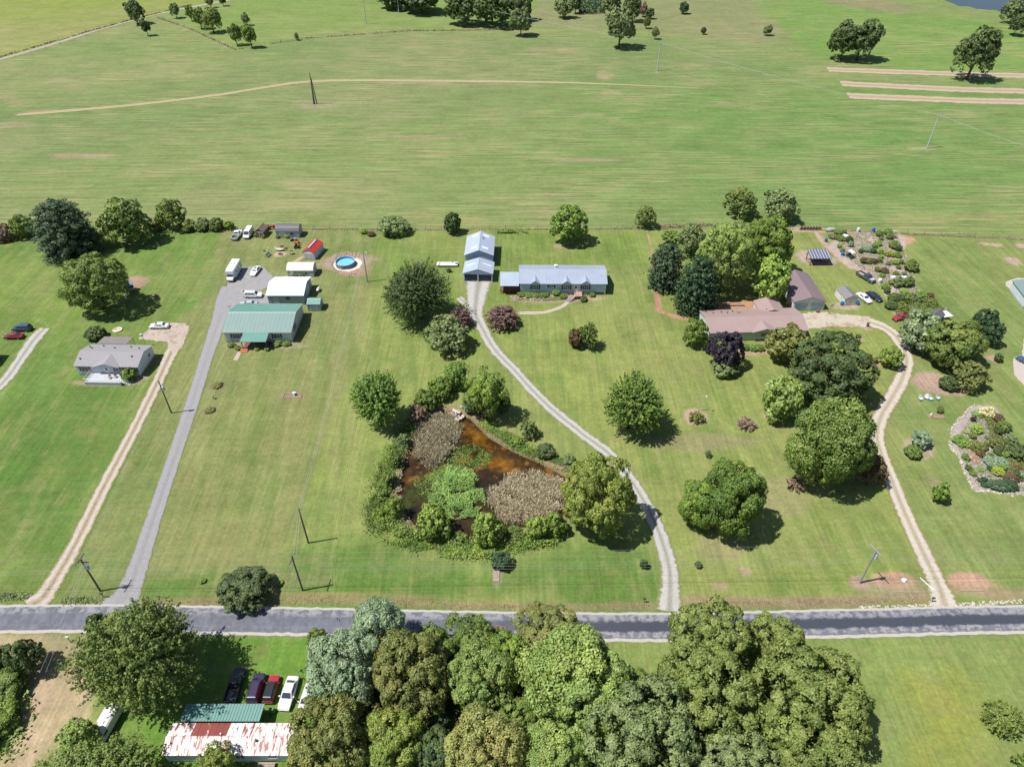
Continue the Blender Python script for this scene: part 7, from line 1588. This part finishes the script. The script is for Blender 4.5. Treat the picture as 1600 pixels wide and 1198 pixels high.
for (px, py, l, c) in ((162,933,'black roadside mailbox beside the grey asphalt driveway',M_vent),(19,934,'dark leaning mailbox by the road at the far left',M_vent),(1455,940,'grey roadside mailbox left of the right driveway mouth',M_vent),(109,1001,'white topped mailbox on the brown field side of the road',M_wb),(1006,941,'thin dark mailbox by the road near the middle driveway',M_vent)):
    p = at(px, py); t = thing('mailbox', l, 'mailbox', p, random.uniform(-.2,.2)); MB().box(-.05,.05,-.05,.05,0,1.05).build('post', M_wood, t)
    m = MB(); m.loft([[(x*1., -.12, 1.06), (x, -.12, 1.2), (x, -.07, 1.29), (x, .07, 1.29), (x, .12, 1.2), (x, .12, 1.06)] for x in (-.27,.27)]); m.build('box', c, t); MB().box(.0,.03,.12,.15,1.15,1.4).build('flag', M_rd, t)
for k, (px, py) in enumerate(((1399,899),(1405,915))):
    pass
p = at(1412,905); t = thing('white_marker_board', 'white board lying on the bare soil beside the right driveway', 'board', at(1448,912), -1.1); MB().box(-1.4,1.4,-.1,.1,.02,.1).build('panel', M_wb, t)
t = thing('landscape_timber', 'pale timber edging along the road side of the bare soil patch', 'timber', at(1425,925), .0); MB().box(-3.4,3.4,-.08,.08,.0,.14).build('beam', M_wood, t)
t = thing('landscape_timber', 'pale timber edging on the right soil patch beside the driveway mouth', 'timber', at(1519,923), .0); MB().box(-2.0,2.0,-.08,.08,.0,.14).build('beam', M_wood, t)
t = thing('flagstone', 'pale rock lying on the bare soil left of the right driveway', 'rock', at(1412,907)); MB().ball((0,0,.2),.55,.4,.3,8,5,.25).build('stone', M_wb, t)
# wood pile and tarp heap on the back fence
p = at(1266,359); t = thing('firewood_stack', 'long stack of firewood on the back fence right of the maples', 'firewood', p, -.02)
for r_ in range(4):
    for k in range(22): x = -3.4+k*.31+(r_ % 2)*.15; MB().tube((x,-.3,.14+r_*.27),(x,.3,.14+r_*.27),.13,n=6).build('log', M_brown if (k*r_+k) % 3 else M_wood, t)
p = at(1298,361); t = thing('covered_woodpile', 'low heap under a grey tarpaulin right of the firewood stack', 'woodpile', p, .05); m = MB(); m.ball((0,0,.5),1.9,.8,.65,12,6,.10); m.build('tarpaulin', mat('grey_tarp', (.30,.29,.28), .7, var=.2), t); MB().box(-1.6,1.6,-.6,.6,0,.4).build('log_base', M_brown, t)
p = at(1149,478); t = thing('woodland_bench', 'long pale bench in deep shade behind the mauve roofed house', 'bench', p); MB().box(-2.3,2.3,-.2,.2,.42,.5).build('seat', M_metal, t)
for x in (-2,2): MB().box(x-.1,x+.1,-.15,.15,0,.42).build('leg', M_metal, t)
bench(890,383,.1,'small grey bench in the shade of the round tree behind the blue house',M_metal,1.6)
t = thing('basketball_hoop', 'basketball hoop on a post at the right corner of the mauve garage', 'basketball hoop', at(1294,491), .3)
MB().tube((0,0,0),(0,0,3.0),.06).build('post', M_metal, t); MB().box(-.6,.6,-.35,-.3,2.6,3.5).build('backboard', M_wb, t)
for k in range(10): a = k*.628; MB().tube((.23*math.cos(a),-.6+.23*math.sin(a),2.75),(.23*math.cos(a+.628),-.6+.23*math.sin(a+.628),2.75),.02).build('hoop', M_or, t)
t = thing('burn_barrel', 'rusty dark fire bowl on the gravel in front of the mauve garage', 'fire bowl', at(1277,487.5)); MB().loft([[(r_*math.cos(2*math.pi*i/10), r_*math.sin(2*math.pi*i/10), z_) for i in range(10)] for z_, r_ in ((.1,.2),(.25,.5),(.45,.6))]).build('bowl', M_brown, t); MB().tube((0,0,0),(0,0,.12),.35,n=8).build('stand', M_vent, t)
# greenhouse bench rows in the vegetable garden
t = thing('row_cover', 'long white fabric row cover over a bed in the vegetable garden', 'row cover', at(1406,434), -.03)
m = MB(); n = 18
for i in range(n+1):
    x = -2.9+5.8*i/n; hh_ = .5+.12*math.sin(i*1.9)+random.uniform(-.05,.05)
    for j in range(7): a = math.pi*j/6; m.v.append((x, -.7*math.cos(a), .02+hh_*math.sin(a)))
m.f += [(i*7+j,(i+1)*7+j,(i+1)*7+j+1,i*7+j+1) for i in range(n) for j in range(6)]; m.build('fabric', mat('row_cover_fabric', (.50,.53,.58), .8), t)
# garden plants, bed by bed
def plant(px, py, w, hgt, style, colr, label, cat='plant', size='S', group=None):
    p = at(px, py); me = crown(style, size, ntree % 3); t = thing('garden_plant', label, cat, p, 0, group)
    if not me.materials: me.materials.append(LEAF[colr])
    c = link('foliage', me, t, (0, 0, hgt*.45), random.uniform(0, 6), (w/2, w/2*random.uniform(.8, 1.1), hgt*.55)); c.material_slots[0].link = 'OBJECT'; c.material_slots[0].material = LEAF[colr]
    m = trunk_mesh(1); link('stem', m, t, (0, 0, -.02), 0, (w*.6, w*.6, hgt*.8)); return t
CN = {'green': 'mid green', 'bright': 'bright green', 'lime': 'lime green', 'grey': 'grey-green', 'sage': 'silvery green', 'olive': 'olive green', 'rust': 'reddish brown', 'deep': 'dark blue-green', 'dark': 'dark green', 'yellow': 'yellow flowering', 'cream': 'creamy white flowering', 'brown': 'dry brown', 'mid': 'leafy green', 'bronze': 'bronze', 'blue': 'blue-green', 'purple': 'dark purplish', 'pale': 'pale mint'}
VG = [(1302,371,3.4,1.2,'grey','at the upper left end near the tarpaulin heap'),(1312,373,3.6,1.2,'green','above the white garden tub'),(1308,364,2.6,1.5,'bright','right against the back fence by the tarpaulin heap'),(1318,364,2.0,1.3,'olive','on the back fence behind the garden tub'),
 (1326,376,2.4,1.6,'deep','right of the white garden tub'),(1328,384,2.2,1.6,'sage','above the golf cart'),(1311,386,1.9,1.1,'bright','upper end of the narrow bed left of the golf cart'),(1315,392,1.9,1.1,'bright','lower end of the narrow bed left of the golf cart'),
 (1373,368,2.4,1.9,'green','in the upper right corner next to the blue barrel'),(1376,374,1.6,1.2,'grey','below the bush at the blue barrel'),(1386,366,2.6,2.2,'bright','tallest of the row at the upper right'),(1389,372,2.4,2.0,'green','second in the upper right row'),
 (1350,391,2.4,1.4,'sage','left in the grey middle bed'),(1357,392,2.6,1.6,'sage','centre of the grey middle bed'),(1344,394,1.6,1.2,'deep','small at the left of the grey middle bed'),(1363,394,2.2,1.4,'deep','right in the grey middle bed'),
 (1372,382,2.4,1.5,'lime','upper middle near the dry patch'),(1366,386,2.0,1.3,'bright','between the grey bed and upper middle clump'),(1396,386,3.2,2.2,'green','large one above the yellow flowers'),(1403,391,2.2,1.7,'deep','at the right edge above the yellow flowers'),
 (1374,395,2.4,1.6,'lime','left start of the yellow flower row'),(1386,398,2.4,1.3,'yellow','left in the yellow flower row'),(1394,399,2.4,1.3,'yellow','middle in the yellow flower row'),(1402,400,2.4,1.3,'olive','right in the yellow flower row'),
 (1349,409,2.6,1.5,'rust','left in the long red-brown bed'),(1356,410,2.6,1.5,'bronze','middle in the long red-brown bed'),(1363,410,2.6,1.5,'rust','right in the long red-brown bed'),(1374,409,1.9,1.5,'green','tall narrow one right of the red-brown bed'),
 (1376,402,1.8,1.2,'pale','between yellow row and tall narrow plant'),(1387,413,1.6,1.2,'grey','small one left of the lower lime patch'),(1398,411,2.6,1.3,'lime','in the lower right bed by the round bush'),(1407,411,2.0,1.5,'grey','right side of the lower right bed'),(1403,418,2.0,.9,'olive','lowest of the lower right bed'),
 (1370,423,2.0,1.3,'bronze','left of pair above the pale barrel'),(1381,424,2.6,1.3,'rust','right of pair above the pale barrel'),(1378,431,2.0,.9,'bright','low, directly above the pale barrel'),(1399,428,2.2,1.0,'olive','behind the white row cover, left'),(1412,428,1.8,1.0,'grey','behind the white row cover, right'),
 (1382,450,2.6,1.7,'bright','right of the dark navy sedan, upper one'),(1385,457,2.2,1.5,'dark','right of the dark navy sedan, lower one'),(1391,443,2.0,1.2,'green','left below the row cover'),(1402,446,4.0,2.8,'grey','large rounded, below the row cover'),(1418,445,4.0,2.6,'olive','large rounded, right of the grey one below the row cover'),(1412,456,2.6,1.2,'lime','low yellow-green, between two large rounded shrubs'),
 (1393,468,3.8,2.2,'olive','left end of the big hedge above the red pickup'),(1403,472,4.0,2.4,'dark','second in the big hedge above the red pickup'),(1414,470,4.0,2.4,'olive','third in the big hedge above the red pickup'),(1426,471,4.0,2.4,'grey','fourth in the big hedge above the red pickup'),(1438,466,3.6,2.2,'bright','fifth in the big hedge, upper one'),(1450,476,4.2,2.2,'green','right end of the big hedge beside the tent'),(1390,480,3.0,1.8,'dark','lower left end of the big hedge'),(1408,482,3.6,1.9,'green','lower middle of the big hedge'),(1452,464,2.2,1.4,'rust','above the right end of the big hedge'),
 (1398,371,1.0,.8,'grey','small stalky by the back fence')]
for (px, py, w, hh_, c, l) in VG: plant(px, py+1, w, hh_, 'broad' if w > 2.2 else 'airy', c, f'{CN[c]} garden plant {l}', 'plant' if w < 3 else 'shrub', 'S' if w < 3.5 else 'M')
FB = [(1541,648,3.6,2.0,'cream','at the top corner of the flower island','shrub'),(1523,646,2.0,.6,'pale','flat patch beside the creamy shrub'),(1519,657,1.4,1.3,'purple','below the flat pale patch'),(1532,651,1.4,.6,'olive','left under the creamy shrub'),(1543,655,1.6,.7,'olive','right under the creamy shrub'),
 (1524,672,3.0,1.4,'lime','upper middle of the flower island'),(1509,675,1.6,.6,'pale','low pale disc left of the lime clump'),(1500,690,3.8,1.2,'bright','large low mound at the left corner of the flower island'),(1518,682,2.0,1.2,'bronze','between bright mound and lime clump'),
 (1558,656,2.6,1.6,'rust','upper right edge of the flower island'),(1566,670,3.0,2.0,'olive','right edge below the rust shrub'),(1558,676,2.2,1.6,'dark','dark gap left of the right edge olive shrub'),(1576,690,3.0,1.8,'grey','right edge middle of the flower island'),
 (1543,662,1.0,.6,'green','first small tuft on the gravel strip'),(1545,669,1.0,.6,'olive','second small tuft on the gravel strip'),(1541,684,1.2,.7,'green','third small tuft on the gravel strip'),(1540,694,1.4,.8,'olive','fourth small tuft on the gravel strip'),(1539,702,1.4,.9,'dark','fifth small tuft on the gravel strip'),
 (1524,700,3.2,1.5,'bronze','centre left of the flower island'),(1530,710,2.4,1.2,'rust','below the bronze centre shrub'),(1554,696,3.2,1.9,'bronze','centre right of the flower island'),(1560,706,2.6,1.4,'dark','beside the small bright yellow-green clump'),(1568,711,2.0,1.2,'bright','small and vivid, right of centre'),(1546,712,1.6,.9,'green','low in the middle of the flower island'),
 (1591,712,5.0,2.6,'dark','big rounded at the right edge of the flower island'),(1508,716,2.0,1.1,'olive','left side above the white stone'),(1512,732,1.8,.9,'dark','left side, low dark mound'),(1519,740,1.8,.8,'olive','left side under the low dark mound'),(1531,734,1.6,.8,'lime','small lime tuft left of the silvery patch'),
 (1546,722,3.4,1.2,'sage','left half of the silvery patch'),(1560,724,3.4,1.2,'sage','right half of the silvery patch'),(1557,738,2.6,1.3,'yellow','vivid yellow-green triangle clump'),(1564,732,2.0,1.2,'bright','right behind the yellow clump'),(1546,733,1.6,.9,'deep','left of the yellow clump'),
 (1529,750,1.2,.7,'dark','first tiny ball in the bottom row'),(1537,749,1.4,.7,'deep','second tiny ball in the bottom row'),(1547,752,1.3,.7,'olive','third tiny ball in the bottom row'),(1538,758,2.0,.8,'deep','low ball under the second tiny ball'),(1553,760,3.0,1.3,'blue','left of the long blue-green hedge at the bottom'),(1564,761,3.0,1.3,'blue','middle of the long blue-green hedge at the bottom'),(1576,761,3.0,1.4,'deep','right of the long blue-green hedge at the bottom'),
 (1578,750,2.8,1.5,'rust','above the right end of the bottom hedge'),(1589,745,2.4,1.4,'dark','dark clump near the bottom right of the island'),(1590,735,2.4,1.0,'rust','reddish clump near the right picture edge'),(1597,745,2.4,1.2,'sage','pale clump at the right picture edge')]
for q in FB: px, py, w, hh_, c, l = q[:6]; plant(px, py+1, w, hh_, 'broad' if w > 2.4 else 'airy', c, f'{CN[c]} plant {l}', q[6] if len(q) > 6 else 'plant', 'S' if w < 3.5 else 'M')
HB = [(815,461,3.0,1.0,'green','at the left end of the bed under the blue house wall'),(826,462,3.0,.8,'olive','second in the bed under the blue house wall'),(838,463,3.0,.8,'green','third in the bed under the blue house wall'),(850,462,3.0,.9,'olive','under the small window of the blue house'),(869,460,2.6,1.7,'bright','tall, left of the blue house stairs'),(880,465,2.2,1.0,'green','at the foot of the blue house stairs'),(912,470,2.4,1.2,'dark','round, right of the blue house stairs'),(925,463,2.0,.9,'olive','against the right part of the blue house wall'),
 (701,425,1.9,1.6,'grey','round dull bush below the white lidded box'),(714,415,1.2,1.0,'green','small at the right end of the white lidded box'),(362,541,2.2,1.0,'green','left of the green house porch steps'),(372,546,2.0,.9,'olive','in front of the brick porch steps'),(402,547,1.6,.8,'lime','small, below the middle of the porch'),(418,547,1.6,.8,'olive','small, below the right end of the porch'),(434,539,2.6,1.0,'green','against the wall right of the porch'),(448,539,2.2,.9,'olive','against the right front wall of the green roofed house'),
 (463,429,3.4,1.6,'green','between the long white shed and the workshop'),(474,431,2.4,1.3,'olive','right of the shrub behind the workshop'),(340,603,2.6,.6,'bronze','upper low flower patch beside the grey driveway'),(328,642,2.4,.6,'bronze','lower low flower patch beside the grey driveway'),(568,364,2.6,1.6,'lime','tall stalky on the back fence right of the pool'),(580,368,2.6,1.3,'rust','brownish on the back fence right of the stalky one'),
 (1164,545,2.6,1.2,'green','first in the bed under the mauve house windows'),(1175,546,2.6,1.2,'bright','second in the bed under the mauve house windows'),(1186,546,2.6,1.2,'green','third in the bed under the mauve house windows'),(1366,566,2.0,1.7,'green','right of the red garden bench'),(1341,527,1.3,1.0,'green','on the upper small bare ring inside the driveway'),(1355,510,.9,1.4,'grey','tiny sapling on the ring beside the gravel yard'),
 (400,370,1.6,1.1,'green','at the left foot of the brown shed doors'),(412,372,1.6,1.0,'olive','at the right foot of the brown shed doors'),(434,372,1.6,1.0,'green','left below the dark grey shed'),(449,372,1.8,1.2,'lime','right of the dark grey shed ramp'),(1240,478,1.8,1.3,'green','beside the tank behind the mauve garage'),(765,375,1.2,1.4,'bronze','at the back corner of the blue garage')]
for (px, py, w, hh_, c, l) in HB: plant(px, py, w, hh_, 'airy' if w < 2.2 else 'broad', c, f'{CN[c]} plant {l}')
t = thing('garden_rock', 'pale blue-white painted rock in the flower island', 'rock', at(1514,716)); MB().ball((0,0,.2),.45,.4,.35,8,5,.2).build('stone', mat('pale_blue_rock', (.5,.58,.6), .7), t)
t = thing('horse_shed', 'tiny pale shelter at the far top edge among dark trees', 'shelter', at(668,9), .2); MB().box(-3,3,-2,2,0,2.6).build('wall', mat('cream_wall', (.55,.5,.45)), t); MB().box(-3.3,3.3,-2.3,2.3,2.61,2.8).build('roof', M_white, t)
